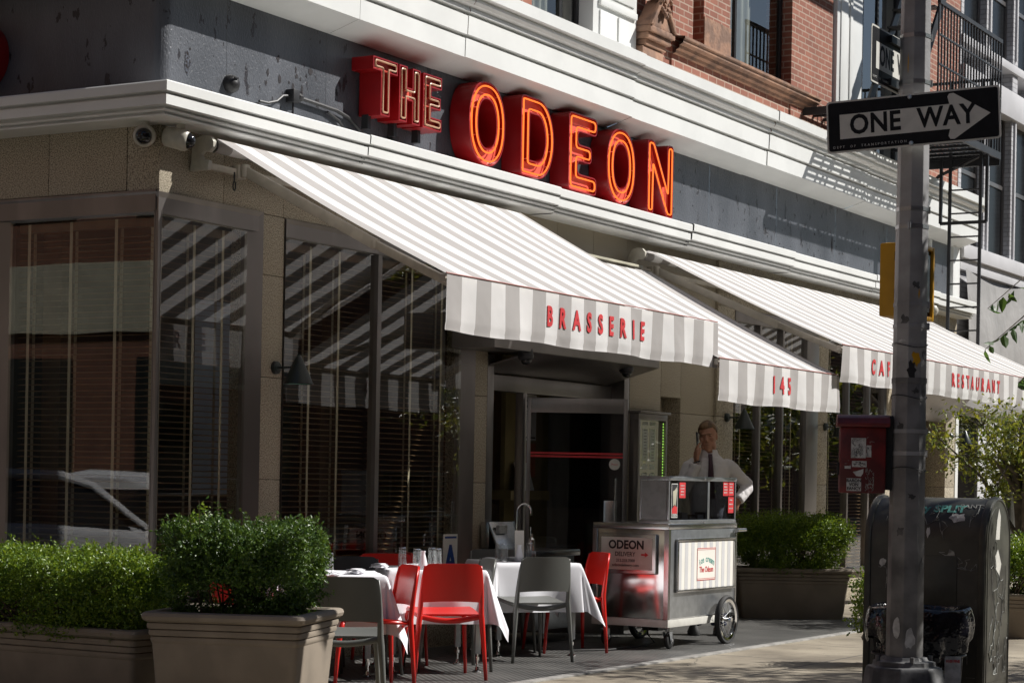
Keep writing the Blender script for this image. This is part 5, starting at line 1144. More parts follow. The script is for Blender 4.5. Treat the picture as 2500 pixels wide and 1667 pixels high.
for (x, y, l) in ((3.39, -.71, 'leftmost tumbler on the right table'), (3.36, -.78, 'tumbler between the leftmost one and the menu card on the right table'), (3.66, -.76, 'tumbler just right of the menu card on the right table'), (3.73, -.80, 'rightmost tumbler on the right table, by the grey sink')): tumbler(l, x, y)
bottle('white carafe among the tumblers on the middle table', 1.63, -1.12); bottle('white carafe in front of the menu card on the right table', 3.46, -.86); bottle('white carafe on the left table, half behind the shrub', .27, -1.08)
napkin('napkin on the left table right of the tumbler', .70, -1.18, .35); napkin('napkin at the left end of the middle table', 1.55, -.80, .4); napkin('napkin in the middle of the middle table', 1.73, -1.02, 1.2); napkin('napkin at the left end of the right table', 3.22, -.72, .2); napkin('napkin in the middle of the right table', 3.50, -.80, 1.0); napkin('napkin on the left table by the shrub', .33, -1.22, .2)
fork(.42, -1.16, 1.2, 'fork beside the lone tumbler on the left table'); fork(3.47, -.98, 1.3, 'fork on the right table below the menu card')
t = thing('menu_card', 'tall white menu card standing on the right table', 'menu', (3.60, -.78, ZT))
m = MB().slab([(3.50, -.80, ZT), (3.54, -.86, ZT), (3.555, -.845, ZT + .245), (3.515, -.785, ZT + .245)], (-.6, -.7, .1), .004); m.build('card', 'menu_paper', t)
ms = MB()
t = thing('menu_card', 'white menu card on the left table, peeping out behind the shrub', 'menu', (.33, -1.0, ZT))
MB().slab([(.27, -.92, ZT), (.35, -1.0, ZT), (.362, -.985, ZT + .25), (.282, -.905, ZT + .25)], (-.6, -.7, .1), .004).build('card', 'menu_paper', t)

# ================================================================ steel hand sink by the entrance
t = thing('portable_sink', 'stainless portable hand sink with a gooseneck tap, behind the right table', 'sink', (4.45, -.25, 0))
MB().box((4.30, -.52, .12), (5.02, -.05, .74)).build('cabinet', 'galvanised', t, bevel=.01)
MB().box((4.26, -.56, .742), (5.06, -.02, .80)).build('basin_top', 'stainless', t, bevel=.012)
MB().box((4.26, -.10, .802), (4.70, -.02, 1.03)).slab([(4.26, -.20, .80), (4.66, -.20, .80), (4.66, -.10, 1.03), (4.26, -.10, 1.03)], (0, -1, .4), .02).build('splash_back', 'stainless', t, bevel=.006)
MB().box((4.32, -.165, .93), (4.46, -.135, 1.0)).build('label_plate', 'sticker', t)
tpz = MB().tube([(4.39, -.30, .80), (4.39, -.30, .86)], .022, 12)
tpz.tube([(4.39, -.30, .86), (4.39, -.30, 1.12)] + [(4.39 + .065 - .065 * math.cos(a), -.30 - .03 * (1 - math.cos(a)), 1.12 + .065 * math.sin(a)) for a in [PI * k / 10 for k in range(1, 11)]] + [(4.52, -.36, 1.09)], .010, 10)
for sx in (-.05, .05): tpz.cyl((4.39, -.30, .88), (4.39 + sx, -.32, .89), .012).cyl((4.39 + sx, -.32, .87), (4.39 + sx, -.32, .93), .016)
tpz.build('tap', 'chrome', t, smooth=True, angle=50)
MB().lathe([(0, 0), (.03, 0), (.03, .09), (.012, .11), (.012, .14), (0, .14)], (4.29, -.50, .80), 14).build('soap_pump', 'chrome', t, smooth=True)
MB().tube([(4.98, -.10, .80), (4.98, -.10, .98)], .010).build('splash_post', 'stainless', t)

# ================================================================ ice cream cart
CX0, CX1, CY0, CY1 = 4.61, 5.97, -1.62, -.93
t = thing('ice_cream_cart', 'steel ice cream cart with a glass display top, striped poster and bicycle wheel', 'cart', (5.3, -1.25, 0)); K = t
bd = MB().box((CX0, CY0, .255), (CX1, CY1, 1.0)); bd.build('body', 'stainless_bright', K, bevel=.006)
MB().box((CX0 - .01, CY0 - .012, 1.002), (CX1 + .01, CY1 + .01, 1.048)).build('counter_top', 'stainless', K, bevel=.005)
MB().box((CX0 + .03, CY0 - .008, .262), (CX1 - .0, CY0 - .001, .998)).build('side_sheet', 'galvanised', K, bevel=.003)
MB().box((CX0 - .008, CY0 - .014, .19), (CX1 - .42, CY1 + .01, .253)).build('kick_strip', 'sign_white', K, bevel=.004)
for sx in (0,):
    MB().box((CX0 - .012, CY0 - .012, .255), (CX0 + .03, CY0 - .009, 1.0)).box((CX0 - .012, CY0 - .0088, .255), (CX0 - .002, CY0 + .03, 1.0)).box((CX0 - .012, CY1 - .03, .255), (CX0 - .002, CY1 + .01, 1.0)).box((CX1 - .02, CY0 - .013, .3), (CX1 + .01, CY0 - .009, 1.0)).build('corner_trim', 'stainless', K)
# display top
UY = -1.345; z0, z1 = 1.05, 1.445
fr = MB().box((CX0, CY0, z0), (CX1, UY, z0 + .03)).box((CX0 - .004, CY0 - .006, z1 - .035), (CX1 + .004, UY + .004, z1))
for (a, b) in ((CX0, CY0), (CX1 - .02, CY0), (CX0, UY - .02), (CX1 - .02, UY - .02)): fr.box((a, b, z0 + .032), (a + .02, b + .02, z1 - .037))
fr.box((5.38, CY0 + .002, z0 + .032), (5.42, CY0 + .012, z1 - .037)); dsp = fr.build('display_case', 'galvanised', K, bevel=.003)
MB().box((CX0 + .001, CY0 + .022, z0 + .032), (CX0 + .008, UY - .022, z1 - .037)).build('end_panel', 'galvanised', dsp)
MB().box((CX0 + .022, CY0 + .004, z0 + .032), (5.378, CY0 + .009, z1 - .037)).build('pane', 'tinted_glass', dsp)
MB().box((5.422, CY0 + .004, z0 + .032), (CX1 - .022, CY0 + .009, z1 - .037)).build('pane', 'tinted_glass', dsp)
MB().box((CX0 + .022, UY - .012, z0 + .032), (CX1 - .022, UY - .006, z1 - .037)).build('pane', 'clear_glass', dsp)
MB().box((CX1 - .012, CY0 + .022, z0 + .032), (CX1 - .006, UY - .022, z1 - .037)).build('pane', 'tinted_glass', dsp)
rv = MB()
for x in (CX0 + .02, 5.3, CX1 - .02):
    for z in (z1 - .017, z0 + .012): rv.lathe([(0, -.006), (.008, -.003), (.009, 0)], (x, CY0 - .006, z), 10, 'Y')
rv.build('rivet', 'chrome', dsp)
# stickers on the glass
fy = CY0 + .0028
def stick(x0, z0_, x1, z1_, m, nm='sticker'): return MB().box((x0, fy - .0015, z0_), (x1, fy, z1_)).build(nm, m, dsp)
stick(4.66, 1.10, 4.78, 1.385, 'sticker'); stick(4.667, 1.107, 4.773, 1.378, 'ink') if False else None
ps = MB().box((4.667, fy - .0022, 1.107), (4.773, fy - .0016, 1.378)); ps.build('poster_ground', 'ink', dsp)
MB().slab([(4.69, fy - .003, 1.20), (4.74, fy - .003, 1.20), (4.765, fy - .003, 1.33), (4.755, fy - .003, 1.355), (4.72, fy - .003, 1.33), (4.685, fy - .003, 1.32)], (0, -1, 0), .0005).build('poster_figure', 'cream_band', dsp)
MB().slab([(4.67, fy - .003, 1.135), (4.77, fy - .003, 1.135), (4.77, fy - .003, 1.19), (4.74, fy - .003, 1.195), (4.72, fy - .003, 1.215), (4.70, fy - .003, 1.19), (4.67, fy - .003, 1.175)], (0, -1, 0), .0005).build('poster_figure', 'red_ink', dsp)
ms = MB(); text('ODEON', .030, (4.72, fy - .0038, 1.122), (1, 0, 0), (0, 0, 1), .001, .001, mb=ms, sx=.8); ms.build('poster_writing', 'sticker', dsp)
for (a, b, c_, d_, ls_) in ((4.81, 1.265, 4.93, 1.395, 4), (5.70, 1.285, 5.80, 1.415, 4), (5.81, 1.285, 5.925, 1.415, 4), (5.81, 1.135, 5.925, 1.275, 3)):
    stick(a, b, c_, d_, 'red_ink'); q = MB()
    for k in range(ls_):
        zz = d_ - .022 - k * (d_ - b - .03) / ls_; wv_ = random.uniform(.025, .045); xm = (a + c_) / 2
        for j in range(5): q.box((xm - wv_ + j * wv_ * .4, fy - .0025, zz - .009), (xm - wv_ + j * wv_ * .4 + wv_ * .30, fy - .0018, zz))
    q.build('sticker_writing', 'sticker', dsp)
# goods inside the display
gd = MB()
for i in range(7): gd.box((4.75 + i * .16, -1.52, z0 + .031), (4.87 + i * .16, -1.42, z0 + .05 + .02 * (i % 3)))
gd.build('trays', 'dark_metal', dsp)
# striped poster on the street side
def stripes_box(): pass
px0, px1, pz0, pz1 = 4.735, 5.91, .475, .925
MB().box((px0, CY0 - .035, pz0), (px1, CY0 - .009, pz0 + .022)).box((px0, CY0 - .035, pz1 - .022), (px1, CY0 - .009, pz1)).box((px0, CY0 - .035, pz0 + .023), (px0 + .022, CY0 - .009, pz1 - .023)).box((px1 - .022, CY0 - .035, pz0 + .023), (px1, CY0 - .009, pz1 - .023)).build('poster_frame', 'stainless', K, bevel=.002)
MB().box((px0 + .022, CY0 - .024, pz0 + .022), (px1 - .022, CY0 - .010, pz1 - .022)).build('poster', 'menu_paper', K)
q = MB(); n_ = 9
for i in range(n_): a = px0 + .03 + i * (px1 - px0 - .06) / n_; q.box((a, CY0 - .0252, pz0 + .024), (a + .062, CY0 - .0244, pz1 - .024))
q.build('poster_stripes', 'pale_grey', K)
MB().box((5.13, CY0 - .0265, .565), (5.50, CY0 - .0256, .84)).build('poster_label', 'menu_paper', K)
q = MB()
for (a, b, c_, d_) in ((5.13, .565, 5.50, .570), (5.13, .578, 5.50, .581), (5.13, .835, 5.50, .84), (5.13, .824, 5.50, .827), (5.13, .571, 5.134, .834), (5.496, .571, 5.50, .834)): q.box((a, CY0 - .0278, b), (c_, CY0 - .0268, d_))
text('The Odeon', .068, (5.315, CY0 - .0275, .655), (1, 0, 0), (0, 0, 1), .001, .0012, .95, mb=q, sx=.92); q.build('poster_writing', 'red_ink', K)
q = MB(); s_ = 'ice cream'
for i, ch in enumerate(s_):
    a = (i - 4) / 4; 
    if ch != ' ': text(ch, .075, (5.315 + a * .135, CY0 - .0275, .745 - .028 * a * a), (1, 0, -a * .35), (a * .35, 0, 1), .001, .001, mb=q)
q.build('poster_writing', 'teal_ink', K)
# delivery sign on the shaded end
dy0, dy1, dz0, dz1 = -1.53, -.985, .625, .965; X = CX0
MB().box((X - .04, dy0, dz0), (X - .013, dy1, dz1)).build('sign_frame', 'stainless', K, bevel=.012)
MB().box((X - .044, dy0 + .035, dz0 + .035), (X - .0405, dy1 - .035, dz1 - .035)).build('delivery_sign', 'sign_white', K)
def lt(s_, size, y, z, m, b=.0, sx=1.0): text(s_, size, (X - .046, y, z), (0, -1, 0), (0, 0, 1), .001, b, sx=sx).build('delivery_writing', m, K)
lt('ODEON', .098, -1.255, .865, 'ink', .0035, .92); lt('DELIVERY', .052, -1.245, .788, 'ink', .0006, .85); lt('212.233.7000', .034, -1.25, .735, 'ink', .0004, .95); lt('odeondelivery.com', .034, -1.25, .697, 'ink', .0003, .95)
MB().slab([(X - .046, -1.395, .781), (X - .046, -1.43, .781), (X - .046, -1.43, .768), (X - .046, -1.462, .788), (X - .046, -1.43, .808), (X - .046, -1.43, .795), (X - .046, -1.395, .795)], (-1, 0, 0), .001).build('arrow', 'red_ink', K)
MB().slab([(X - .046, -1.10, .783), (X - .046, -1.06, .783), (X - .046, -1.06, .793), (X - .046, -1.10, .793)], (-1, 0, 0), .001).build('arrow', 'red_ink', K)
# handle
MB().cyl((CX1 - .08, CY0 - .05, .985), (CX1 + .10, CY0 - .05, .985), .018).box((CX1 - .05, CY0 - .05, .975), (CX1 - .035, CY0, .995)).build('handle', 'chrome', K, smooth=True, angle=40)
# wheels
def wheel(cx, cy, r, parent, big=True):
    tw = MB().lathe([(r - .035, -.018), (r - .012, -.024), (r, -.010), (r + .002, 0), (r, .010), (r - .012, .024), (r - .035, .018)], (cx, cy, r), 48, 'Y', cap=False).build('wheel', 'rubber', parent, smooth=True, angle=50)
    MB().lathe([(r - .058, -.014), (r - .034, -.020), (r - .034, .020), (r - .058, .014), (r - .058, -.014)], (cx, cy, r), 48, 'Y', cap=False).build('rim', 'chrome', tw, smooth=True, angle=40)
    h = MB().lathe([(0, -.05), (.02, -.05), (.026, -.03), (.014, -.02), (.014, .02), (.026, .03), (.02, .05), (0, .05)], (cx, cy, r), 16, 'Y', cap=False)
    for i in range(20):
        a = 2 * PI * i / 20; s_ = (-.028 if i % 2 else .028); b = a + (.35 if (i // 2) % 2 else -.35)
        h.tube([(cx + .022 * math.cos(b), cy + s_, r + .022 * math.sin(b)), (cx + (r - .055) * math.cos(a), cy, r + (r - .055) * math.sin(a))], .0016, 4)
    h.build('spokes', 'chrome', tw, smooth=True)
wheel(5.635, -1.70, .212, K); wheel(5.635, -.86, .212, K)
for (x, y) in ((4.72, -1.58), (4.72, -.99)):
    f_ = MB().box((x - .05, y - .04, .178), (x + .05, y + .04, .188)).cyl((x, y, .15), (x, y, .178), .022).slab([(x - .03, y - .028, .15), (x + .03, y - .028, .15), (x + .03, y - .028, .065), (x + .01, y - .028, .05)], (0, -1, 0), .004).slab([(x - .03, y + .032, .15), (x + .03, y + .032, .15), (x + .03, y + .032, .065), (x + .01, y + .032, .05)], (0, -1, 0), .004).build('caster', 'galvanised', K)
    MB().lathe([(0, -.022), (.02, -.022), (.03, -.018), (.06, -.018), (.070, -.010), (.072, 0), (.070, .010), (.06, .018), (.03, .018), (.02, .022), (0, .022)], (x + .022, y, .078), 28, 'Y', cap=False).build('caster_wheel', 'rubber', f_, smooth=True, angle=40)
    MB().cyl((x + .022, y - .034, .078), (x + .022, y + .034, .078), .012).build('axle', 'chrome', f_)
MB().box((5.0, -1.35, .13), (5.3, -1.2, .19)).build('axle_box', 'dark_metal', K); MB().cyl((5.635, -1.69, .212), (5.635, -.87, .212), .012).box((5.60, -1.62, .20), (5.67, -1.58, .26)).box((5.60, -.96, .20), (5.67, -.93, .26)).build('axle', 'dark_metal', K)
MB().tube([(4.9, -1.3, .17), (4.95, -1.28, .10), (5.0, -1.32, .03), (4.8, -1.35, .02), (4.2, -1.3, .018), (3.9, -1.1, .018)], .008).build('power_cord', 'rubber', K, smooth=True)
# ================================================================ man on the telephone
def remeshed(name, mb, m, parent, vox, smooth_it=2):
    o = mb.build(name, m, parent, fix=True)
    md = o.modifiers.new('r', 'REMESH'); md.mode = 'VOXEL'; md.voxel_size = vox
    ms_ = o.modifiers.new('s', 'SMOOTH'); ms_.iterations = smooth_it; ms_.factor = .5
    dg = bpy.context.evaluated_depsgraph_get(); dg.update(); me = bpy.data.meshes.new_from_object(o.evaluated_get(dg))
    o.modifiers.clear(); o.data = me; me.name = name
    me.polygons.foreach_set('use_smooth', [True] * len(me.polygons)); me.update(); return o
PZ = thing('person', 'man in white shirt and dark tie, phoning, hand on hip, behind the cart', 'person', (6.46, -1.13, 0), 0)
Pm = Matrix(((rtv.x, -axv.x, 0, 6.46), (rtv.y, -axv.y, 0, -1.13), (0, 0, 1, 0.0), (0, 0, 0, 1)))   # local r (image right), f (towards the street), z
def ring_loft(m, rings, n=28):
    """rings: (z, cr, cf, half width, half depth)"""
    vs = [(cr + a_ * math.cos(2 * PI * i / n), cf + b_ * math.sin(2 * PI * i / n), z) for (z, cr, cf, a_, b_) in rings for i in range(n)]
    fs = [(k * n + i, k * n + (i + 1) % n, (k + 1) * n + (i + 1) % n, (k + 1) * n + i) for k in range(len(rings) - 1) for i in range(n)]
    m.add(vs, fs + [tuple(range(n - 1, -1, -1)), tuple(range((len(rings) - 1) * n, len(rings) * n))])
def ellipsoid(m, c, r, n=14):
    m.lathe([(math.sin(PI * k / n), -math.cos(PI * k / n)) for k in range(0, n + 1)], (0, 0, 0), 16, cap=False)
    k0 = len(m.v) - 16 * (n + 1)
    for i in range(k0, len(m.v)): p = m.v[i]; m.v[i] = (c[0] + p[0] * r[0], c[1] + p[1] * r[1], c[2] + p[2] * r[2])
HR = Matrix.Translation((0, .01, 1.70)) @ Matrix.Rotation(math.radians(16), 4, 'Z') @ Matrix.Rotation(math.radians(-6), 4, 'Y') @ Matrix.Rotation(math.radians(-7), 4, 'X') @ Matrix.Translation((0, -.01, -1.70))
hd = MB()
ring_loft(hd, [(1.682, 0, .052, .012, .010), (1.688, 0, .050, .026, .024), (1.70, 0, .044, .038, .040), (1.725, 0, .028, .052, .062), (1.755, 0, .014, .062, .080), (1.79, 0, .004, .069, .091), (1.83, 0, .0, .0735, .097), (1.87, 0, -.003, .077, .099), (1.905, 0, -.006, .074, .094), (1.935, 0, -.008, .060, .076), (1.952, 0, -.01, .038, .05), (1.958, 0, -.01, .015, .02)])
hd.tube([(0, .088, 1.845), (0, .102, 1.82), (0, .112, 1.798), (0, .098, 1.790)], [.009, .011, .015, .012], 10)
ellipsoid(hd, (0, .095, 1.855), (.050, .010, .008)); ellipsoid(hd, (0, .088, 1.757), (.024, .012, .006)); ellipsoid(hd, (0, .086, 1.747), (.020, .012, .007)); ellipsoid(hd, (0, .070, 1.70), (.022, .022, .018))
for s_ in (-1, 1):
    ellipsoid(hd, (s_ * .077, -.008, 1.815), (.010, .020, .034)); ellipsoid(hd, (s_ * .045, .070, 1.80), (.024, .02, .022)); ellipsoid(hd, (s_ * .033, .084, 1.838), (.014, .010, .008)); ellipsoid(hd, (s_ * .05, .03, 1.735), (.02, .05, .03))
hd.xf(HR)
bdy = MB(); bdy.add(hd.v, hd.f)
ring_loft(bdy, [(1.56, 0, -.012, .066, .066), (1.62, 0, -.005, .058, .060), (1.70, .002, .004, .056, .060), (1.76, .004, .006, .05, .06)])
ring_loft(bdy, [(.98, 0, 0, .140, .100), (1.10, 0, 0, .135, .10), (1.3, 0, 0, .145, .10), (1.5, 0, 0, .14, .095), (1.60, 0, -.01, .09, .08)])
RS, RE, RW = (-.185, -.01, 1.575), (-.245, .08, 1.30), (-.132, .125, 1.575)
LS, LE, LW = (.185, -.01, 1.575), (.365, -.10, 1.385), (.262, .03, 1.235)
bdy.tube([(-.15, -.01, 1.55), RE, RW], [.035, .036, .027], 12); bdy.tube([(.15, -.01, 1.55), LE, LW], [.035, .036, .027], 12)
for s_ in (-1, 1):
    bdy.tube([(s_ * .085, 0, 1.0), (s_ * .10, .01, .55), (s_ * .11, -.01, .10)], [.085, .062, .045], 14); bdy.tube([(s_ * .11, -.03, .05), (s_ * .125, .16, .04)], [.045, .035], 12)
def hand(m, w_, up, pal, thumb_side, curl, L=.09):
    """w_ wrist point, up = direction of the fingers, pal = palm normal; four fingers with knuckle bends and a thumb"""
    w_ = Vector(w_); u = Vector(up).normalized(); p = Vector(pal); p = (p - u * p.dot(u)).normalized(); s_ = u.cross(p) * thumb_side
    for k in range(5):
        a = (k - 2) * .016; m.tube([w_ + s_ * a * .6 - u * .015, w_ + s_ * a + u * .04, w_ + s_ * a * 1.1 + u * L], [.016, .0175, .013], 8)
    for k in range(4):
        a = .030 - .020 * k; Lf = (.040, .045, .042, .033)[k]; b = w_ + s_ * a + u * L; d = u.copy(); pts = [b - u * .01]; 
        for j in range(3):
            d = (d * math.cos(curl[j]) + p * math.sin(curl[j])).normalized(); b = b + d * Lf * (1, .7, .55)[j]; pts.append(b)
        m.tube(pts, [.0105, .0100, .0090, .0072], 8)
    t0 = w_ + s_ * .026 + u * .025; m.tube([t0, t0 + s_ * .024 + u * .028 + p * .01, t0 + s_ * .026 + u * .056 + p * .018, t0 + s_ * .020 + u * .080 + p * .02], [.014, .012, .011, .009], 8)
hand(bdy, (-.128, .122, 1.605), (.02, -.42, 1), (.9, -.25, -.1), 1, (.15, .5, .5))
hand(bdy, LW, (-.75, .35, -.75), (-.5, -.5, -.6), -1, (.35, .4, .3), L=.08)
bdy.xf(Pm); remeshed('body', bdy, 'skin', PZ, .0055, 2)
ey = MB()
for s_ in (-1, 1): ellipsoid(ey, (s_ * .031, .0885, 1.831), (.0095, .005, .0030))
ey.xf(Pm @ HR).build('eye', 'dome_black', PZ, smooth=True)
eb = MB()
for s_ in (-1, 1): eb.tube([(s_ * .014, .104, 1.846), (s_ * .032, .103, 1.852), (s_ * .052, .090, 1.846)], [.003, .0042, .002], 6)
eb.tube([(-.020, .0985, 1.752), (0, .1015, 1.7525), (.020, .0985, 1.752)], [.0012, .002, .0012], 6)
eb.xf(Pm @ HR).build('eyebrow', 'hair', PZ, smooth=True)
hr = MB()
def HF(a, b, o=0):
    az = 2 * PI * a; fr_ = math.sin(az)      # +1 at the forehead
    zl = 1.90 - .005 * math.cos(az * 3) if fr_ > .55 else (1.90 - (.55 - fr_) / .75 * .075 if fr_ > -.2 else 1.825 - (-.2 - fr_) * .09)
    el0 = math.asin(max(-1, min(1, (zl - 1.868) / .098))); el = el0 + (PI / 2 - el0) * b
    k = 1 + .035 * noise.noise(Vector((math.cos(az) * 3, math.sin(az) * 3, b * 4))) + .02 * math.sin(az * 23 + b * 5) * (1 - b) + (.09 * max(0, fr_) * math.sin(PI * min(1, b * 1.6)) if b < .62 else 0)
    k *= .90 if b == 0 else 1
    return (.088 * k * math.cos(el) * math.cos(az), -.006 + .112 * k * math.cos(el) * math.sin(az), 1.868 + .103 * k * math.sin(el))
hr.grid(HF, 72, 16, closed_u=True); hr.xf(Pm @ HR).build('hair', 'hair', PZ, smooth=True, angle=180)
# shirt: torso, sleeves, collar, cuffs
sh = MB()
ring_loft(sh, [(1.0, 0, 0, .168, .130), (1.06, 0, 0, .168, .132), (1.18, 0, .006, .166, .134), (1.32, 0, .004, .178, .134), (1.46, 0, 0, .188, .128), (1.55, 0, -.004, .182, .115), (1.61, 0, -.01, .140, .096), (1.645, 0, -.012, .092, .080), (1.665, 0, -.008, .072, .072)], 36)
sh.tube([(-.13, -.01, 1.575), (-.178, -.005, 1.55), (-.218, .02, 1.43), RE, (-.244, .09, 1.315), (-.190, .115, 1.43), (-.142, .124, 1.545)], [.055, .062, .062, .062, .060, .054, .046], 16)
sh.tube([(.13, -.01, 1.575), (.182, -.01, 1.553), (.268, -.05, 1.475), LE, (.358, -.08, 1.355), (.318, -.03, 1.295), (.278, .01, 1.255)], [.055, .062, .060, .060, .060, .052, .046], 16)
sh.tube([(-.148, .122, 1.530), (-.138, .124, 1.565)], [.050, .050], 16); sh.tube([(.290, .0, 1.27), (.268, .022, 1.243)], [.050, .050], 16)
sh.xf(Pm); so_ = remeshed('shirt', sh, 'shirt', PZ, .009, 3)
for v in so_.data.vertices:
    q = v.co; k = noise.noise(Vector((q.x * 11, q.y * 11, q.z * 6))) * .009 + abs(noise.noise(Vector((q.x * 20, q.y * 20 + q.z * 12, q.z * 16)))) * .010; v.co = q + v.normal * k
cl = MB()
for s_ in (-1, 1):
    cl.slab([(s_ * .006, .082, 1.645), (s_ * .062, .070, 1.612), (s_ * .082, .030, 1.66), (s_ * .070, .01, 1.70), (s_ * .040, .058, 1.69)], (s_ * .3, 1, .2), .004)
cl.grid(lambda a, b: (.072 * math.cos(PI * .1 + 1.8 * PI * a + PI * .5), -.002 + .070 * math.sin(PI * .1 + 1.8 * PI * a + PI * .5), 1.655 + .045 * b), 24, 3)
cl.xf(Pm).build('collar', 'shirt', PZ, smooth=True, angle=40)
MB().grid(lambda a, b: ((a - .5) * 2 * (.016 + .022 * b if b > .06 else .020) + .010 * b, .088 + .052 * min(1, b * 3.2) ** .6 + .012 * math.sin(PI * a), 1.652 - .40 * b), 8, 22).xf(Pm).build('tie', 'tie', PZ, smooth=True, fix=False)
MB().slab([(-.020, .100, 1.662), (.020, .100, 1.662), (.013, .108, 1.630), (-.013, .108, 1.630)], (0, 1, .2), .02).xf(Pm).build('tie_knot', 'tie', PZ, bevel=.004)
tr_ = MB(); ring_loft(tr_, [(.90, 0, 0, .175, .13), (.98, 0, 0, .182, .138), (1.045, 0, 0, .184, .142)], 30)
for s_ in (-1, 1): tr_.tube([(s_ * .09, 0, .95), (s_ * .105, .012, .52), (s_ * .115, -.005, .09)], [.10, .082, .075], 16)
tr_.xf(Pm); remeshed('trousers', tr_, 'trousers', PZ, .012, 2)
bt = MB(); ring_loft(bt, [(1.03, 0, 0, .187, .145), (1.062, 0, 0, .187, .145)], 30); bt.xf(Pm).build('belt', 'dark_metal', PZ, smooth=True, angle=40)
for s_ in (-1, 1): MB().rectloft(.10, .29, [(-.01, 0), (0, .01), (0, .035), (-.015, .07), (-.03, .10)], .045, (s_ * .118, .06)).xf(Pm).build('shoe', 'rubber', PZ, smooth=True)
ph = MB().box((-.006, -.034, -.07), (.006, .034, .07)); ph.xf(Pm @ HR @ Matrix.Translation((-.099, .022, 1.800)) @ Matrix.Rotation(.25, 4, 'X'))
tag(ph.build('mobile_phone', 'phone', bevel=.003), 'dark mobile phone held to the ear of the man in the white shirt', 'phone')
wt = MB().tube([Vector(Pm @ Vector((-.131 + .031 * math.cos(a), .124 + .028 * math.sin(a), 1.583 + .010 * math.cos(a)))) for a in [2 * PI * k / 16 for k in range(16)]], .007, 6, closed=True); wt.build('wrist_watch', 'phone', PZ, smooth=True)

# ================================================================ street pole with its fittings
PX, PY = .255, -5.184
P = thing('street_pole', 'octagonal grey steel street pole wrapped with bands, on a flared dark base', 'pole', (PX, PY, 0))
def octo(z, r, rot=math.radians(14)): return [(PX + r * math.cos(rot + PI / 4 * k), PY + r * math.sin(rot + PI / 4 * k), z) for k in range(8)]
def octs(m, rings):
    b = len(m.v)
    for z, r in rings: m.v += octo(z, r)
    for j in range(len(rings) - 1): m.f += [(b + j * 8 + i, b + j * 8 + (i + 1) % 8, b + (j + 1) * 8 + (i + 1) % 8, b + (j + 1) * 8 + i) for i in range(8)]
    m.f += [tuple(range(b + 7, b - 1, -1)), tuple(range(b + (len(rings) - 1) * 8, b + len(rings) * 8))]
def rad(z): return .106 - .0058 * z
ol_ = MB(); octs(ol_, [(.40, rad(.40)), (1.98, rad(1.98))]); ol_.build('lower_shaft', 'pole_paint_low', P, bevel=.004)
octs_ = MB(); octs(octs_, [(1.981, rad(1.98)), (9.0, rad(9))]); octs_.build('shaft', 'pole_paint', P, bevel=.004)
bm_ = MB(); octs(bm_, [(-.02, .285), (.05, .28), (.06, .265), (.375, .215), (.395, .205), (.400, .175), (.425, .172), (.43, .135), (.45, .125)]); bm_.build('base', 'base_paint', P, bevel=.005)
for k in range(4):
    a = math.radians(14 + 22.5) + PI / 2 * k; MB().cyl((PX + .15 * math.cos(a), PY + .15 * math.sin(a), .42), (PX + .15 * math.cos(a), PY + .15 * math.sin(a), .455), .014, n=6).build('bolt', 'base_paint', P)
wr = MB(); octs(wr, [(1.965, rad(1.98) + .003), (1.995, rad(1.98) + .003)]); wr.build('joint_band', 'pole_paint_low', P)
Zp = lambda y: 1.39 + (1189 - y) * 11.4 / 5000
rb = random.Random(4)
for y_ in (92, 205, 513, 556, 745, 797, 1053, 1107):
    z = Zp(y_); b = MB(); octs(b, [(z - .011, rad(z) + .003), (z + .011, rad(z) + .003)])
    a = math.radians(rb.choice((-52, -60, 190))); c_ = (PX + (rad(z) + .006) * math.cos(a), PY + (rad(z) + .006) * math.sin(a))
    b.cyl((c_[0], c_[1], z - .018), (c_[0], c_[1], z + .020), .010, n=8); b.build('strap', 'galvanised' if y_ < 700 else 'pole_paint', P)
for y_ in (1145, 845, 970):
    z = Zp(y_); MB().tube([(PX + (rad(z) + .004) * math.cos(a), PY + (rad(z) + .004) * math.sin(a), z + .012 * math.sin(a * 2 + y_)) for a in [2 * PI * k / 24 for k in range(24)]], .0025, 5, closed=True).build('wire', 'rubber', P)
# remnants of stickers on the shaft: on facets turned to the camera
def facet(k): a = math.radians(14 + 22.5) + PI / 4 * k; return a
fc = sorted(range(8), key=lambda k: (math.cos(facet(k)) * -axv.x + math.sin(facet(k)) * -axv.y), reverse=True)[:3]
def decal(k, z, w_, h, m, off=0, jag=0, seed=0, nm='sticker_remnant', parent=P, rr=None):
    a = facet(k); r = (rr or rad(z)) * math.cos(PI / 8) + .0022; n = Vector((math.cos(a), math.sin(a), 0)); s_ = Vector((-math.sin(a), math.cos(a), 0)); c_ = Vector((PX, PY, z)) + n * r + s_ * off
    rn = random.Random(seed); N_ = 14 if jag else 4; pts = []
    if jag:
        for i in range(N_): t_ = 2 * PI * i / N_; q = 1 - rn.random() * jag; pts.append(c_ + s_ * (w_ / 2 * q * math.cos(t_) * 1.2) + Vector((0, 0, h / 2 * q * math.sin(t_) * 1.2)))
    else: pts = [c_ + s_ * (w_ / 2 * i) + Vector((0, 0, h / 2 * j)) for i, j in ((-1, -1), (1, -1), (1, 1), (-1, 1))]
    return MB().slab(pts, n, .0008).build(nm, m, parent)
decal(fc[0], Zp(1555), .055, .115, 'sticker', 0, .35, 1); decal(fc[1], Zp(1530), .040, .105, 'sticker', 0, .15, 2)
decal(fc[0], Zp(880), .05, .10, 'signal_yellow', .01, .6, 3); decal(fc[0], Zp(905), .055, .10, 'ink', -.015, .5, 8); decal(fc[0], Zp(1052), .055, .018, 'cream_band', 0, .1, 4); decal(fc[1], Zp(1105), .05, .016, 'cream_band', 0, .1, 5)
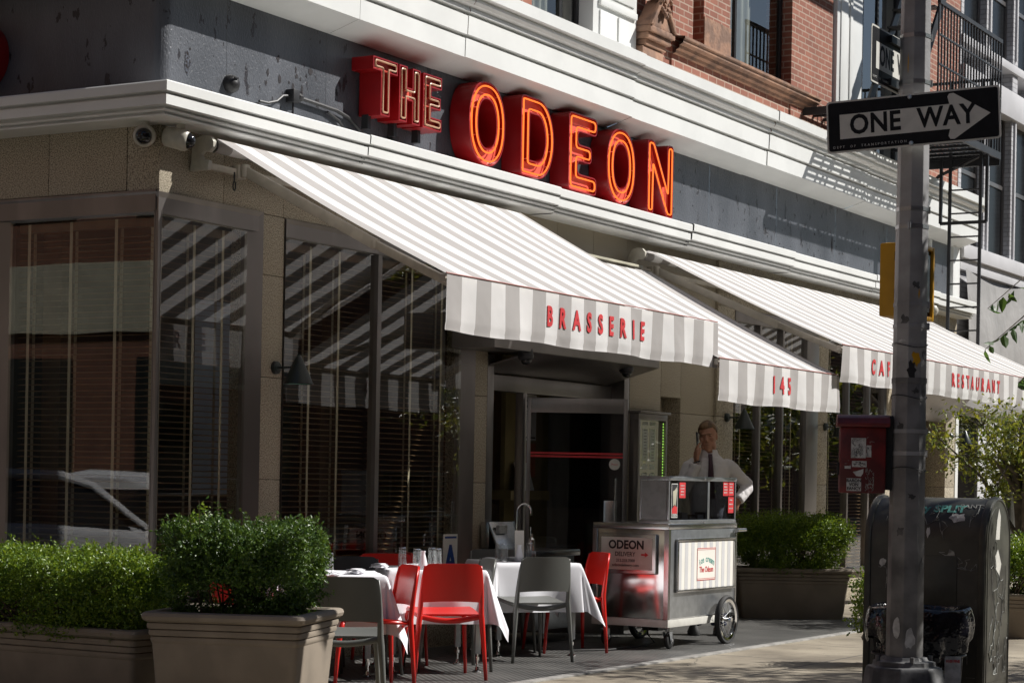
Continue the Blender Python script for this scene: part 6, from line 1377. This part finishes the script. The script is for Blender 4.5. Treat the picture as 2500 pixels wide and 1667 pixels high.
decal(fc[1], Zp(835), .06, .02, 'sticker', 0, .5, 6); decal(fc[1], Zp(160), .006, .10, 'signal_yellow', 0, .5, 7); decal(fc[0], Zp(720), .008, .05, 'signal_yellow', .02, .5, 9); decal(fc[2], Zp(950), .04, .09, 'base_paint', 0, .6, 19)
for k in range(9): decal(fc[k % 3], Zp(700 + k * 85), .05, .05 + .02 * (k % 3), 'base_paint', .01 * (k % 2), .75, 30 + k)

def plate_sign(t, c, right, up, w_, h, rad_=.02):
    r = Vector(right).normalized(); u = Vector(up); u = (u - r * u.dot(r)).normalized(); n = r.cross(u)
    def pt(a, b, o=0): return Vector(c) + r * a + u * b + n * o
    def rr(x0, z0, x1, z1, rd, o, th, nm, m):
        return MB().slab([pt(a, b, o) for a, b in rrect(x0, z0, x1, z1, rd, 4)], n, th).build(nm, m, t)
    rr(-w_ / 2, -h / 2, w_ / 2, h / 2, rad_, 0, .003, 'plate', 'sign_white'); rr(-w_ / 2 + .010, -h / 2 + .010, w_ / 2 - .010, h / 2 - .010, rad_ * .7, .0012, .001, 'field', 'sign_black')
    return pt, r, u, n
def oneway(label, c, right, up, w_, h, kx=1.0):
    t = thing('one_way_sign', label, 'sign', c, 0, 'one way signs on the pole')
    pt, r, u, n = plate_sign(t, c, right, up, w_, h)
    U = lambda a: (a - .5) * w_; V = lambda b: (.5 - b) * h
    arrow = [(.078, .27), (.715, .27), (.705, .13), (.715, .075), (.74, .07), (.945, .51), (.74, .935), (.715, .93), (.705, .87), (.715, .74), (.078, .74)]
    MB().slab([pt(U(a), V(b), .0026) for a, b in reversed(arrow)], n, .001).build('arrow', 'sign_white', t)
    m = MB(); text('ONE', .150, pt(U(.285 - (.02 if kx < 1 else 0)), V(.50), .0034), r, u, .001, .0042, 1.06, mb=m, sx=.88 * kx); text('WAY', .150, pt(U(.695 - (.10 if kx < 1 else 0)), V(.50), .0034), r, u, .001, .0042, 1.06, mb=m, sx=.88 * kx); m.build('lettering', 'sign_black', t)
    m = MB(); text('DEPT  OF  TRANSPORTATION', .019, pt(U(.25), V(.895), .0024), r, u, .001, 0, 1.7, mb=m); m.build('small_print', 'sticker', t)
    for b in (.06, .94): MB().lathe([(0, -.001), (.013, 0), (.011, .005), (0, .006)], (0, 0, 0), 12).xf(Matrix.Translation(pt(U(.49), V(b), .002)) @ n.to_track_quat('Z', 'Y').to_matrix().to_4x4()).build('bolt', 'galvanised', t)
    return t, pt, n
def atd(px, py, d):
    dx_, dy_ = px - CXP, py - YHP; u_ = (dx_ * math.cos(RHO) + dy_ * math.sin(RHO)) / F_PX; v_ = (-dx_ * math.sin(RHO) + dy_ * math.cos(RHO)) / F_PX
    return CAM + (axv + rtv * u_ - upv * v_) * d
aR = math.radians(-81.9)
c0 = (.125, -5.219, 3.409)
oneway('large ONE WAY sign with its arrow pointing right, in shade, facing the camera', c0, (math.cos(aR), math.sin(aR), .050), (0, 0, 1), .955, .290)
t2, pt, n = oneway('sunlit ONE WAY sign seen at a slant behind the top of the pole', (.360, -5.055, 3.758), (1, 0, .0), (0, 0, 1), .90, .315, .8)
MB().box((.18, -5.075, 3.86), (.40, -5.058, 3.90)).box((.18, -5.075, 3.62), (.40, -5.058, 3.66)).build('bracket', 'dark_metal', t2)
# pedestrian signal
t = thing('pedestrian_signal', 'yellow pedestrian signal head strapped behind the pole', 'signal', (.35, -4.95, 2.35)); S_ = t
sx0, sx1, sy0, sy1, sz0, sz1 = .44, .84, -5.11, -4.93, 2.36, 2.78
MB().box((sx0, sy0 + .03, sz0), (sx1, sy1, sz1)).build('housing', 'signal_yellow', t, bevel=.014)
MB().box((sx0 - .004, sy0 - .012, sz0 - .006), (sx0 + .024, sy0 + .028, sz1 + .006)).box((sx1 - .024, sy0 - .012, sz0 - .006), (sx1 + .004, sy0 + .028, sz1 + .006)).box((sx0 + .025, sy0 - .012, sz1 - .020), (sx1 - .025, sy0 + .028, sz1 + .006)).box((sx0 + .025, sy0 - .012, sz0 - .006), (sx1 - .025, sy0 + .028, sz0 + .020)).build('door_frame', 'signal_yellow', t, bevel=.008)
MB().box((sx0 + .025, sy0 + .004, sz0 + .021), (sx1 - .025, sy0 + .012, sz1 - .021)).build('lens', 'dome_black', t)
MB().box((sx0 + .05, sy0 - .001, sz0 + .045), (sx1 - .05, sy0 + .003, sz1 - .045)).build('lens_grid', 'galvanised', t)
MB().lathe([(0, 0), (.02, 0), (.02, .02), (.008, .025), (.008, .04), (0, .04)], ((sx0 + sx1) / 2, (sy0 + sy1) / 2, sz1), 12).build('top_fitting', 'signal_yellow', t)
MB().box((.30, -5.13, 2.45), (sx0, -5.07, 2.50)).box((.30, -5.13, 2.66), (sx0, -5.07, 2.71)).build('bracket', 'dark_metal', t)
# red street alarm box on the pole
ra = math.radians(-66); rD = Vector((math.cos(ra), math.sin(ra), 0)); rN = Vector((math.sin(ra), -math.cos(ra), 0))
bc = Vector((.139, -4.960, 1.352))
t = thing('red_alarm_box', 'battered dark red metal box covered in stickers, strapped to the left side of the pole', 'alarm box', bc); Q = t
Lm = Matrix(((rD.x, -rN.x, 0, bc.x), (rD.y, -rN.y, 0, bc.y), (0, 0, 1, bc.z), (0, 0, 0, 1)))    # local x right, -y towards camera
MB().box((-.125, -.075, 0), (.125, .09, .365)).xf(Lm).build('case', 'alarm_red', t, bevel=.010)
MB().grid(lambda a, b: (-.142 + .284 * a, -.105 + .21 * b, .372 + .062 * math.sin(PI * (.06 + .90 * b)) ** .8 - .020 * (b < .02)), 2, 14).add([(-.142, -.105, .372), (-.142, .105, .372), (.142, .105, .372), (.142, -.105, .372)] , [(0, 1, 2, 3)]).xf(Lm).build('roof', 'alarm_red', t, smooth=True)
rf = MB(); prof_ = [(-.105, .366), (-.108, .385), (-.09, .415), (-.05, .432), (0, .436), (.06, .425), (.095, .38), (.09, .366)]
rf.slab([(.144, y, z) for y, z in prof_], (1, 0, 0), .288); rf.xf(Lm).build('roof_hood', 'alarm_red', t, bevel=.006)
MB().cyl((.10, .0, .41), (.17, .0, .41), .024).box((.125, -.02, .02), (.165, .03, .40)).box((-.137, -.01, .10), (-.126, .02, .17)).xf(Lm).build('hinge', 'rubber', t)
def rbs(x0, z0, x1, z1, m, o=.0765, nm='sticker'): return MB().box((x0, -o - .0006, z0), (x1, -o + .0006, z1)).xf(Lm).build(nm, m, t)
rbs(-.088, .012, -.008, .082, 'sticker'); rbs(-.060, .145, .020, .178, 'sticker'); rbs(-.066, .195, .015, .305, 'sticker'); rbs(.018, .20, .045, .265, 'sticker'); rbs(-.10, .135, -.066, .15, 'sticker')
MB().slab([(-.055, -.0775, .118), (-.035, -.0775, .095), (-.010, -.0775, .092), (.002, -.0775, .11), (.004, -.0775, .135), (-.015, -.0775, .128), (-.035, -.0775, .122)], (0, -1, 0), .001).xf(Lm).build('sticker', 'sticker', t)
m = MB(); 
for i, s_ in enumerate(('BARON', 'VON', 'FANCY')): text(s_, .0235, (-.048, -.0782, .069 - i * .022), (1, 0, 0), (0, 0, 1), .0006, .0008, mb=m)
text('Hugh', .018, (-.098, -.0782, .163), (1, 0, 0), (0, 0, 1), .0006, 0, mb=m, shear=.2) if False else None
m.xf(Lm).build('sticker_lettering', 'ink', t)
def squiggle(mb, rn, x0, z0, x1, z1, n_, y, r=.0013, seg=9, plane='xz'):
    for _ in range(n_):
        cx_, cz_ = rn.uniform(x0, x1), rn.uniform(z0, z1); pts = []; a_ = rn.uniform(0, 6)
        for i in range(seg):
            a_ += rn.gauss(0, 1.1); cx_ += math.cos(a_) * (x1 - x0) * .10; cz_ += math.sin(a_) * (z1 - z0) * .10
            cx_ = max(x0, min(x1, cx_)); cz_ = max(z0, min(z1, cz_)); pts.append((cx_, y, cz_))
        mb.tube(pts, r, 4)
rn = random.Random(11); m = MB(); squiggle(m, rn, -.062, .20, .011, .30, 26, -.0775, .0009, 7); squiggle(m, rn, -.055, .150, .015, .172, 12, -.0775, .0016, 6); squiggle(m, rn, .020, .205, .043, .26, 6, -.0775, .0009); m.xf(Lm).build('doodle', 'ink', t)
m = MB(); squiggle(m, rn, .015, .01, .060, .14, 14, -.0768, .0012, 7); squiggle(m, rn, -.105, .15, -.07, .18, 4, -.0768, .0012, 7); squiggle(m, rn, .02, .28, .06, .31, 4, -.0768, .001, 6); squiggle(m, rn, .01, .01, .06, .07, 10, -.0768, .002, 4); m.xf(Lm).build('scratches', 'scribble_white', t)

# ================================================================ mailbox
mr = math.radians(-88); mc = (1.355, -5.286)
t = thing('relay_mailbox', 'dark green arched relay mailbox scrawled with graffiti, behind the pole', 'mailbox', (mc[0], mc[1], 0)); MBX = t
Mm = Matrix(((-math.cos(mr), -math.sin(mr), 0, mc[0]), (-math.sin(mr), math.cos(mr), 0, mc[1]), (0, 0, 1, 0), (0, 0, 0, 1)))   # local x: leftwards along the box, y: away, z up
ML, MD, MR_ = .73, .56, .28; zs = 1.05
def arch(r=MR_, yc=MD / 2, z0=.10, n=22): return [(yc - r, z0)] + [(yc - r * math.cos(PI * i / n), zs + r * math.sin(PI * i / n)) for i in range(n + 1)] + [(yc + r, z0)]
m = MB(); A = arch(); k = len(A)
for x in (0.012, ML - .012): m.v += [(x, y, z) for y, z in A]
m.f += [(i, (i + 1) % k, (i + 1) % k + k, i + k) for i in range(k)]; m.xf(Mm).build('body', 'mailbox_green', MBX, smooth=True, angle=40)
for (x0, x1, nm) in ((-.012, .030, 'end_cap'), (ML - .030, ML + .012, 'end_cap')):
    m = MB(); A2 = arch(MR_ + .010); m.slab([(x0, y, z) for y, z in A2], (-1, 0, 0), x1 - x0); m.xf(Mm).build(nm, 'mailbox_green', MBX, bevel=.009)
m = MB(); A3 = arch(MR_ - .045, z0=.22); m.slab([(-.0165, y, z) for y, z in A3], (-1, 0, 0), .006); m.xf(Mm).build('end_panel', 'mailbox_green', MBX, bevel=.003)
m = MB()
for i in range(len(A) - 1): pass
m.tube([(-.010, y, z) for y, z in arch(MR_ - .005)], .008, 8); m.xf(Mm).build('end_rib', 'mailbox_green', MBX, smooth=True)
for x in (.05, ML - .09):
    for y in (.04, MD - .08): MB().box((x, y, 0), (x + .04, y + .04, .10)).xf(Mm).build('leg', 'mailbox_green', MBX)
MB().box((.16, -.006, .62), (.54, -.001, .98)).xf(Mm).build('door_panel', 'mailbox_green', MBX, bevel=.002)
def onfront(x0, z0, x1, z1, m_, seed, jag=.5, n_=14, y=-.004):
    rn = random.Random(seed); pts = []
    for i in range(n_): a_ = 2 * PI * i / n_; q = 1 - rn.random() * jag; pts.append(((x0 + x1) / 2 + (x1 - x0) / 2 * q * math.cos(a_), y, (z0 + z1) / 2 + (z1 - z0) / 2 * q * math.sin(a_)))
    return MB().slab(pts, (0, -1, 0), .001).xf(Mm).build('sticker_remnant', m_, MBX)
onfront(.15, .93, .25, 1.03, 'scribble_white', 1, .7); onfront(.18, .80, .24, .90, 'scribble_white', 2, .7); onfront(.20, .66, .27, .80, 'scribble_white', 3, .6); onfront(.08, .46, .15, .62, 'scribble_white', 4, .8); onfront(.60, .90, .65, .96, 'sticker', 5, .3); onfront(.60, .56, .66, .66, 'sticker', 6, .2, y=-.003)
rn = random.Random(21)
def squig_front(n_, x0, z0, x1, z1, r, m_, seed, y=-.003, nm='graffiti'):
    m = MB(); squiggle(m, random.Random(seed), x0, z0, x1, z1, n_, y, r, 9); m.xf(Mm).build(nm, m_, MBX)
squig_front(6, .04, .85, .40, 1.0, .0018, 'scribble_white', 1); squig_front(3, .55, .30, .66, .9, .0022, 'scribble_white', 2); squig_front(5, .04, .25, .3, .7, .0012, 'scribble_white', 3)
def on_arch(x, a, o=.003): return (x, MD / 2 - (MR_ + o) * math.cos(a), zs + (MR_ + o) * math.sin(a))
def arch_text(s_, size, x_start, a_c, m_, th=.001, b=0):
    m = MB(); tmp = text(s_, size, (0, 0, 0), (1, 0, 0), (0, 1, 0), .0012, b)
    for f in tmp.f: pass
    m.add([on_arch(x_start - v[0], a_c + v[1] / MR_, .0025 + v[2]) for v in tmp.v], tmp.f); m.xf(Mm).build('graffiti', m_, MBX)
arch_text('my SPLIT', .085, .30, .85, 'scribble_teal', b=.003); arch_text('PANTS', .055, .10, .95, 'scribble_white', b=0)
m = MB()
for sd in range(7):
    r_ = random.Random(60 + sd); x = r_.uniform(.05, .55); a_ = r_.uniform(.25, 1.35); pts = []
    for i in range(9): x += r_.uniform(-.03, .03); a_ = max(.05, min(1.5, a_ + r_.gauss(0, .12))); pts.append(on_arch(max(.04, min(.66, x)), a_))
    m.tube(pts, .0016, 4)
m.xf(Mm).build('graffiti', 'scribble_white', MBX)
for (a0, a1, x0, x1, sd) in ((.45, .75, .10, .24, 3), (.1, .4, .33, .36, 4)):
    r_ = random.Random(sd); pts = [on_arch((x0 + x1) / 2 + (x1 - x0) / 2 * (1 - r_.random() * .5) * math.cos(q), (a0 + a1) / 2 + (a1 - a0) / 2 * (1 - r_.random() * .5) * math.sin(q)) for q in [2 * PI * i / 12 for i in range(12)]]
    m = MB(); c_ = on_arch((x0 + x1) / 2, (a0 + a1) / 2, .004); m.add([c_] + pts, [(0, i + 1, (i + 1) % 12 + 1) for i in range(12)]); m.xf(Mm).build('sticker_remnant', 'sticker', MBX)
for sd, (m_, r_, n_) in enumerate((('scribble_white', .0015, 17), ('scribble_white', .0028, 3))):
    m = MB(); rr_ = random.Random(80 + sd)
    for _ in range(n_):
        y = rr_.uniform(.12, .48); z = rr_.uniform(.3, 1.05); pts = []; a_ = rr_.uniform(0, 6)
        for i in range(10): a_ += rr_.gauss(0, .9); y = max(.08, min(.52, y + .03 * math.cos(a_))); z = max(.26, min(1.2, z + .06 * math.sin(a_))); pts.append((-.0185, y, z))
        m.tube(pts, r_, 4)
    m.xf(Mm).build('graffiti', m_, MBX)
m = MB().slab([(-.0185, .30, .86), (-.0185, .22, .90), (-.0185, .20, .98), (-.0185, .26, 1.02), (-.0185, .34, .93)], (-1, 0, 0), .001).slab([(-.0185, .20, 1.08), (-.0185, .29, 1.08), (-.0185, .31, 1.22), (-.0185, .27, 1.27), (-.0185, .23, 1.20)], (-1, 0, 0), .001); m.xf(Mm).build('sticker', 'sign_white', MBX)

# ================================================================ litter basket
bc = (.86, -5.06)
t = thing('litter_basket', 'wire litter basket with a black bag liner and a fine notice, between pole and mailbox', 'bin', (*bc, 0)); W = t
m = MB()
for i in range(40):
    a = 2 * PI * i / 40
    for tw in (.22, -.22): m.tube([(bc[0] + (.225 + .045 * q) * math.cos(a + tw * q * 2), bc[1] + (.225 + .045 * q) * math.sin(a + tw * q * 2), .03 + .60 * q) for q in (0, .25, .5, .75, 1)], .0028, 4)
for z, r in ((.03, .235), (.22, .252), (.42, .270)): m.tube([(bc[0] + r * math.cos(2 * PI * i / 32), bc[1] + r * math.sin(2 * PI * i / 32), z) for i in range(32)], .006, 6, closed=True)
m.build('wire_cage', 'dark_metal', W)
MB().lathe([(.266, .635), (.278, .64), (.278, .66), (.266, .665), (.260, .65), (.266, .635)], (*bc, 0), 40, cap=False).build('rim', 'dark_metal', W, smooth=True)
rn = random.Random(2); phs = [rn.uniform(0, 6) for _ in range(6)]
def BG(a, b):
    an = 2 * PI * a
    if b < .35: q = b / .35; r = .19 + .075 * q; z = .50 + .185 * q
    elif b < .5: q = (b - .35) / .15; r = .265 + .034 * q; z = .685 + .012 * math.sin(PI * q)
    else: q = (b - .5) / .5; r = .299 + .016 * math.sin(q * 3) + .012 * q * math.sin(an * 9 + phs[0]) + .008 * math.sin(an * 17 + phs[1]) * q; z = .685 - (.22 + .05 * math.sin(an * 2 + phs[2]) + .02 * math.sin(an * 7 + phs[3])) * q
    z += .010 * math.sin(an * 3 + phs[4]) * min(1, b * 2)
    return (bc[0] + r * math.cos(an), bc[1] + r * math.sin(an), z)
MB().grid(BG, 110, 34, closed_u=True).build('bag_liner', 'bag_black', W, smooth=True, angle=180, fix=False)
MB().lathe([(0, .10), (.22, .10), (.245, .48), (.2, .52), (0, .5)], (*bc, 0), 30, cap=False).build('bag_body', 'bag_black', W, smooth=True)
sn = atd(2326, 1640, 11.72); aS = Vector((rtv.x, rtv.y, 0))
q = MB().slab([sn - aS * .047 + Vector((0, 0, -.085)), sn + aS * .047 + Vector((0, 0, -.085)), sn + aS * .047 + Vector((0, 0, .09)), sn - aS * .047 + Vector((0, 0, .09))], -axv, .002); q.build('notice', 'sticker', W)
m = MB(); text('$100 FINE', .023, sn - axv * .0015 + Vector((0, 0, .062)), aS, (0, 0, 1), .001, .0008, mb=m, sx=.8); m.build('notice_writing', 'red_ink', W)

# ================================================================ trees
def tree(name, label, base, h, crown_c, crown_r, m_, n, ls, seed, zs_=1.0, lean=(0, 0)):
    rnd = random.Random(seed); t = thing(name, label, 'tree', (*base, 0), 0, 'street trees')
    bx, by = base; cx_, cy_, cz_ = crown_c
    m = MB(); m.tube([(bx, by, 0), (bx + .02, by, h * .2), (bx * .6 + cx_ * .4, by * .6 + cy_ * .4, h * .42), (cx_, cy_, h * .75)], [.10, .085, .065, .03], 12)
    tips = []
    for i in range(26):
        a = rnd.uniform(0, 2 * PI); f = rnd.uniform(.25, .9); z0 = h * rnd.uniform(.30, .65); q = Vector((bx * (1 - z0 / h) + cx_ * z0 / h, by * (1 - z0 / h) + cy_ * z0 / h, z0))
        e = Vector((cx_ + crown_r * f * math.cos(a), cy_ + crown_r * f * math.sin(a), cz_ + crown_r * zs_ * rnd.uniform(-.7, .8))); mid = (q + e) / 2 + Vector((0, 0, .15)); m.tube([q, mid, e], [.028, .017, .006], 6)
        for j in range(4):
            e2 = e + Vector((rnd.gauss(0, .35), rnd.gauss(0, .35), rnd.gauss(-.05, .25))) * crown_r * .35; m.tube([mid * .3 + e * .7, (e + e2) / 2, e2], [.008, .005, .002], 5); tips.append(e2)
    m.build('trunk', 'bark', t, smooth=True)
    vs = []; fs = []
    for i in range(n):
        tp = rnd.choice(tips); p = tp + Vector((rnd.gauss(0, 1), rnd.gauss(0, 1), rnd.gauss(0, .7))) * crown_r * .11
        d = Vector((rnd.gauss(0, 1), rnd.gauss(0, 1), rnd.gauss(-.5, .6))).normalized(); L = ls * rnd.uniform(.6, 1.2)
        s_ = d.cross(Vector((rnd.gauss(0, .4), rnd.gauss(0, .4), 1))).normalized() * L * .22; nn = d.cross(s_).normalized() * L * .06
        b = len(vs); vs += [p, p + d * L * .3 + s_ + nn, p + d * L * .65 + s_ * .8 + nn, p + d * L, p + d * L * .65 - s_ * .8 + nn, p + d * L * .3 - s_ + nn, p + d * L * .5]
        fs += [(b, b + 1, b + 6), (b + 1, b + 2, b + 6), (b + 2, b + 3, b + 6), (b + 3, b + 4, b + 6), (b + 4, b + 5, b + 6), (b + 5, b, b + 6)]
    MB().add(vs, fs).build('crown', m_, t, fix=False)
def branch_spray():
    # long low limb of the green street tree, reaching to the right edge of the picture
    T = [o for o in col.objects if o.name == 'street_tree'][0]; rnd = random.Random(5); m = MB(); vs = []; fs = []; O_ = Vector((-.21, .30, 0))
    m.tube([(7.5, -8.0, 2.9), (6.4, -7.1, 3.05), (5.0, -5.9, 3.0), (4.1, -5.3, 2.85)], [.045, .035, .022, .012], 8)
    subs = [((4.6, -5.8, 2.9), (3.75, -5.33, 3.02), (3.23, -5.07, 2.62)), ((4.3, -5.6, 2.85), (3.7, -5.3, 2.70), (3.25, -5.05, 2.34)), ((5.2, -6.2, 3.0), (4.3, -5.6, 3.4), (3.6, -5.2, 3.35)), ((4.6, -5.8, 2.9), (3.9, -5.5, 2.5), (3.4, -5.24, 2.12)), ((5.2, -6.2, 3.0), (4.6, -5.95, 2.6), (4.0, -5.6, 2.0))]
    for a, b, c in subs:
        a, b, c = Vector(a) + O_, Vector(b) + O_, Vector(c) + O_; m.tube([a, b, c], [.010, .006, .0025], 6)
        for i in range(17):
            t_ = .35 + .65 * i / 16; p = a * (1 - t_) ** 2 + b * 2 * t_ * (1 - t_) + c * t_ * t_
            if i % 2 == 0: p = p
            d = (Vector((rnd.gauss(0, .6), rnd.gauss(0, .6), rnd.gauss(-.7, .35)))).normalized(); L = rnd.uniform(.08, .125)
            s_ = d.cross(Vector((rnd.gauss(0, .5), rnd.gauss(0, .5), 1))).normalized() * L * .24; nn = d.cross(s_).normalized() * L * .07; k = len(vs)
            vs += [p, p + d * L * .3 + s_ + nn, p + d * L * .65 + s_ * .75 + nn, p + d * L, p + d * L * .65 - s_ * .75 + nn, p + d * L * .3 - s_ + nn, p + d * L * .5]
            fs += [(k, k + 1, k + 6), (k + 1, k + 2, k + 6), (k + 2, k + 3, k + 6), (k + 3, k + 4, k + 6), (k + 4, k + 5, k + 6), (k + 5, k, k + 6)]
    m.build('low_limb', 'bark', T, smooth=True); MB().add(vs, fs).build('low_limb_leaves', 'leaf_tree', T, fix=False)
tree('street_tree', 'green leafy street tree whose branches enter at the right edge over the awning', (7.6, -8.0), 6.4, (7.0, -8.0, 4.2), 2.0, 'leaf_tree', 5200, .12, 5)
branch_spray()
for (x_, y_, h_, sd_, lb_) in ((38, -17.5, 7.5, 31, 'tree on the far pavement mirrored in the window behind the man'), (47, -17.2, 8.0, 32, 'tree on the far pavement mirrored beside the dark window post'), (57, -17.6, 8.5, 33, 'tree on the far pavement mirrored in the window behind the red box'), (70, -17.3, 9, 34, 'farthest tree on the opposite pavement')):
    tree('street_tree', lb_, (x_, y_), h_, (x_, y_, h_ * .52), h_ * .36, 'leaf_yellow', 2600, .34, sd_)
tree('street_tree', 'young street tree just out of view that shades the foot of the pole', (3.0, -8.5), 5.0, (2.62, -7.72, 4.05), 1.25, 'leaf_tree', 4200, .12, 23)
tree('small_tree', 'small yellow green tree under the far awning at the right edge', (10.45, -2.95), 2.4, (10.15, -2.87, 1.72), .95, 'leaf_yellow', 6500, .065, 8, .55)
tree('street_tree', 'yellow green street tree further along the kerb', (15.5, -6.6), 5.0, (15.5, -6.6, 3.4), 1.6, 'leaf_yellow', 5000, .10, 14)

# ================================================================ parked car in the side street (mirrored in the corner window)
t = thing('parked_car', 'white parked saloon car mirrored in the side window', 'car', (-5.6, 5.6, -.16)); CAR = t
secs = [(3.35, .45, .62, .80), (3.5, .30, .74, .86), (4.4, .26, .86, .90), (5.2, .26, .88, .90), (7.0, .26, .88, .90), (7.9, .30, .86, .88), (8.15, .45, .70, .82)]
m = MB()
for (y, zb, zt, hw) in secs: m.v += [(-5.6 - hw, y, zb), (-5.6 - hw, y, zt - .08), (-5.6 - hw + .07, y, zt), (-5.6 + hw - .07, y, zt), (-5.6 + hw, y, zt - .08), (-5.6 + hw, y, zb)]
for i in range(len(secs) - 1): m.f += [(i * 6 + j, i * 6 + (j + 1) % 6, (i + 1) * 6 + (j + 1) % 6, (i + 1) * 6 + j) for j in range(6)]
m.f += [(0, 1, 2, 3, 4, 5), tuple(range(len(secs) * 6 - 1, len(secs) * 6 - 7, -1))]; m.build('body', 'car_white', CAR, bevel=.03)
def cab(y0, z0, y1, z1, y2, y3, hw0, hw1):
    m = MB(); P_ = []
    for (y, z, hw) in ((4.15, .86, .82), (4.95, 1.24, .70), (5.4, 1.33, .66), (6.2, 1.35, .66), (6.9, 1.27, .68), (7.75, .88, .80)): P_.append([(-5.6 - hw, y, z), (-5.6 + hw, y, z)])
    return P_
P_ = [(4.15, .84, .84), (4.95, 1.22, .72), (5.4, 1.32, .67), (6.2, 1.34, .67), (6.9, 1.26, .69), (7.75, .86, .82)]
m = MB(); 
for (y, z, hw) in P_: m.v += [(-5.6 - hw, y, z), (-5.6 + hw, y, z)]
m.f += [(i * 2, i * 2 + 1, i * 2 + 3, i * 2 + 2) for i in range(1, 4)]; m.build('roof', 'car_white', CAR, smooth=True)
gm = MB(); gm.add([(-5.6 - .83, 4.18, .85), (-5.6 + .83, 4.18, .85), (-5.6 + .70, 4.93, 1.22), (-5.6 - .70, 4.93, 1.22)], [(0, 1, 2, 3)]); gm.add([(-5.6 - .68, 6.93, 1.24), (-5.6 + .68, 6.93, 1.24), (-5.6 + .8, 7.72, .87), (-5.6 - .8, 7.72, .87)], [(0, 1, 2, 3)])
for s_ in (-1, 1): gm.add([(-5.6 + s_ * .86, 4.3, .83), (-5.6 + s_ * .70, 4.98, 1.20), (-5.6 + s_ * .655, 5.4, 1.29), (-5.6 + s_ * .655, 6.2, 1.31), (-5.6 + s_ * .68, 6.88, 1.23), (-5.6 + s_ * .86, 7.6, .84)], [(0, 1, 2, 3, 4, 5)])
gm.build('window', 'car_glass', CAR, fix=False)
for s_ in (-1, 1):
    m = MB(); m.tube([(-5.6 + s_ * .83, 4.15, .86), (-5.6 + s_ * .70, 4.95, 1.25), (-5.6 + s_ * .66, 5.4, 1.345), (-5.6 + s_ * .66, 6.2, 1.365), (-5.6 + s_ * .69, 6.9, 1.28), (-5.6 + s_ * .82, 7.75, .88)], [.03, .04, .05, .05, .045, .03], 8); m.build('roof_rail', 'car_white', CAR, smooth=True)
    for y in (4.25, 7.1):
        MB().lathe([(.0, -.1), (.20, -.1), (.30, -.08), (.32, 0), (.30, .08), (.0, .1)], (-5.6 + s_ * .80, y, .16), 26, 'X').build('wheel', 'rubber', CAR, smooth=True, angle=40)

# ================================================================ tidy: pieces that stand apart become parts of their own
def split_apart(o, gap=.03):
    me = o.data; n = len(me.vertices); par = list(range(n))
    def find(a):
        while par[a] != a: par[a] = par[par[a]]; a = par[a]
        return a
    for e in me.edges: par[find(e.vertices[0])] = find(e.vertices[1])
    isl = {}
    for v in me.vertices: isl.setdefault(find(v.index), []).append(v.index)
    boxes = [[list(ix), [min(me.vertices[i].co[k] for i in ix) for k in range(3)], [max(me.vertices[i].co[k] for i in ix) for k in range(3)]] for ix in isl.values()]
    ch = True
    while ch:
        ch = False
        for i in range(len(boxes)):
            for j in range(i + 1, len(boxes)):
                a, b = boxes[i], boxes[j]
                if all(a[1][k] - gap <= b[2][k] and b[1][k] - gap <= a[2][k] for k in range(3)):
                    a[0] += b[0]; a[1] = [min(a[1][k], b[1][k]) for k in range(3)]; a[2] = [max(a[2][k], b[2][k]) for k in range(3)]; boxes.pop(j); ch = True; break
            if ch: break
    if len(boxes) < 2: return
    for ix, lo_, hi_ in boxes:
        st = set(ix); mp = {q: k for k, q in enumerate(ix)}; m2 = bpy.data.meshes.new(o.name.split('.')[0])
        m2.from_pydata([me.vertices[i].co for i in ix], [], [tuple(mp[q] for q in p.vertices) for p in me.polygons if p.vertices[0] in st])
        sm = [p.use_smooth for p in me.polygons if p.vertices[0] in st]; m2.polygons.foreach_set('use_smooth', sm); m2.update()
        if any(sm): m2.set_sharp_from_angle(angle=math.radians(35))
        for q in me.materials: m2.materials.append(q)
        c = bpy.data.objects.new(o.name.split('.')[0], m2); col.objects.link(c); c.parent = o.parent
        if o.parent: c.matrix_parent_inverse = o.matrix_parent_inverse
    kids = list(o.children); bpy.data.objects.remove(o)
for o in [o for o in col.objects if o.type == 'MESH' and o.parent and not o.children and o.name.split('.')[0] in ('brick_wall', 'stone_sill', 'shop_door', 'white_pilaster', 'corner_trim', 'hinge', 'fascia_end_strip', 'rivet', 'bracket', 'inner_column', 'inner_door_frame', 'banquette', 'curtain', 'shop_window_frame', 'stone_trim')]:
    split_apart(o)
for o in [o for o in col.objects if o.type == 'MESH' and o.parent and o.name.split('.')[0] in ('lettering', 'tube_clips', 'brace')]:
    o.name = {'l': 'letter', 't': 'tube_clip', 'b': 'brace'}[o.name[0]]; split_apart(o, .0008)
